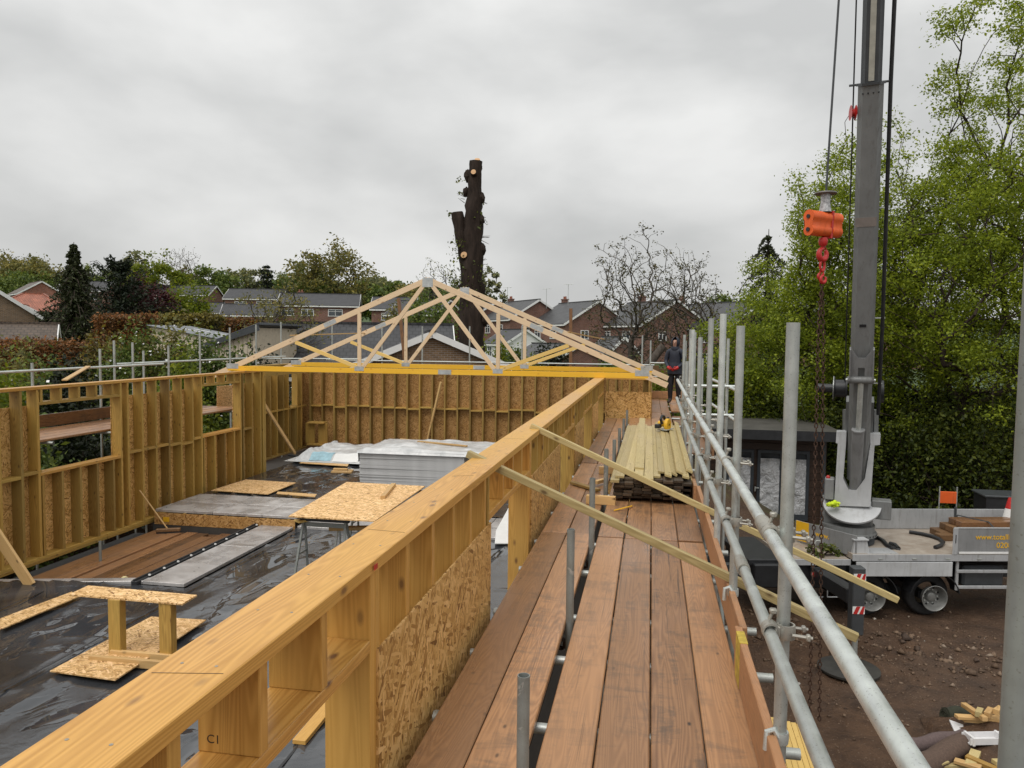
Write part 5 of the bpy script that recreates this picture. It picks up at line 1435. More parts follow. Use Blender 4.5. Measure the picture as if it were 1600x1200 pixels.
# black storage box by the scaffold foot
bx = at_z(1195, 905, .0); t = thing('storage_box', (bx.x, bx.y, 0), 'black storage box with grey lid near the scaffold foot', 'box')
MB().box((bx.x-.05, bx.y+.5, .42), (1.0, .8, .84), None, .03).build('body', MT['black'], t); MB().box((bx.x-.05, bx.y+.5, .87), (1.06, .86, .06), None, .02).build('lid', MT['dgrey'], t)

# ------------------------------------------------------------------ garden room
GY = 28.6
go = thing('garden_room', (4.0, GY+1.5, 0), 'dark flat roofed garden room with film covered glass doors', 'building')
clad = timber('dark_stained_cladding', (.055, .03, .018), (.03, .017, .011), (.04, .024, .016), rv=.1)
MB().box((3.9, GY+1.75, 1.55), (4.6, 3.4, 3.1)).build('wall', clad, go)
for k in range(12): beam('cladding_board', (1.6, GY+.03, .14+.26*k), (6.2, GY+.03, .14+.26*k), .025, .245, clad, go, ch=.006)
def felt():
    q = NT('grey_felt_roof'); v = q.coords(); f = q.noise(v, 1.2, 5, .65, .4); q.set(color=q.ramp(f, (.3, (.045, .042, .037)), (.7, (.10, .094, .083))), rough=.6); q.bump(f, .3, .02); return q.m
MB().box((3.85, GY+1.45, 3.3), (5.4, 4.6, .22), None, .01).build('roof', felt(), go); MB().box((3.85, GY-.87, 3.26), (5.44, .03, .34)).build('fascia', MT['black'], go)
film = NT('crumpled_silver_film'); v = film.coords(); f = film.noise(v, 2.2, 5, .65, .5); film.set(color=film.ramp(f, (.3, (.30, .31, .32)), (.7, (.66, .67, .68))), rough=.3, spec=.5); film.bump(f, 1.0, .25); film = film.m
frm = plain('slate_blue_door_frame', (.035, .042, .05), .4)
dl = [(2.75, 3.72), (3.84, 4.72), (4.80, 5.62)]
for i, (a, b) in enumerate(dl):
    d = MB(); z0, z1 = .12, 2.62; fw_ = .11
    d.box(((a+b)/2, GY-.02, z0+fw_), (b-a, .07, fw_*2), None, .006); d.box(((a+b)/2, GY-.02, z1-fw_/2), (b-a, .07, fw_), None, .006); d.box((a+fw_/2, GY-.021, (z0+z1)/2), (fw_, .066, z1-z0), None, .006); d.box((b-fw_/2, GY-.021, (z0+z1)/2), (fw_, .066, z1-z0), None, .006)
    do = d.build('door', frm, go)
    MB().box(((a+b)/2, GY+.0, 2.42), (b-a-.2, .01, .2)).build('pane', MT['glass'], do)
    n_ = 26; V = []
    for j in range(n_):
        for i2 in range(16):
            x = a+.1+(b-a-.2)*i2/15; z = .3+2.02*j/(n_-1)
            V.append((x, GY-.005+mnoise.noise(Vector((x*2.2, z*2.2+x*1.5, 3)))*.05-.03+.02*mnoise.noise(Vector((x*6, z*6, 8))), z))
    F = [(j*16+i2, j*16+i2+1, (j+1)*16+i2+1, (j+1)*16+i2) for j in range(n_-1) for i2 in range(15)]
    mesh_np('protective_film', V, F, film, do, True)
MB().box((3.78, GY-.07, 1.2), (.03, .05, .18), None, .008).box((3.84, GY-.1, 1.25), (.14, .02, .03)).build('door_handle', MT['galvbright'], go)
MB().box((1.72, GY+.0, 1.6), (.12, .1, 3.0)).build('corner_post', MT['dgrey'], go); MB().box((6.1, GY+.0, 1.6), (.12, .1, 3.0)).build('corner_post', MT['dgrey'], go)
mb = MB().tube((1.72, GY-.1, .0), (1.72, GY-.1, 3.2), .035, 10); mb.build('drain_pipe', MT['black'], go, True)

# ------------------------------------------------------------------ debris on the mud
def roll(p0, p1, r_, mt, lab, nm='carpet_roll', rn=0):
    p0, p1 = Vector(p0), Vector(p1); rg = random.Random(rn)
    pts = [p0.lerp(p1, k/8)+Vector((0, 0, .015*math.sin(k*1.3+rn))) for k in range(9)]
    mb = MB().path(pts, [r_*(1+rg.uniform(-.06, .06)) for _ in range(9)], 20)
    t_ = (p1-p0).normalized()
    for e, s in ((p0, -1), (p1, 1)):
        u = t_.orthogonal().normalized(); v = t_.cross(u)
        sp = [e+t_*(.004*s)+(u*math.cos(a_*.6)+v*math.sin(a_*.6))*(r_*.94*(1-a_/30)) for a_ in range(0, 28)]; mb.path(sp, .006, 4)
    o = mb.build(nm, mt, None, True); return tag(o, lab, 'carpet roll')
carp = plain('brown_carpet', (.105, .068, .05), .95, var=.25, scale=30, bump=.3); carp2 = plain('mauve_brown_carpet', (.125, .09, .085), .95, var=.25, scale=30, bump=.3); green = plain('dark_green_felt', (.032, .034, .02), .9, var=.3, scale=20)
def G(px, py, z=.0): return at_z(px, py, z)
roll(G(1425, 1206, .18), G(1512, 1158, .18), .17, carp, 'thick brown carpet roll lying in the rubbish heap', rn=1)
roll(G(1412, 1167, .12), G(1508, 1151, .14), .12, carp2, 'slimmer mauve brown carpet roll behind the thick one', rn=2)
roll(G(1476, 1118, .14), G(1517, 1117, .14), .14, green, 'short dark green felt roll at the heap top', rn=3)
gp = plain('white_upvc', (.75, .74, .74), .3, var=.05)
p0, p1 = G(1509, 1154, .33), G(1600, 1152, .33)
mb = MB(); ux = (p1-p0).normalized(); uy = Vector((0, 0, 1)).cross(ux)
mb.prism([(-.11, -.05), (.11, -.05), (.11, .05), (.095, .05), (.095, -.035), (-.095, -.035), (-.095, .05), (-.11, .05)], p0, uy, (0, 0, 1), (p1-p0).length)
for k in range(3): mb.box(p0+ux*(.06+.5*k)+Vector((0, 0, .0)), (.04, .25, .13), Matrix((ux, uy, Vector((0, 0, 1)))).transposed(), .005)
o = mb.build('gutter_length', gp, None); tag(o, 'white plastic gutter length lying across the rubbish heap', 'gutter')
mb = MB(); pts = [G(1483, 1127, .2), G(1505, 1133, .22), G(1508, 1145, .3), G(1492, 1142, .25)]; mb.prism([((q-pts[0]).x, (q-pts[0]).y) for q in pts][::-1], pts[0], (1, 0, 0), (0, 1, 0), .03); o = mb.build('plastic_scrap', gp, None); tag(o, 'torn white and grey plastic scrap beside the gutter', 'plastic scrap')
OL = ['upright leaning offcut at the left of the upper offcut pile', 'long flat offcut under the upper offcut pile', 'small pale block offcut, left of three on the pile', 'small block offcut, middle of three on the pile', 'small block offcut, right of three on the pile', 'lowest flat offcut of the upper pile', 'flat offcut at the lower left of the heap by the carpet', 'broad squarish offcut below the white gutter', 'slanting offcut right of the broad squarish one', 'short offcut crossing under the broad squarish one', 'thin stick of wood by the brown carpet roll', 'offcut at the bottom right of the heap near the post', 'offcut half behind the nearest post by the upper pile']
rr_ = random.Random(31); GO = 'timber offcuts in the rubbish heap'
for (px, py, z, L, an, w_, h_, mt) in ((1522, 1112, .45, .6, 100, .09, .07, 'raw'), (1536, 1122, .36, .9, 12, .12, .05, 'raw'), (1530, 1113, .5, .22, 60, .09, .09, 'batten'), (1545, 1113, .5, .24, 55, .09, .09, 'raw'), (1560, 1110, .52, .24, 50, .09, .09, 'raw'), (1548, 1128, .3, .9, 8, .1, .05, 'raw'), (1490, 1196, .12, .5, 20, .12, .06, 'batten'), (1520, 1186, .2, .5, 60, .14, .07, 'batten'), (1535, 1193, .22, .45, -40, .1, .06, 'stud'), (1512, 1194, .2, .35, -30, .12, .05, 'raw'), (1470, 1195, .2, .35, 35, .03, .03, 'batten'), (1580, 1190, .25, .6, 20, .1, .06, 'batten'), (1575, 1120, .3, .6, 20, .1, .06, 'raw')):
    p = G(px, py, z); d = Vector((math.cos(R(an)), math.sin(R(an)), rr_.uniform(-.08, .08)))*(L/2)
    o = beam('timber_offcut', p-d, p+d, w_, h_, MT[mt], None, ch=.004); tag(o, OL.pop(0), 'offcut', GO)
for (a, b, c, d, z) in ((1530, 1135, 1600, 1150, .2), (1520, 1140, 1590, 1155, .18)):
    o = beam('dark_board', G(a, b, z), G(c, d, z), .2, .03, MT['sleeper']); tag(o, ('upper' if a > 1525 else 'lower')+' dark red board sticking out under the offcuts', 'board')
hp = MB(); rg = random.Random(9)
hc = G(1550, 1150, 0)
hp.ell((hc.x+.4, hc.y-.3, -.1), (1.6, 1.3, .42), 24, 10, .12, rg); o = hp.build('rubble_heap', MT['mud'], None, True); tag(o, 'low dark heap of rubble and soil under the rubbish', 'heap', kind='stuff')
# yellow planks stacked by the scaffold foot
gp0 = G(1236, 1165, .1)
for k in range(7):
    for z in range(2):
        x = gp0.x-.25+.085*k
        o = beam('plank', (x, gp0.y-1.3, .09+z*.06), (x+.05, gp0.y+.75-(.03*k), .09+z*.06), .08, .055, MT['web'], None, ch=.003); tag(o, ORD[k]+(' top' if z else ' bottom')+' yellow plank from the left in the bundle beneath the guard rail', 'plank', 'yellow planks bundled on the mud')
# loose stones
def stones():
    rg = np.random.default_rng(5); n_ = 8000
    x = rg.uniform(1.6, 13, n_); y = rg.uniform(5.5, 20, n_)
    band = np.exp(-((y-(17.3-.25*(x-5)))/1.3)**2)
    keep = rg.random(n_) < (.22+.78*band); x, y = x[keep], y[keep]; band = band[keep]; n_ = len(x)
    s = rg.gamma(2.0, .012, n_)*(1+.8*band)+.008
    base = np.array([(1, 0, 0), (-.6, .8, 0), (-.5, -.75, 0), (.1, .1, .9), (.2, -.1, -.6)])
    f0 = np.array([(0, 1, 3), (1, 2, 3), (2, 0, 3), (1, 0, 4), (2, 1, 4), (0, 2, 4)])
    V = []; F = []
    an = rg.uniform(0, 6.28, n_); j = rg.uniform(.6, 1.3, (n_, 5, 3))
    for i in range(n_):
        c_, s_ = math.cos(an[i]), math.sin(an[i]); b = base*j[i]*s[i]
        z = gnoise(x[i], y[i])
        V.append(np.stack([b[:, 0]*c_-b[:, 1]*s_+x[i], b[:, 0]*s_+b[:, 1]*c_+y[i], b[:, 2]*.7+z+s[i]*.15], 1)); F.append(f0+5*i)
    q = NT('mixed_gravel'); g = q.n('ShaderNodeNewGeometry'); r_ = g.outputs['Random Per Island']
    q.set(color=q.ramp(r_, (0.0, (.05, .03, .02)), (.45, (.12, .075, .045)), (.85, (.19, .125, .08)), (.985, (.26, .20, .15)), (1.0, (.5, .47, .43))), rough=.8)
    o = mesh_np('loose_stones', np.concatenate(V), np.concatenate(F), q.m, None, False, origin=(5, 14, 0)); tag(o, 'loose stones and rubble scattered over the mud', 'stones', kind='stuff')
stones()
# ------------------------------------------------------------------ houses beyond the gardens
def window(par, c, ux, w_, h_, mull=1, mt='white'):
    """white casement standing proud of a wall; c = centre of its foot line on the wall face"""
    c = Vector(c); ux = Vector(ux).normalized(); n = ux.cross(Vector((0, 0, 1)))   # outward
    bs = Matrix((ux, -n, Vector((0, 0, 1)))).transposed()
    f = .09; mb = MB(); o = c+n*.035
    mb.box(o+Vector((0, 0, f/2)), (w_+.12, .1, f), bs); mb.box(o+Vector((0, 0, h_-f/2)), (w_, .07, f), bs)
    for s in (-1, 1): mb.box(o+ux*(s*(w_/2-f/2))+Vector((0, 0, h_/2)), (f, .072, h_-2*f), bs)
    for k in range(mull): mb.box(o+ux*(w_*((k+1)/(mull+1)-.5))+Vector((0, 0, h_/2)), (f*.8, .068, h_-2*f), bs)
    if h_ < 2: mb.box(o+Vector((0, 0, h_*.7)), (w_-2*f, .066, f*.6), bs)
    wo = mb.build('window', MT[mt], par)
    MB().box(c+n*.02+Vector((0, 0, h_/2)), (w_-f, .03, h_-f), bs).build('pane', MT['glass'], wo)
    return wo
def house(apex, rz, L, D, he, rise, wall, roof, label, cat='house', wins=(), chim=(), base=None, over=.35, group=None, porch=None):
    """apex: near end of the ridge; the gable there faces local +x"""
    apex = Vector(apex); ex = Vector((math.cos(rz), math.sin(rz), 0)); ey = Vector((-ex.y, ex.x, 0)); ez = Vector((0, 0, 1))
    zr = apex.z; ze = zr-rise; zb = ze-he if base is None else base
    c = apex-ex*(L/2); o0 = Vector((c.x, c.y, zb))
    t = thing('house' if cat == 'house' else cat.replace(' ', '_'), o0, label, cat, group, rz=rz)
    bs = Matrix((ex, ey, ez)).transposed()
    poly = [(-D/2, 0), (D/2, 0), (D/2, ze-zb), (0, zr-zb-.06), (-D/2, ze-zb)]
    mb = MB().prism(poly, o0-ex*(L/2), ey, ez, L); mb.build('wall', MT[wall], t, basis=bs)
    sl_ = math.hypot(D/2, rise); sd = {}
    for s in (-1, 1):
        up = (ey*(-s*D/2)+ez*rise).normalized(); ext = over*1.0
        bot = Vector((c.x, c.y, ze))+ey*(s*D/2)-up*ext; topp = Vector((c.x, c.y, zr))
        mid = (bot+topp)/2; hx_ = (topp-bot).length
        nx = ex if s < 0 else -ex
        b2 = Matrix((nx, up, nx.cross(up))).transposed()
        ro = MB().box(mid+b2.col[2]*.08, (L+2*over*.8, hx_, .1), b2); r_o = ro.build('roof_slope', MT[roof], t, origin=mid, basis=b2)
        MB().beam(bot+ez*-.04-ex*(L/2+over*.8), bot+ez*-.04+ex*(L/2+over*.8), .05, .2).build('fascia', MT['white'], t)
        for g in (-1, 1):
            MB().beam(bot+ex*(g*(L/2+over*.82))+ez*.0, topp+ex*(g*(L/2+over*.82))+ez*.02, .05, .24).build('barge_board', MT['white'], t)
    MB().beam(Vector((c.x, c.y, zr+.14))-ex*(L/2+over), Vector((c.x, c.y, zr+.14))+ex*(L/2+over), .28, .1).build('ridge', MT[roof], t)
    for (face, u, z, w_, h_, m_) in wins:
        if face == 'g': window(t, o0+ex*(L/2)+ey*u+ez*z, ey, w_, h_, m_)
        elif face == 'f': window(t, o0-ey*(D/2)+ex*u+ez*z, ex, w_, h_, m_)
        elif face == 'b': window(t, o0+ey*(D/2)+ex*u+ez*z, -ex, w_, h_, m_)
    for (u, v, h_) in chim:
        cz = Vector((c.x, c.y, zr+h_/2-.4))+ex*u+ey*v
        ch = MB().box(cz, (.9, .6, h_+.6), bs).build('chimney', MT['brick'], t)
        MB().box(cz+ez*(h_/2+.33), (1.02, .72, .12), bs).build('chimney_cap', MT['brick'], ch)
        for s in (-.22, .22): MB().lathe([(.12, 0), (.10, .35), (.07, .36)], cz+ex*s+ez*(h_/2+.38), 10).build('chimney_pot', MT['tilered'], ch, True)
    return t, o0, ex, ey, ez, ze, zb
def az(px): return math.atan2(800-px, 1200)+YAW
W2 = [('f', -2.4, 3.4, 1.6, 1.15, 1), ('f', 1.9, 3.4, 1.6, 1.15, 1), ('f', -2.2, .8, 2.2, 1.4, 2), ('f', 2.0, .3, 1.9, 2.1, 1), ('g', -1.9, 3.4, 1.1, 1.1, 1)]
H = []
H.append(house(at_y(935, 471, 95), R(-55), 9.8, 9.2, 5.3, 2.75, 'brick', 'tile', 'brick house with white verges behind the brown timber post', wins=W2, chim=[(-4.2, .3, .7)]))
H.append(house(at_y(842, 469, 101), R(-55), 9.8, 8.4, 5.3, 2.5, 'brick', 'tile', 'brick house with white verge left of the house behind the post', wins=W2, chim=[(-4.4, .2, .6)]))
H.append(house(at_y(1057, 470, 92), R(-55), 10, 9.6, 5.3, 2.8, 'brick', 'tile', 'brick house behind the bare twin tree with oval window', wins=W2, chim=[(-2.5, .3, .9)]))
H.append(house(at_y(1190, 471, 90), R(-55), 17, 9.2, 5.2, 2.9, 'brick', 'tile', 'long grey roofed house behind the row of standards', wins=[('f', -5, 3.4, 1.6, 1.15, 1), ('f', 0, 3.4, 1.6, 1.15, 1), ('f', 4.5, 3.4, 1.6, 1.15, 1), ('f', -5, .8, 2, 1.4, 1), ('f', 0, .6, 2, 1.9, 2), ('f', 5, .8, 2, 1.4, 1)], chim=[(-6.5, .3, 1.0)]))
H.append(house(at_y(1420, 468, 92), R(-55), 16, 9.2, 5.2, 2.9, 'brick', 'tile', 'grey roofed house glimpsed through the green trees on the right', wins=[('f', -5, 3.4, 1.6, 1.15, 1), ('f', 0, 3.4, 1.6, 1.15, 1), ('f', 4.5, 3.4, 1.6, 1.15, 1), ('f', 0, .8, 2, 1.4, 1)]))
H.append(house(at_y(775, 473, 108), R(-55), 12, 8.4, 5.2, 2.3, 'brick', 'tile2', 'dark roofed house just right of the cut tree trunk', wins=W2))
# back row on the rise
H.append(house(at_y(337, 447.5, 150), R(-22)+az(337), 13.2, 8.2, 5.0, 2.0, 'brick', 'tile2', 'detached house with white gable verge above the lime green bush', wins=[('f', -3.5, 3.3, 2.0, 1.2, 1), ('f', 3.6, 3.3, 2.0, 1.2, 1), ('f', 0, .6, 2.2, 1.4, 1)]))
H.append(house(at_y(446, 453, 140), R(-14)+az(446), 10.5, 7.6, 5.0, 1.9, 'brick', 'tile2', 'brick house with two white windows left of the bare bushy tree', wins=[('f', -2.2, 3.2, 2.3, 1.2, 2), ('f', 2.2, 3.2, 2.9, 1.3, 2), ('f', 0, .5, 2.4, 1.5, 1)]))
H.append(house(at_y(400, 452, 175), R(-20)+az(400), 6, 7, 5.0, 2.2, 'brick', 'tile', 'small grey roof between two dark roofed houses', wins=()))
H.append(house(at_y(561, 461, 118), R(-3)+az(561), 12.0, 8.2, 5.0, 1.9, 'brick', 'tile2', 'low dark roofed terrace left of the trusses', wins=[('f', -4.6, 3.3, 1.9, 1.1, 1), ('f', -1.6, 3.3, 1.9, 1.1, 1), ('f', 2.6, 3.3, 2.2, 1.1, 1), ('f', -3.5, .4, .9, 2.0, 0), ('f', 2.5, .5, 2.4, 1.5, 1)], chim=[(-3.2, .6, .4)]))
H.append(house(at_y(650, 466, 112), R(-3)+az(650), 6.2, 8.0, 5.0, 1.8, 'brick', 'tile2', 'dark roofed house seen through the truss webs', wins=[('f', -.6, 3.3, 2.2, 1.1, 1), ('f', 1.4, .8, 1.4, 1.3, 1), ('f', -1.6, .6, 1.4, 1.3, 1)]))
H.append(house(at_y(702, 470, 106), R(-30)+az(702), 8, 8.0, 5.0, 2.0, 'brick', 'tile2', 'house glimpsed left of the tree trunk behind bushes', wins=W2))
H.append(house(at_y(175, 441, 140), R(-20)+az(175), 9, 7.6, 4.9, 1.9, 'brick', 'tile2', 'house half hidden behind the tall dark conifer', wins=[('f', -1.0, 3.0, 1.6, 1.2, 1), ('f', 2.4, 3.0, 1.4, 1.2, 1), ('f', .2, .4, 2.2, 1.6, 1)]))
H.append(house(at_y(65, 440, 125), R(-78)+az(65), 9.0, 7.2, 4.9, 2.2, 'brick3', 'tilebrown', 'red brick gabled house above the red roofed bungalow', wins=[('f', 3.0, 3.0, 2.0, 1.2, 2), ('f', -1.0, 3.0, 2.0, 1.2, 2)]))
H.append(house(at_y(-24, 443, 47), R(-84)+az(2), 8, 6.4, 2.4, 2.2, 'brick2', 'tilebrown', 'brown brick gable with white verge cut by the left edge', wins=[('g', 1.05, .35, .5, .8, 1)], over=.3))
# bungalow with hipped red roof
def hipped(c, L, D, h0, rise, rz, label):
    t = thing('bungalow', c, label, 'bungalow', rz=rz); c = Vector(c); ex = Vector((math.cos(rz), math.sin(rz), 0)); ey = Vector((-ex.y, ex.x, 0)); ez = Vector((0, 0, 1))
    bs = Matrix((ex, ey, ez)).transposed()
    MB().box(c+ez*(h0/2), (L-.8, D-.8, h0), bs).build('wall', MT['brick3'], t)
    P = lambda a, b, z: c+ex*a+ey*b+ez*z
    a, b, r_ = L/2, D/2, max(.6, L/2-D/2)
    for nm, q in (('f', [P(-a, -b, h0), P(a, -b, h0), P(r_, 0, h0+rise), P(-r_, 0, h0+rise)]), ('b', [P(a, b, h0), P(-a, b, h0), P(-r_, 0, h0+rise), P(r_, 0, h0+rise)]), ('r', [P(a, -b, h0), P(a, b, h0), P(r_, 0, h0+rise)]), ('l', [P(-a, b, h0), P(-a, -b, h0), P(-r_, 0, h0+rise)])):
        ux = (q[1]-q[0]).normalized(); nz = ux.cross(q[2]-q[0]).normalized(); uy = nz.cross(ux); b2 = Matrix((ux, uy, nz)).transposed()
        poly = [((v-q[0]).dot(ux), (v-q[0]).dot(uy)) for v in q]
        MB().prism(poly, q[0], ux, uy, .1).build('roof_slope', MT['tilered'], t, origin=q[0], basis=b2)
    for p0, p1 in ((P(-r_, 0, h0+rise+.1), P(r_, 0, h0+rise+.1)), (P(r_, 0, h0+rise+.1), P(a, -b, h0+.1)), (P(-r_, 0, h0+rise+.1), P(-a, -b, h0+.1))): MB().beam(p0, p1, .3, .12).build('hip_tiles', MT['tilered'], t)
    MB().beam(P(-a, -b-.03, h0), P(a, -b-.03, h0), .05, .22).build('fascia', MT['white'], t)
    return t, P
ap = at_y(52, 460, 78)
bt, BP = hipped((ap.x, 78, ap.z-4.9), 9.6, 7.6, 2.5, 2.4, R(-8)+az(52), 'bungalow with hipped red tiled roof left of the conifer')
g_ = house(at_y(38, 478, 71), R(-96)+az(38), 3.2, 4.6, 2.0, 1.3, 'brick3', 'tilered', 'small red roofed porch gable in front of the bungalow', 'porch', over=.25)
house(at_y(84, 509, 37), R(-4)+az(84), 9.5, 4.6, 2.0, 1.35, 'brick2', 'tilebrown', 'outbuilding with mossy brown tiled roof behind the brown hedge', 'outbuilding', over=.3)
# garages directly behind the building
house(at_y(675, 523, 28.6), R(-88)+az(675), 6, 5.6, 2.6, 1.15, 'brick2', 'tile2', 'brown brick garage with broad white gable verge behind the back wall', 'garage', over=.28)
house(at_y(700, 511, 37), R(3)+az(700), 8.0, 7.5, 2.0, 2.2, 'brick2', 'tile2', 'garage block with dark tiled roof behind the left truss slopes', 'garage', over=.3)
house(at_y(905, 540, 60), R(-55), 8, 6, 2.6, 1.5, 'brick', 'tile', 'low lean to roof beneath the brick houses', 'outbuilding', over=.2)
house(at_y(975, 528, 70), R(-60), 4, 3.2, 2.3, 1.4, 'brick', 'tile', 'small gabled porch with white verge by the bare tree', 'porch', over=.25)
house(at_y(822, 516, 84), R(-55), 6, 5.0, 2.4, 1.5, 'white', 'tile2', 'white rendered single storey extension below the brick houses', 'outbuilding', over=.25, wins=[('f', -1.2, .2, 1.2, 1.9, 1), ('f', 1.2, .2, 1.4, 1.9, 1)])
house(at_y(436, 477, 110), R(-8)+az(436), 8, 5, 2.4, 1.6, 'brick', 'tile2', 'single storey dark roofed annexe in front of the brick house', 'outbuilding', over=.25, wins=[('f', -2, .3, .9, 1.9, 0)])
house(at_y(350, 474, 118), R(-14)+az(350), 4.5, 5, 2.6, 1.6, 'brick', 'tile2', 'small slate roofed garage below the detached house', 'garage', over=.2)
# sheds
def leanto(pts_roof, y0, y1, zb, label, wall='render_w', roofm=None, rl=0):
    (ax, ay), (bx, by) = pts_roof
    A, B = at_y(ax, ay, y0), at_y(bx, by, y0)
    t = thing('shed', ((A.x+B.x)/2, (y0+y1)/2, zb), label, 'shed')
    poly = [(0, 0), (B.x-A.x, 0), (B.x-A.x, B.z-zb), (0, A.z-zb)]
    MB().prism(poly, (A.x, y0, zb), (1, 0, 0), (0, 0, 1), -(y1-y0)).build('wall', MT[wall], t)
    n_ = int((B.x-A.x)/.2)
    for k in range(n_):
        x = A.x+(B.x-A.x)*(k+.5)/n_; z = A.z+(B.z-A.z)*(k+.5)/n_
        beam('cladding_board', (x, y0-.02, zb), (x, y0-.02, z-.05), .015, .185, MT[wall], t, up=(1, 0, 0), ch=.002)
    bs = Matrix((Vector((B.x-A.x, 0, B.z-A.z)).normalized(), Vector((0, 1, 0)), Vector((B.x-A.x, 0, B.z-A.z)).normalized().cross(Vector((0, 1, 0))))).transposed()
    mid = (A+B)/2; mid.y = (y0+y1)/2; Lr = (B-A).length+.5
    if roofm == 'corr':
        mb = MB(); n2 = 60; V = []
        for i in range(n2+1):
            for s in (0, 1): V.append(tuple(mid+bs @ Vector((Lr*(s-.5), (y1-y0+.4)*(i/n2-.5), .06+.03*math.sin(i*1.6)))))
        mb.add(V, [(2*i, 2*i+1, 2*i+3, 2*i+2) for i in range(n2)]); mb.build('roof', plain('corrugated_grey_sheet', (.19, .20, .21), .4, .2, var=.2), t, True)
        for k in (0, 1):
            for j in (0, 1): MB().box(mid+bs @ Vector((-.6+1.3*k, -.5+1.0*j, .11)), (1.1, .12, .012), bs).build('rooflight', MT['white'], t)
    else:
        MB().box(mid+bs.col[2]*.08, (Lr, y1-y0+.4, .12), bs, .02).build('roof', plain('dark_felt', (.03, .034, .04), .5), t)
        MB().beam(A+Vector((-.2, -.22, .0)), B+Vector((.2, -.22, .0)), .03, .22).build('verge', MT['dgrey'], t)
    return t
leanto(((238, 511), (352, 533)), 37, 40.5, 3.3, 'cream boarded shed with corrugated grey roof and white rooflights', roofm='corr')
leanto(((322, 543), (402, 512)), 29, 32.5, 2.6, 'cream boarded workshop with dark felt roof behind the shrubs')
# television aerials
for i, (px, py, y, lab) in enumerate(((793, 449, 101, 'television aerial left of the three on the brick houses'), (854, 451, 100, 'television aerial above the chimney between the brick houses'), (888, 444, 95, 'tall bent aerial on the house behind the timber post'))):
    p = at_y(px, py, y); t = thing('aerial', (p.x, y, p.z-2.2), lab, 'aerial'); MB().tube((p.x, y, p.z-2.6), p, .03, 6).build('mast', MT['galv'], t)
    mb = MB().tube(p+Vector((-.55, 0, -.05)), p+Vector((.6, 0, -.0)), .022, 5)
    for k in range(6): mb.tube(p+Vector((-.45+.18*k, -.2, -.04)), p+Vector((-.45+.18*k, .2, -.04)), .012, 4)
    mb.build('boom', MT['galv'], t)
# tall brown posts behind
for px, y0_, y1_, y, lab in ((632, 525, 466, 27, 'leaning brown timber post seen through the left webs'), (893, 570, 482, 27, 'upright rusty brown post seen through the right webs')):
    a, b = at_y(px, y0_, y), at_y(px-(9 if px < 700 else 1), y1_, y)
    o = beam('brown_post', Vector((a.x, y, 3.0)) if px > 700 else a-Vector((-.15, 0, 2.2)), b, .11, .11, MT['oldboard']); tag(o, lab, 'post')
# parked car
cp = at_y(938, 556, 62); t = thing('parked_car', (cp.x, 62, cp.z-1.0), 'dark green car roof parked in front of the houses', 'car', rz=0)
zc = cp.z-1.0
mb = MB(); prof = [(-2.1, .35), (-2.0, .8), (-1.2, .95), (-.7, 1.42), (.8, 1.45), (1.5, .95), (2.1, .85), (2.15, .35)]
mb.prism(prof, (cp.x, 62.8, zc-.4), (1, 0, 0), (0, 0, 1), 1.6); mb.build('body', plain('dark_green_car_paint', (.03, .06, .055), .2), t)
mb = MB(); mb.prism([(-1.05, .98), (-.62, 1.36), (.72, 1.38), (1.3, .98)], (cp.x, 61.19, zc-.4), (1, 0, 0), (0, 0, 1), .02); mb.build('window', MT['glass'], t)
for s in (-1.3, 1.3): MB().tube((cp.x+s, 61.15, zc-.1), (cp.x+s, 61.35, zc-.1), .32, 16).build('wheel', MT['rubber'], t, True)
# ------------------------------------------------------------------ trees and shrubs
def leaf_quads(C, size, rng, up=.25, asp=.55, var=.4):
    n = len(C)
    d = rng.normal(size=(n, 3)); d[:, 2] = np.abs(d[:, 2])+up; d /= np.linalg.norm(d, axis=1, keepdims=True)
    r = rng.normal(size=(n, 3)); t = np.cross(d, r); t /= np.linalg.norm(t, axis=1, keepdims=True)+1e-9
    b = np.cross(d, t); s = size*(1+rng.uniform(-var, var, (n, 1)))
    V = np.stack([C+t*s, C+b*s*asp+d*s*.12, C-t*s, C-b*s*asp+d*s*.12], 1).reshape(-1, 3)
    F = np.arange(4*n).reshape(n, 4); return V, F
def tubes_np(P0, P1, R0, R1, n=5):
    m = len(P0); t = P1-P0; L = np.linalg.norm(t, axis=1, keepdims=True)+1e-9; t = t/L
    a = np.where(np.abs(t[:, 2:3]) < .9, np.array([[0, 0, 1.]]), np.array([[1., 0, 0]]))
    u = np.cross(t, a); u /= np.linalg.norm(u, axis=1, keepdims=True); v = np.cross(t, u)
    an = 2*np.pi*np.arange(n)/n
    ring = u[:, None, :]*np.cos(an)[None, :, None]+v[:, None, :]*np.sin(an)[None, :, None]
    V = np.concatenate([P0[:, None, :]+ring*R0[:, None, None], P1[:, None, :]+ring*R1[:, None, None]], 1).reshape(-1, 3)
    k = np.arange(n); k2 = (k+1) % n
    f = np.stack([k, k2, n+k2, n+k], 1)
    F = (f[None]+(2*n*np.arange(m))[:, None, None]).reshape(-1, 4); return V, F
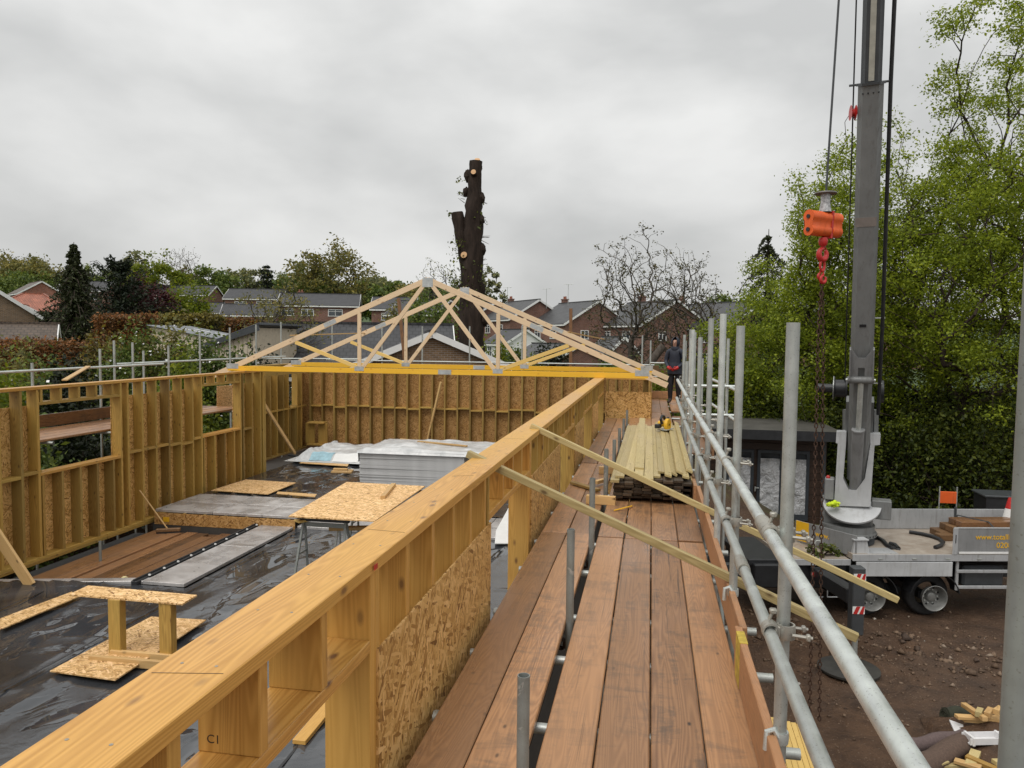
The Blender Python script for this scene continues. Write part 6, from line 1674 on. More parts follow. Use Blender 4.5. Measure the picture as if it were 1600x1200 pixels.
def grow(base, H, rx, rz, K, seed, tr, trunk_frac=.45, lean=(0, 0), ry=None, shell=.55, low=0.0, thin=.012):
    """limbs reaching random points of an uneven ellipsoid crown; returns nodes, parents, radii, tips"""
    rng = np.random.default_rng(seed); base = np.array(base, float); ry = ry or rx
    cc = base+np.array([lean[0], lean[1], H-rz])
    nodes = [base]; par = [-1]
    nt_ = 7
    for k in range(1, nt_+1):
        f = k/nt_; nodes.append(base+np.array([lean[0]*f*.6, lean[1]*f*.6, H*trunk_frac*f])+rng.normal(size=3)*[.06, .06, 0]*rx*.15); par.append(k-1)
    d = rng.normal(size=(K, 3)); d /= np.linalg.norm(d, axis=1, keepdims=True)
    lob = 1+.18*np.sin(3*np.arctan2(d[:, 1], d[:, 0])+seed)+.16*np.sin(5*d[:, 2]+2*d[:, 0]*3+seed)
    rad = rng.uniform(shell**3, 1, K)**(1/3)*lob
    P = cc+d*rad[:, None]*np.array([rx, ry, rz]); P = P[P[:, 2] > base[2]+low]
    o = np.argsort(np.linalg.norm(P-nodes[-1], axis=1)); P = P[o]
    N = np.zeros((len(P)*3+40, 3)); N[:len(nodes)] = nodes; cnt = len(nodes); DR = np.zeros_like(N); DR[:cnt] = (0, 0, 1)
    par = par+[0]*(len(P)*3+40)
    for p in P:
        Q = N[2:cnt]; dv = p-Q; dist = np.linalg.norm(dv, axis=1); cs_ = (dv*DR[2:cnt]).sum(1)/(dist+1e-6); dist = dist*(2.1-1.3*cs_)+np.maximum(0, Q[:, 2]-p[2])*.9
        j = int(np.argmin(dist))+2; q = N[j].copy(); last = j; dd = np.linalg.norm(p-q); ns = 2 if dd > .5 else 1
        for s in range(1, ns+1):
            f = s/ns; x = q+(p-q)*f+rng.normal(size=3)*dd*.05*(s < ns)+np.array([0, 0, dd*.10*math.sin(math.pi*f)])
            dq = x-N[last]; DR[cnt] = dq/(np.linalg.norm(dq)+1e-9); N[cnt] = x; par[cnt] = last; last = cnt; cnt += 1
    N = N[:cnt]; par = np.array(par[:cnt])
    w_ = np.ones(cnt); child = np.zeros(cnt, int)
    for i in range(cnt-1, 0, -1):
        if par[i] >= 0: w_[par[i]] += w_[i]; child[par[i]] += 1
    rad = tr*(w_/w_[0])**.48
    rad = np.maximum(rad, min(thin, tr*.04))
    tips = np.where(child == 0)[0]
    return N, par, rad, tips, rng
def tree(name, base, H, rx, rz, leafm, barkm, label, K=200, seed=1, tr=.25, leaves=6000, ls=.2, spread=.5, trunk_frac=.4, lean=(0, 0), group=None, ry=None, shell=.5, low=0.0, n=5, cat='tree', up=.25, droop=0.0, inner=.35, trunkname='trunk'):
    N, par, rad, tips, rng = grow(base, H, rx, rz, K, seed, tr, trunk_frac, lean, ry, shell, low)
    t = thing(name, base, label, cat, group)
    i = np.arange(1, len(N)); V, F = tubes_np(N[par[i]], N[i], np.minimum(rad[par[i]], rad[i]*1.5), rad[i], n)
    mesh_np(trunkname, V, F, MT[barkm] if isinstance(barkm, str) else barkm, t, True)
    if leaves:
        src = np.concatenate([tips, rng.choice(np.arange(8, len(N)), int(len(tips)*inner))]) if inner else tips
        k = rng.integers(0, len(src), leaves)
        wgt = rng.random(len(src))          # uneven: some sprays dense, some thin
        k = k[rng.random(leaves) < .35+.65*wgt[k]]
        C = N[src[k]]+rng.normal(size=(len(k), 3))*spread*np.array([1, 1, .75]); C[:, 2] -= droop*rng.random(len(k))
        V, F = leaf_quads(C, ls, rng, up); mesh_np('crown', V, F, leafm, t)
    return t
def shrub(name, c, r, leafm, label, n=4000, ls=.08, seed=1, cat='shrub', group=None, flowers=0, twig=True, gap=.25, fl_s=.05):
    """mounded shrub: leaves crowd in clumps on and within an uneven mound"""
    rng = np.random.default_rng(seed); c = np.array(c, float); r = np.array(r, float)
    t = thing(name, (c[0], c[1], c[2]), label, cat, group)
    m = max(12, int(n/60)); d = rng.normal(size=(m, 3)); d[:, 2] = np.abs(d[:, 2]); d /= np.linalg.norm(d, axis=1, keepdims=True)
    cl = d*(rng.uniform(.45, 1.05, m)**.6)[:, None]*r
    k = rng.integers(0, m, n); C = c+cl[k]+rng.normal(size=(n, 3))*r*gap*.55; C[:, 2] = np.maximum(C[:, 2], c[2]+.02)
    V, F = leaf_quads(C, ls, rng); mesh_np('foliage', V, F, leafm, t)
    if twig:
        s = rng.integers(0, m, min(m, 60)); P1 = c+cl[s]*.95; P0 = np.repeat(c[None], len(s), 0)+rng.normal(size=(len(s), 3))*r*.1*[1, 1, 0]; mid = (P0+P1)/2+rng.normal(size=(len(s), 3))*r*.08
        V, F = tubes_np(np.concatenate([P0, mid]), np.concatenate([mid, P1]), np.full(2*len(s), .025), np.full(2*len(s), .012), 4); mesh_np('stems', V, F, MT['bark'], t)
    if flowers:
        k = rng.integers(0, m, flowers); C = c+cl[k]*1.05+rng.normal(size=(flowers, 3))*r*gap*.5; C[:, 2] = np.maximum(C[:, 2], c[2]+.1)
        V, F = leaf_quads(C, fl_s, rng, .8, .9); mesh_np('blossom', V, F, MT['white'], t)
    return t
def hedge(x0, x1, y, d, z0, z1, leafm, label, n=9000, ls=.11, seed=1, slope=0.0):
    rng = np.random.default_rng(seed); L = x1-x0; t = thing('hedge', ((x0+x1)/2, y, z0), label, 'hedge')
    core = MB().box(((x0+x1)/2, y, (z0+z1)/2-.1), (L-.5, d-.5, z1-z0-.4)); core.build('core', plain('painted_hedge_inner_shade', (.018, .014, .009), .9), t)  # near-black box: the unlit inside of the hedge painted as colour
    f = rng.random(n); X = rng.uniform(x0, x1, n); Y = np.where(f < .55, y-d/2, rng.uniform(y-d/2, y+d/2, n)); Z = np.where(f < .55, rng.uniform(z0, z1, n), z1)
    e = f > .93; X = np.where(e, rng.choice([x0, x1], n), X); Z = np.where(e, rng.uniform(z0, z1, n), Z)
    C = np.stack([X, Y, Z+slope*(X-x0)], 1)+rng.normal(size=(n, 3))*np.array([.15, .13, .13])
    b = np.array([mnoise.noise(Vector((q[0]*.8, q[2]*.8, seed))) for q in C]); C[:, 1] -= b*(.25 if z1-z0 < 4 else .9); C[:, 2] += np.where(Z >= z1, b*.22, 0)
    V, F = leaf_quads(C, ls, rng); mesh_np('foliage', V, F, leafm, t); return t
def conifer(name, base, H, r, leafm, label, seed=1, whorls=26, per=9, n_leaf=26, ls=.22, droop=.35, sparse=.0, tr=.25, up0=.04, power=.8, ragged=.25, cat='tree', group=None, upturn=0.0):
    rng = np.random.default_rng(seed); base = np.array(base, float); t = thing(name, base, label, cat, group)
    P0 = []; P1 = []; R0 = []; R1 = []; C = []
    ks = 12
    for k in range(ks): P0.append(base+[0, 0, H*k/ks]); P1.append(base+[0, 0, H*(k+1)/ks]); R0.append(tr*(1-k/ks)+.02); R1.append(tr*(1-(k+1)/ks)+.02)
    for w_ in range(whorls):
        f = up0+(1-up0)*(w_+rng.uniform(-.3, .3))/whorls
        f = min(max(f, 0.01), .99); z = H*f; rr = r*(1-f)**power*(1+rng.uniform(-ragged, ragged))+.05
        for b in range(per):
            if rng.random() < sparse: continue
            an = 2*np.pi*(b+rng.uniform(-.4, .4))/per+w_*1.1; L = rr*(1+rng.uniform(-ragged, ragged))
            dz = -droop*L*rng.uniform(.5, 1.2)+upturn*L
            p0 = base+[0, 0, z]; mid = p0+np.array([math.cos(an)*L*.55, math.sin(an)*L*.55, dz*.35+L*.06]); p1 = p0+np.array([math.cos(an)*L, math.sin(an)*L, dz])
            P0 += [p0, mid]; P1 += [mid, p1]; R0 += [.05*tr*4*(1-f)+.015, .03]; R1 += [.03, .012]
            s = rng.random(n_leaf)**.7; q = np.where(s[:, None] < .55, p0+(mid-p0)*(s[:, None]/.55), mid+(p1-mid)*((s[:, None]-.55)/.45))
            q = q+rng.normal(size=(n_leaf, 3))*np.array([.13, .13, .10])*(.15+L*.42); q[:, 2] -= np.abs(rng.normal(size=n_leaf))*.12*L; C.append(q)
    V, F = tubes_np(np.array(P0), np.array(P1), np.array(R0), np.array(R1), 5); mesh_np('trunk', V, F, MT['bark'], t, True)
    V, F = leaf_quads(np.concatenate(C), ls, rng, .1, .4); mesh_np('crown', V, F, leafm, t); return t

LF = {}
LF['lime'] = leaf('fresh_lime_leaf', (.15, .20, .018), .4, .45)
LF['spring'] = leaf('spring_green_leaf', (.215, .28, .026), .45, .44, hue=(1.25, 1.1, .8))
LF['green'] = leaf('mid_green_leaf', (.105, .155, .035), .4, .35)
LF['dark'] = leaf('dark_green_leaf_plus_shade', (.013, .020, .0065), .45, .25)  # dark leaf, darkened further: shade under the trees put into its colour
LF['under'] = leaf('shade_painted_green_leaf', (.055, .078, .014), .75, .35)  # canopy shade worked into the colour of the undergrowth leaves
LF['conif'] = leaf('blue_green_needle', (.036, .046, .017), .4, .15, hue=(1.15, 1.05, .9))
LF['cedar'] = leaf('black_green_needle', (.014, .024, .011), .4, .12)
LF['olive'] = leaf('olive_brown_leaf', (.17, .17, .055), .4, .35)
LF['purple'] = leaf('purple_leaf', (.05, .014, .016), .4, .25, hue=(1.3, 1, 1))
LF['beech'] = leaf('russet_beech_leaf', (.15, .082, .03), .5, .3, hue=(1.5, 1.0, .7))
LF['russet'] = leaf('russet_green_hedge_leaf', (.14, .115, .028), .55, .3, hue=(1.3, 1.25, .7))
LF['bud'] = leaf('dark_bud_leaf', (.075, .075, .03), .4, .25)
LF['haze'] = leaf('haze_paled_far_leaf', (.19, .215, .11), .35, .35)  # distance haze put into the leaf colour as paleness
LF['ivy'] = leaf('ivy_leaf', (.10, .13, .03), .4, .3)

def gb(px, y, dz=0.0):
    p = at_y(px, 540, y); return (p.x, y, gz(p.x, y)+dz)
def th_(px, py, y): return at_y(px, py, y).z
def sized(px, ytop, y, base_dz=0.0):
    b = gb(px, y, base_dz); return b, th_(px, ytop, y)-b[2]
# large trees on the right
b, h = sized(1672, -25, 33); tree('spring_tree', b, h, 5.9, h*.40, LF['spring'], 'bark', 'tallest spring green tree cut by the right edge', K=1100, seed=3, tr=.30, leaves=135000, ls=.058, spread=.24, trunk_frac=.38, shell=.35, low=4.5, droop=.1)
b, h = sized(1505, 225, 31); tree('spring_tree', b, h, 4.6, h*.40, LF['spring'], 'bark', 'spring green tree between the crane boom and the right edge', K=1000, seed=11, tr=.22, leaves=120000, ls=.056, spread=.26, trunk_frac=.32, shell=.3, low=2.6)
b, h = sized(1325, 225, 33); tree('spring_tree', b, h, 2.9, h*.44, LF['spring'], 'bark', 'spring green tree directly behind the crane boom', K=800, seed=21, tr=.19, leaves=90000, ls=.058, spread=.25, trunk_frac=.32, shell=.3, low=3.0)
b, h = sized(1238, 420, 35); tree('spring_tree', b, h, 3.1, h*.44, LF['spring'], 'bark', 'smaller spring green tree left of the crane hook', K=320, seed=31, tr=.14, leaves=70000, ls=.058, spread=.28, trunk_frac=.3, shell=.3, low=2.0)
b, h = sized(1420, 330, 37); tree('spring_tree', b, h, 4.4, h*.40, LF['green'], 'bark', 'darker tree filling the gap right of the boom', K=360, seed=41, tr=.18, leaves=26000, ls=.06, spread=.30, trunk_frac=.3, shell=.3, low=1.5)
# undergrowth below them
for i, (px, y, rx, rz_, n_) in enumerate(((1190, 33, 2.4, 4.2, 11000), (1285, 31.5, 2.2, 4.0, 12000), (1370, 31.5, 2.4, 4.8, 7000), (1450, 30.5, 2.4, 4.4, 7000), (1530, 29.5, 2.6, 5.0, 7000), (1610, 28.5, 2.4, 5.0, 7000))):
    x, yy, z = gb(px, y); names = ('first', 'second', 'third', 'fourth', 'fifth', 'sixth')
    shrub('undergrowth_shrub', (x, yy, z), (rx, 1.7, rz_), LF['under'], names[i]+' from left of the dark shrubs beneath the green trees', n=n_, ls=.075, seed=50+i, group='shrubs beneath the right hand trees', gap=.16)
hedge(7.0, 26, 34.5, 2.0, 0, 4.4, LF['dark'], 'dark hedge closing the yard behind the lorry, tree shade painted into its leaves', n=26000, ls=.07, seed=6)
# twisted conifer by the standards
b, h = sized(1196, 358, 50); conifer('drooping_conifer', b, h, 1.7, LF['conif'], 'ragged drooping conifer behind the standards', seed=4, whorls=26, per=7, n_leaf=60, ls=.11, droop=.8, sparse=.15, ragged=.5, power=.3)
# bare budding twin trees
b, h = sized(985, 370, 46); tree('budding_tree', b, h, 2.8, 4.7, LF['bud'], 'barkg', 'left of the two bare budding trees before the brick houses', K=900, seed=8, tr=.22, leaves=5200, ls=.065, spread=.13, trunk_frac=.30, shell=.2, inner=.0, n=5)
b, h = sized(1068, 386, 45); tree('budding_tree', b, h, 2.5, 3.9, LF['bud'], 'barkg', 'right of the two bare budding trees before the brick houses', K=800, seed=18, tr=.20, leaves=4200, ls=.065, spread=.13, trunk_frac=.28, shell=.2, inner=.0, n=5)
# sawn limb near the person
a_, b_ = at_y(1012, 572, 30), at_y(1037, 540, 30); o = MB().path([a_-Vector((.4, 0, .8)), a_, b_], [.17, .16, .15], 12).build('sawn_limb', MT['barkg'], None, True); tag(o, 'pale sawn off limb slanting up beside the person', 'limb')
x, y, z = gb(1022, 30); shrub('garden_shrub', (x, y, z), (1.0, .8, 2.2), LF['lime'], 'light green shrub below the sawn limb', n=3000, ls=.08, seed=12)

# garden fence between the walkway and the houses
t = thing('garden_fence', (4.5, 38, gz(4.5, 38)), 'brown panel fence between the site and the houses on the right', 'fence')
for k in range(8):
    x0 = -1.5+1.83*k; zz = gz(x0, 38)
    beam('post', (x0, 38, zz), (x0, 38, zz+2.0), .1, .1, MT['sleeper'], t, up=(0, 1, 0))
    for j in range(12): beam('slat', (x0+.05+.145*j+.07, 37.96+.02*(j % 2), zz+.05), (x0+.05+.145*j+.07, 37.96+.02*(j % 2), zz+1.85), .14, .015, MT['sleeper'], t, up=(0, 1, 0), ch=.002)
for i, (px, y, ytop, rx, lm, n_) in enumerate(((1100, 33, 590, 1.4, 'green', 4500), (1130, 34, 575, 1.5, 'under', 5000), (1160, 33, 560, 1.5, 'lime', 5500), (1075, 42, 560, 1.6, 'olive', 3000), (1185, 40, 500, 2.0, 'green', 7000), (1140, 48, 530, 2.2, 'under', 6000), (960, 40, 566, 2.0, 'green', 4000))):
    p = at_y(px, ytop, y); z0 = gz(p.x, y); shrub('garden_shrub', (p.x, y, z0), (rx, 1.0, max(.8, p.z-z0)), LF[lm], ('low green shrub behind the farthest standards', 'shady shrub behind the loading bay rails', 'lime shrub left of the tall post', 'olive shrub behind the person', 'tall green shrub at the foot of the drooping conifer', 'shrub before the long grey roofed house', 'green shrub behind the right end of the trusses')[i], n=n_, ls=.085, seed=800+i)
# left garden
b, h = sized(119, 378, 48); conifer('tall_conifer', b, h, 3.2, LF['conif'], 'tall dark pyramidal conifer left of the houses', seed=9, whorls=40, per=10, n_leaf=44, ls=.12, droop=.45, power=1.0, ragged=.38, tr=.3)
b, h = sized(190, 406, 62); conifer('dark_cedar', b, h, 3.1, LF['cedar'], 'spiky black green cedar beside the purple tree', seed=14, whorls=22, per=8, n_leaf=50, ls=.17, droop=-.45, power=.42, ragged=.45, sparse=.1, upturn=.1)
b, h = sized(232, 438, 66); tree('purple_tree', b, h, 2.4, h*.42, LF['purple'], 'bark', 'dark purple leaved tree right of the cedar', K=160, seed=5, tr=.16, leaves=9000, ls=.15, spread=.42, trunk_frac=.3)
x, y, z = gb(170, 64); shrub('purple_shrub', (x, y, z), (2.6, 1.6, 2.9), LF['purple'], 'low purple shrub under the cedar', n=3200, ls=.15, seed=77)
b, h = sized(287, 448, 72); tree('lime_bush', b, h, 2.5, h*.46, LF['lime'], 'bark', 'round lime green bush before the detached house', K=160, seed=6, tr=.12, leaves=9000, ls=.17, spread=.45, trunk_frac=.25)
def hpx(px0, px1, ytop, y, h_, d, lm, lab, n, ls, seed):
    a = at_y(px0, ytop, y); b = at_y(px1, ytop, y); zt = (a.z+b.z)/2; hedge(a.x, b.x, y, d, zt-h_, zt, LF[lm], lab, n, ls, seed)
hpx(160, 238, 499, 43, 2.6, 1.6, 'beech', 'russet clipped beech hedge behind the shed, left block', 7000, .09, 1)
hpx(236, 343, 497, 50, 2.6, 1.6, 'russet', 'brown and green clipped hedge behind the corrugated shed', 8000, .11, 2)
hpx(330, 405, 502, 56, 2.2, 1.4, 'beech', 'low russet hedge right of the green clipped hedge', 3500, .11, 7)
hpx(8, 131, 540, 29.5, 2.6, 1.5, 'beech', 'russet clipped hedge nearest behind the left wall', 11000, .07, 3)
hpx(26, 92, 492, 64, 2.6, 1.4, 'dark', 'dark green hedge below the red roofed bungalow', 3500, .14, 4)
hpx(160, 262, 489, 66, 1.4, 1.4, 'dark', 'low dark hedge at the foot of the cedar', 4000, .13, 5)
for i, (px, y, ytop, rx, lm, fl, n_, lab) in enumerate((
    (12, 17, 592, 1.0, 'lime', 0, 5000, 'bright green shrub at the left edge behind the wall'), (18, 25, 528, 1.0, 'olive', 0, 3000, 'yellow green shrub at the left edge above the scaffold rail'), (70, 21, 575, 1.5, 'green', 30, 7000, 'green shrub behind the left scaffold rail by the russet hedge'),
    (165, 26, 532, 1.5, 'russet', 60, 6000, 'mixed green and red shrub right of the russet hedge'), (215, 25, 524, 1.6, 'green', 220, 7000, 'white flowering shrub behind the three left standards'), (262, 25.5, 522, 1.6, 'olive', 240, 7000, 'white flowering shrub before the corrugated shed'),
    (308, 25, 535, 1.4, 'green', 200, 6000, 'white flowering shrub before the cream workshop'), (352, 25, 548, 1.3, 'green', 140, 5000, 'leafy shrub before the felt roofed workshop wall'), (285, 22.5, 556, 1.0, 'lime', 0, 3500, 'light green shrub low behind the left scaffold'), (120, 20, 582, 1.5, 'dark', 30, 6000, 'dark green shrub low behind the left scaffold rail'),
    (395, 26, 556, 1.4, 'dark', 120, 5000, 'dark shrub at the left end of the trusses'))):
    p = at_y(px, ytop, y); z0 = gz(p.x, y); shrub('flowering_shrub' if fl > 50 else 'garden_shrub', (p.x, y, z0), (rx, 1.0, max(.6, p.z-z0)), LF[lm], lab, n=n_, ls=.075, seed=200+i, flowers=fl)
# greenery below the left scaffold, seen through the windows
for i, (x, y, z, r_, lm, n_) in enumerate(((-12.6, 11.0, 1.9, (1.2, 1.6, 2.6), 'dark', 7000), (-12.9, 13.6, 1.9, (1.2, 1.6, 2.5), 'green', 7000), (-13.2, 16.2, 1.9, (1.2, 1.7, 2.6), 'dark', 7000), (-13.4, 19.2, 2.0, (1.4, 1.9, 2.6), 'green', 7000), (-12.4, 8.4, 1.8, (1.2, 1.6, 2.6), 'green', 5000))):
    shrub('bank_shrub', (x, y, z), r_, LF[lm], ('nearest', 'second', 'third', 'fourth', 'leftmost')[i]+' shrub on the bank seen through the left wall openings', n=n_, ls=.07, seed=300+i, group='shrubs on the bank outside the left wall')
# tangled part bare tree behind the left truss foot
b, h = sized(440, 446, 33); tree('tangled_tree', b, h, 1.75, h*.42, LF['olive'], 'barkg', 'tangled part bare tree behind the left truss slope', K=420, seed=15, tr=.15, leaves=5000, ls=.06, spread=.2, trunk_frac=.25, shell=.15, low=.6, inner=.1)
# between the webs
b, h = sized(675, 462, 44); tree('garden_tree', b, h, 2.0, h*.42, LF['green'], 'bark', 'small leafy tree behind the truss peak', K=170, seed=19, tr=.12, leaves=6000, ls=.10, spread=.28, trunk_frac=.3)
b, h = sized(630, 480, 50); tree('garden_tree', b, h, 1.7, h*.42, LF['olive'], 'bark', 'olive tree seen between the rafters', K=140, seed=29, tr=.12, leaves=4500, ls=.11, spread=.3, trunk_frac=.3)
x, y, z = gb(770, 33); shrub('garden_shrub', (x, y, z), (.9, .8, 3.3), LF['lime'], 'bright green shrub right of the cut trunk', n=2600, ls=.09, seed=401)
x, y, z = gb(862, 50); shrub('garden_shrub', (x, y, z), (1.6, 1, 2.2), LF['dark'], 'dark shrub below the brown post', n=2600, ls=.1, seed=402)
x, y, z = gb(800, 44); shrub('garden_shrub', (x, y, z), (2.2, 1, 2.0), LF['green'], 'low shrub behind the right truss webs', n=2600, ls=.1, seed=403)
# far trees on the rise
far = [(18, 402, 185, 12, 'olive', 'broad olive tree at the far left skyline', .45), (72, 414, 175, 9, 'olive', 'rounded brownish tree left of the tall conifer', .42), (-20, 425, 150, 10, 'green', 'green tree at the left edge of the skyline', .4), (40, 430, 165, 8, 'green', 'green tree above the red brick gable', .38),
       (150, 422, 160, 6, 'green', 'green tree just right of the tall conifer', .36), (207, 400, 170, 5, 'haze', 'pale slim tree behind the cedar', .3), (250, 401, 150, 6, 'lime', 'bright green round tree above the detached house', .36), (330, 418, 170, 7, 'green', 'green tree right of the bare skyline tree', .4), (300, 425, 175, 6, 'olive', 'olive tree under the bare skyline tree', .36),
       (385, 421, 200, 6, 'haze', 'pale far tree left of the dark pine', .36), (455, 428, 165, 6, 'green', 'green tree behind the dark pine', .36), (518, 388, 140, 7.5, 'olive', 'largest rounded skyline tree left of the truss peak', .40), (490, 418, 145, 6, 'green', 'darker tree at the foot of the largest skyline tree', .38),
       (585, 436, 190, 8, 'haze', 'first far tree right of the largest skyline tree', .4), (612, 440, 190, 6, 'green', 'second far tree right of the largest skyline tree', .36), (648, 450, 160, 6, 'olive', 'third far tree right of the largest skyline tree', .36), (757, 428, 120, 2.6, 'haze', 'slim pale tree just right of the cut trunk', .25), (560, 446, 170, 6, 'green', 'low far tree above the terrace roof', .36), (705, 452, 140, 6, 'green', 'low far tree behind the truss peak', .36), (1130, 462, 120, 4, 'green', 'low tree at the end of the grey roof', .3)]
for i, (px, yt, y, rx, lm, lab, tf) in enumerate(far):
    b, h = sized(px, yt, y); h = max(h, 4); tree('far_tree', b, h, rx, h*.42, LF[lm], 'bark', lab, K=170, seed=500+i, tr=.32, leaves=int(8500*max(.6, rx/6)), ls=.34*y/150, spread=.62*rx/6, trunk_frac=.3, shell=.45, group='trees on the far rise', low=.5)
b, h = sized(290, 388, 172); tree('bare_tree', b, h, 6.4, h*.4, LF['bud'], 'barkg', 'bare fan shaped tree on the skyline', K=420, seed=601, tr=.4, leaves=700, ls=.2, spread=.4, trunk_frac=.3, shell=.3)
b, h = sized(690, 404, 120); tree('bare_tree', b, h, 4.4, h*.4, LF['haze'], 'barkg', 'grey bare tree behind the cut trunk', K=420, seed=602, tr=.3, leaves=900, ls=.16, spread=.3, trunk_frac=.3, shell=.25)
b, h = sized(30, 395, 195); tree('bare_tree', b, h, 7.5, h*.35, LF['bud'], 'barkg', 'bare crowned tree at the far left skyline', K=380, seed=603, tr=.4, leaves=900, ls=.25, spread=.5, trunk_frac=.3, shell=.4)
for i, (px, yt, y, r_, lab) in enumerate(((418, 412, 150, 3.6, 'dark pine on the skyline between the houses'), (470, 412, 170, 2.6, 'dark narrow conifer left of the largest skyline tree'), (228, 399, 175, 3.2, 'dark blue conifer on the skyline behind the purple tree'), (682, 440, 130, 3.0, 'dark conifer low behind the truss peak'))):
    b, h = sized(px, yt, y); conifer('far_conifer', b, h, r_, LF['cedar'], lab, seed=700+i, whorls=18, per=8, n_leaf=14, ls=.34, droop=.2, power=.55, ragged=.3, group='conifers on the far rise')
def wood():
    rng = np.random.default_rng(77); n_ = 24000
    a = rng.uniform(-52, -13.5, n_); d = rng.uniform(235, 300, n_); X = np.tan(np.radians(a))*d; Y = d
    hh = np.array([9+4*mnoise.noise(Vector((x*.035, y*.03, 0)))+3*mnoise.noise(Vector((x*.12, 0, 3))) for x, y in zip(X, Y)])
    Z = np.array([gz(x, y) for x, y in zip(X, Y)])+hh*rng.random(n_)**.45
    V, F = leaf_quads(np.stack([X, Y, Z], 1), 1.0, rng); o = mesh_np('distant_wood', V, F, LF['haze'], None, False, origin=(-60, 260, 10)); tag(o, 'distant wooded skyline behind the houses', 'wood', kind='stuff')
wood()

p = TP(-.55, .45, 1.425); shrub('leafy_clipping', p, (.34, .25, .3), LF['ivy'], 'bunch of leafy clippings lying on the lorry deck by the turret', n=420, ls=.04, seed=901, cat='clipping')

# ------------------------------------------------------------------ the topped tree trunk
def stump():
    base = Vector((-7.08, 30, 2.8)); t = thing('topped_tree', base, 'tall lopped black tree trunk with two sawn stems behind the trusses', 'tree')
    rng = random.Random(4)
    def stem(pts, rs_, nm):
        mb = MB(); n_ = 22; P = []; Rr = []
        for i in range(len(pts)-1):
            for k in range(6): f = k/6; P.append(Vector(pts[i]).lerp(Vector(pts[i+1]), f)); Rr.append(rs_[i]*(1-f)+rs_[i+1]*f)
        P.append(Vector(pts[-1])); Rr.append(rs_[-1])
        mb.path(P, Rr, n_, False)
        V = []
        for i, v in enumerate(mb.v):
            c = P[i//n_]; v = Vector(v); d = v-c; k = 1+.26*mnoise.noise(v*1.9)+.14*mnoise.noise(v*5)+.08*mnoise.noise(v*13); V.append(tuple(c+d*k))
        mb.v = V; o = mb.build(nm, MT['stumpbark'], t, True)
        top_ring = [Vector(q) for q in V[-n_:]]; cc = sum(top_ring, Vector())/n_
        MB().add([cc+(q-cc)*.97+Vector((0, 0, .004)) for q in top_ring], [tuple(range(n_))]).build('sawn_face', MT['cutwood'], o)
        return o
    z = lambda px, py: at_y(px, py, 30)
    tr_ = stem([z(739, 640), z(738, 560), z(737, 470), z(738, 400), z(740, 330), z(742, 285), z(744, 252)], [.58, .50, .45, .40, .33, .27, .26], 'trunk')
    stem([z(733, 440), z(727, 400), z(719, 362), z(715, 332)], [.26, .27, .24, .24], 'side_stem')
    for px, py, r_ in ((743, 273, .10), (729, 401, .13), (738, 429, .09)):
        p = z(px, py); d = Vector(((px-739)*.012, -1, .25)).normalized(); c = p+Vector((0, -.27, 0))
        kb = MB().lathe([(r_*1.5, -.1), (r_*1.15, .08), (r_, .13)], c, 14, d).build('branch_stub', MT['stumpbark'], tr_, True)
        MB().lathe([(.001, .132), (r_, .13)], c, 14, d).build('sawn_face', MT['cutwood'], kb)
    kn_ = MB(); rk_ = random.Random(17)
    for px, py, r_ in ((748, 262, .13), (731, 275, .15), (752, 310, .14), (751, 345, .16), (728, 300, .12), (753, 390, .15), (722, 345, .12), (752, 450, .16), (722, 455, .18), (755, 500, .18), (747, 285, .12)):
        p = z(px, py); kn_.ell(p, (r_, r_, r_*1.6), 12, 9, .22, rk_)
    kn_.build('burrs', MT['stumpbark'], tr_, True)
    hc = z(745, 254); MB().ell(hc+Vector((-.02, 0, -.05)), (.22, .22, .16), 14, 8, .2, rk_).build('top_burr', MT['stumpbark'], tr_, True)
    MB().lathe([(.001, .01), (.11, 0)], z(747, 251)+Vector((0, -.12, .03)), 14, (.15, -.55, .8)).build('sawn_face', MT['cutwood'], tr_)
    rg = np.random.default_rng(3); C = []
    for px, py, n_, s in ((722, 284, 14, .08), (724, 305, 8, .07), (706, 338, 8, .06), (715, 400, 40, .3), (714, 430, 40, .28), (722, 470, 40, .3), (716, 380, 24, .2), (752, 430, 24, .3), (755, 350, 14, .3), (735, 455, 30, .3), (758, 560, 40, .3), (718, 440, 16, .08)):
        p = z(px, py); C.append(np.array([p.x, 29.6, p.z])+rg.normal(size=(n_, 3))*[s*.7, .15, s])
    V, F = leaf_quads(np.concatenate(C), .07, rg); mesh_np('ivy', V, F, LF['ivy'], t)
    P0 = []; P1 = []
    for k in range(46):
        py = rg.uniform(300, 480); s = rg.choice([-1, 1]); px = 739+s*13; p = z(px, py); q = z(px+s*rg.uniform(4, 14), py-rg.uniform(-8, 10)); P0.append(p); P1.append(q)
    V, F = tubes_np(np.array([list(a) for a in P0]), np.array([list(a) for a in P1]), np.full(46, .014), np.full(46, .006), 4); mesh_np('twigs', V, F, MT['barkg'], t)
stump()

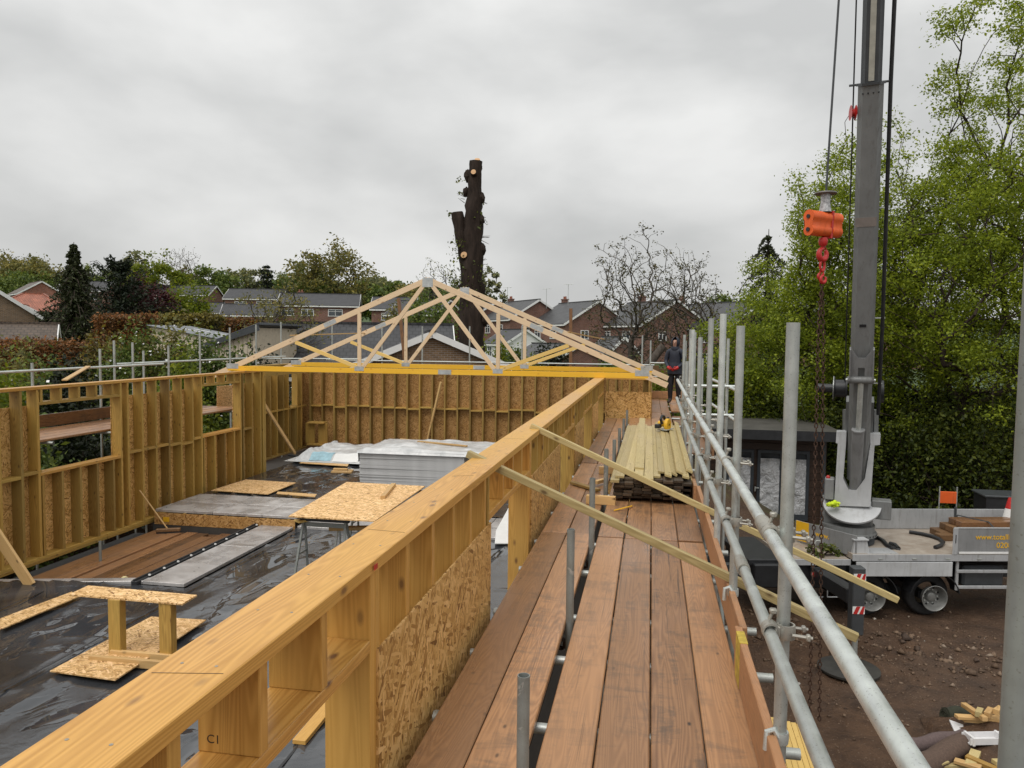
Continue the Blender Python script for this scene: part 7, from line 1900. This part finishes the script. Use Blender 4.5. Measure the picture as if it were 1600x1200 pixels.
# ------------------------------------------------------------------ the person on the walkway
def person():
    O = Vector((.63, 20.9, ZD)); t = thing('person', O, 'person in dark hooded rain jacket and red gloves standing on the walkway', 'person')
    J = {}; verts = []; edges = []; rad = []
    def v(n, x, y, z, r, p=None):
        J[n] = len(verts); verts.append((x, y, z)); rad.append(r)
        if p: edges.append((J[p], J[n]))
    v('pelvis', 0, 0, .95, (.17, .13)); v('waist', 0, 0, 1.10, (.165, .125), 'pelvis'); v('chest', 0, .0, 1.28, (.185, .135), 'waist'); v('neckb', 0, 0, 1.44, (.10, .09), 'chest'); v('neck', 0, -.01, 1.52, (.062, .062), 'neckb'); v('head', 0, -.02, 1.63, (.088, .10), 'neck'); v('crown', 0, -.01, 1.72, (.07, .08), 'head')
    for s, n in ((-1, 'l'), (1, 'r')):
        v(n+'sh', s*.19, 0, 1.39, (.085, .085), 'neckb'); v(n+'el', s*.245, -.0+.02*s, 1.12, (.06, .06), n+'sh'); v(n+'wr', s*.12, -.21, .985, (.045, .045), n+'el')
        v(n+'hip', s*.095, 0, .86, (.105, .11), 'pelvis'); v(n+'kn', s*.11, -.02-.03*(s > 0), .49, (.075, .08), n+'hip'); v(n+'an', s*.115, .01, .11, (.055, .06), n+'kn'); v(n+'toe', s*.13, -.15, .05, (.045, .04), n+'an')
    me = bpy.data.meshes.new('body_src'); me.from_pydata(verts, edges, [])
    ob = bpy.data.objects.new('body_src', me); COL.objects.link(ob)
    md = ob.modifiers.new('skin', 'SKIN'); sb_ = ob.modifiers.new('sub', 'SUBSURF'); sb_.levels = 2; sb_.render_levels = 2
    for i, sv in enumerate(me.skin_vertices[0].data): sv.radius = rad[i]; sv.use_root = (i == 0)
    dg = bpy.context.evaluated_depsgraph_get(); me2 = bpy.data.meshes.new_from_object(ob.evaluated_get(dg)); bpy.data.objects.remove(ob)
    jk = plain('navy_rain_jacket', (.016, .020, .034), .55, var=.3, scale=8, bump=.3); tr_ = plain('black_trousers', (.007, .008, .012), .65, var=.3, scale=8, bump=.3); sk = plain('skin', (.42, .24, .17), .55, var=.06); bt_ = plain('muddy_boots', (.035, .025, .02), .7)
    for q in (jk, tr_, sk, bt_): me2.materials.append(q)
    for p in me2.polygons:
        c = p.center; p.use_smooth = True
        p.material_index = 2 if c.z > 1.50 and abs(c.x) < .13 else (3 if c.z < .14 else (1 if c.z < .86 and not (c.y < -.1 and c.z > .8) else 0))
    me2.name = 'body'; o = bpy.data.objects.new('body', me2); place(o, t, Matrix.Translation(O))
    P = lambda x, y, z: O+Vector((x, y, z))
    # jacket skirt
    MB().lathe([(.175, .80), (.20, .82), (.195, 1.0), (.18, 1.12)], O+Vector((0, .0, 0)), 24).build('jacket_hem', jk, t, True)
    MB().lathe([(.11, 1.43), (.125, 1.47), (.105, 1.535), (.09, 1.53)], O, 20).build('collar', jk, t, True)
    # hood: open shell round the face
    mb = MB(); n_ = 20; m_ = 12; idx = {}
    for i in range(m_+1):
        for k in range(n_+1):
            a = R(-148+296*k/n_); b = R(-60+150*i/m_)
            idx[(i, k)] = len(mb.v); mb.v.append(tuple(P(.118*math.sin(a)*math.cos(b), .005+.13*math.cos(a)*math.cos(b), 1.645+.15*math.sin(b))))
    for i in range(m_):
        for k in range(n_): mb.f.append((idx[(i, k)], idx[(i, k+1)], idx[(i+1, k+1)], idx[(i+1, k)]))
    mb.build('hood', jk, t, True)
    f = MB().ell(P(0, -.125, 1.625), (.016, .024, .024), 10, 8); f.build('nose', sk, o, True)
    e = MB()
    for s in (-1, 1): e.ell(P(s*.033, -.112, 1.655), (.013, .008, .008), 8, 6)
    e.build('eyes', plain('dark_eyes', (.02, .015, .012), .3), o, True)
    MB().ell(P(0, -.112, 1.575), (.028, .01, .007), 10, 6).build('mouth', plain('lips', (.30, .11, .09), .5), o, True)
    for s in (-1, 1):
        g = MB(); w_ = Vector((s*.115, -.215, .98)); d = Vector((-s*.75, -.35, -.35)).normalized(); u = Vector((0, -.6, .8)).normalized(); n3 = d.cross(u).normalized()
        g.path([O+w_-d*.03, O+w_+d*.04, O+w_+d*.09], [.042, .046, .036], 10)
        for k in range(4):
            b = O+w_+d*.08+u*(.028-.019*k); L = (.065, .075, .07, .055)[k]
            g.path([b, b+d*L*.5+n3*.006*s, b+d*L*.8+Vector((0, .02, -.02))], [.012, .0115, .009], 7)
        g.path([O+w_+d*.02+u*.035, O+w_+d*.055+u*.065, O+w_+d*.09+u*.06], [.014, .013, .010], 7)
        g.build('glove', MT['red'], t, True)
    t.matrix_basis = Matrix.Translation(O) @ Matrix.Rotation(R(-16), 4, 'Z')
person()
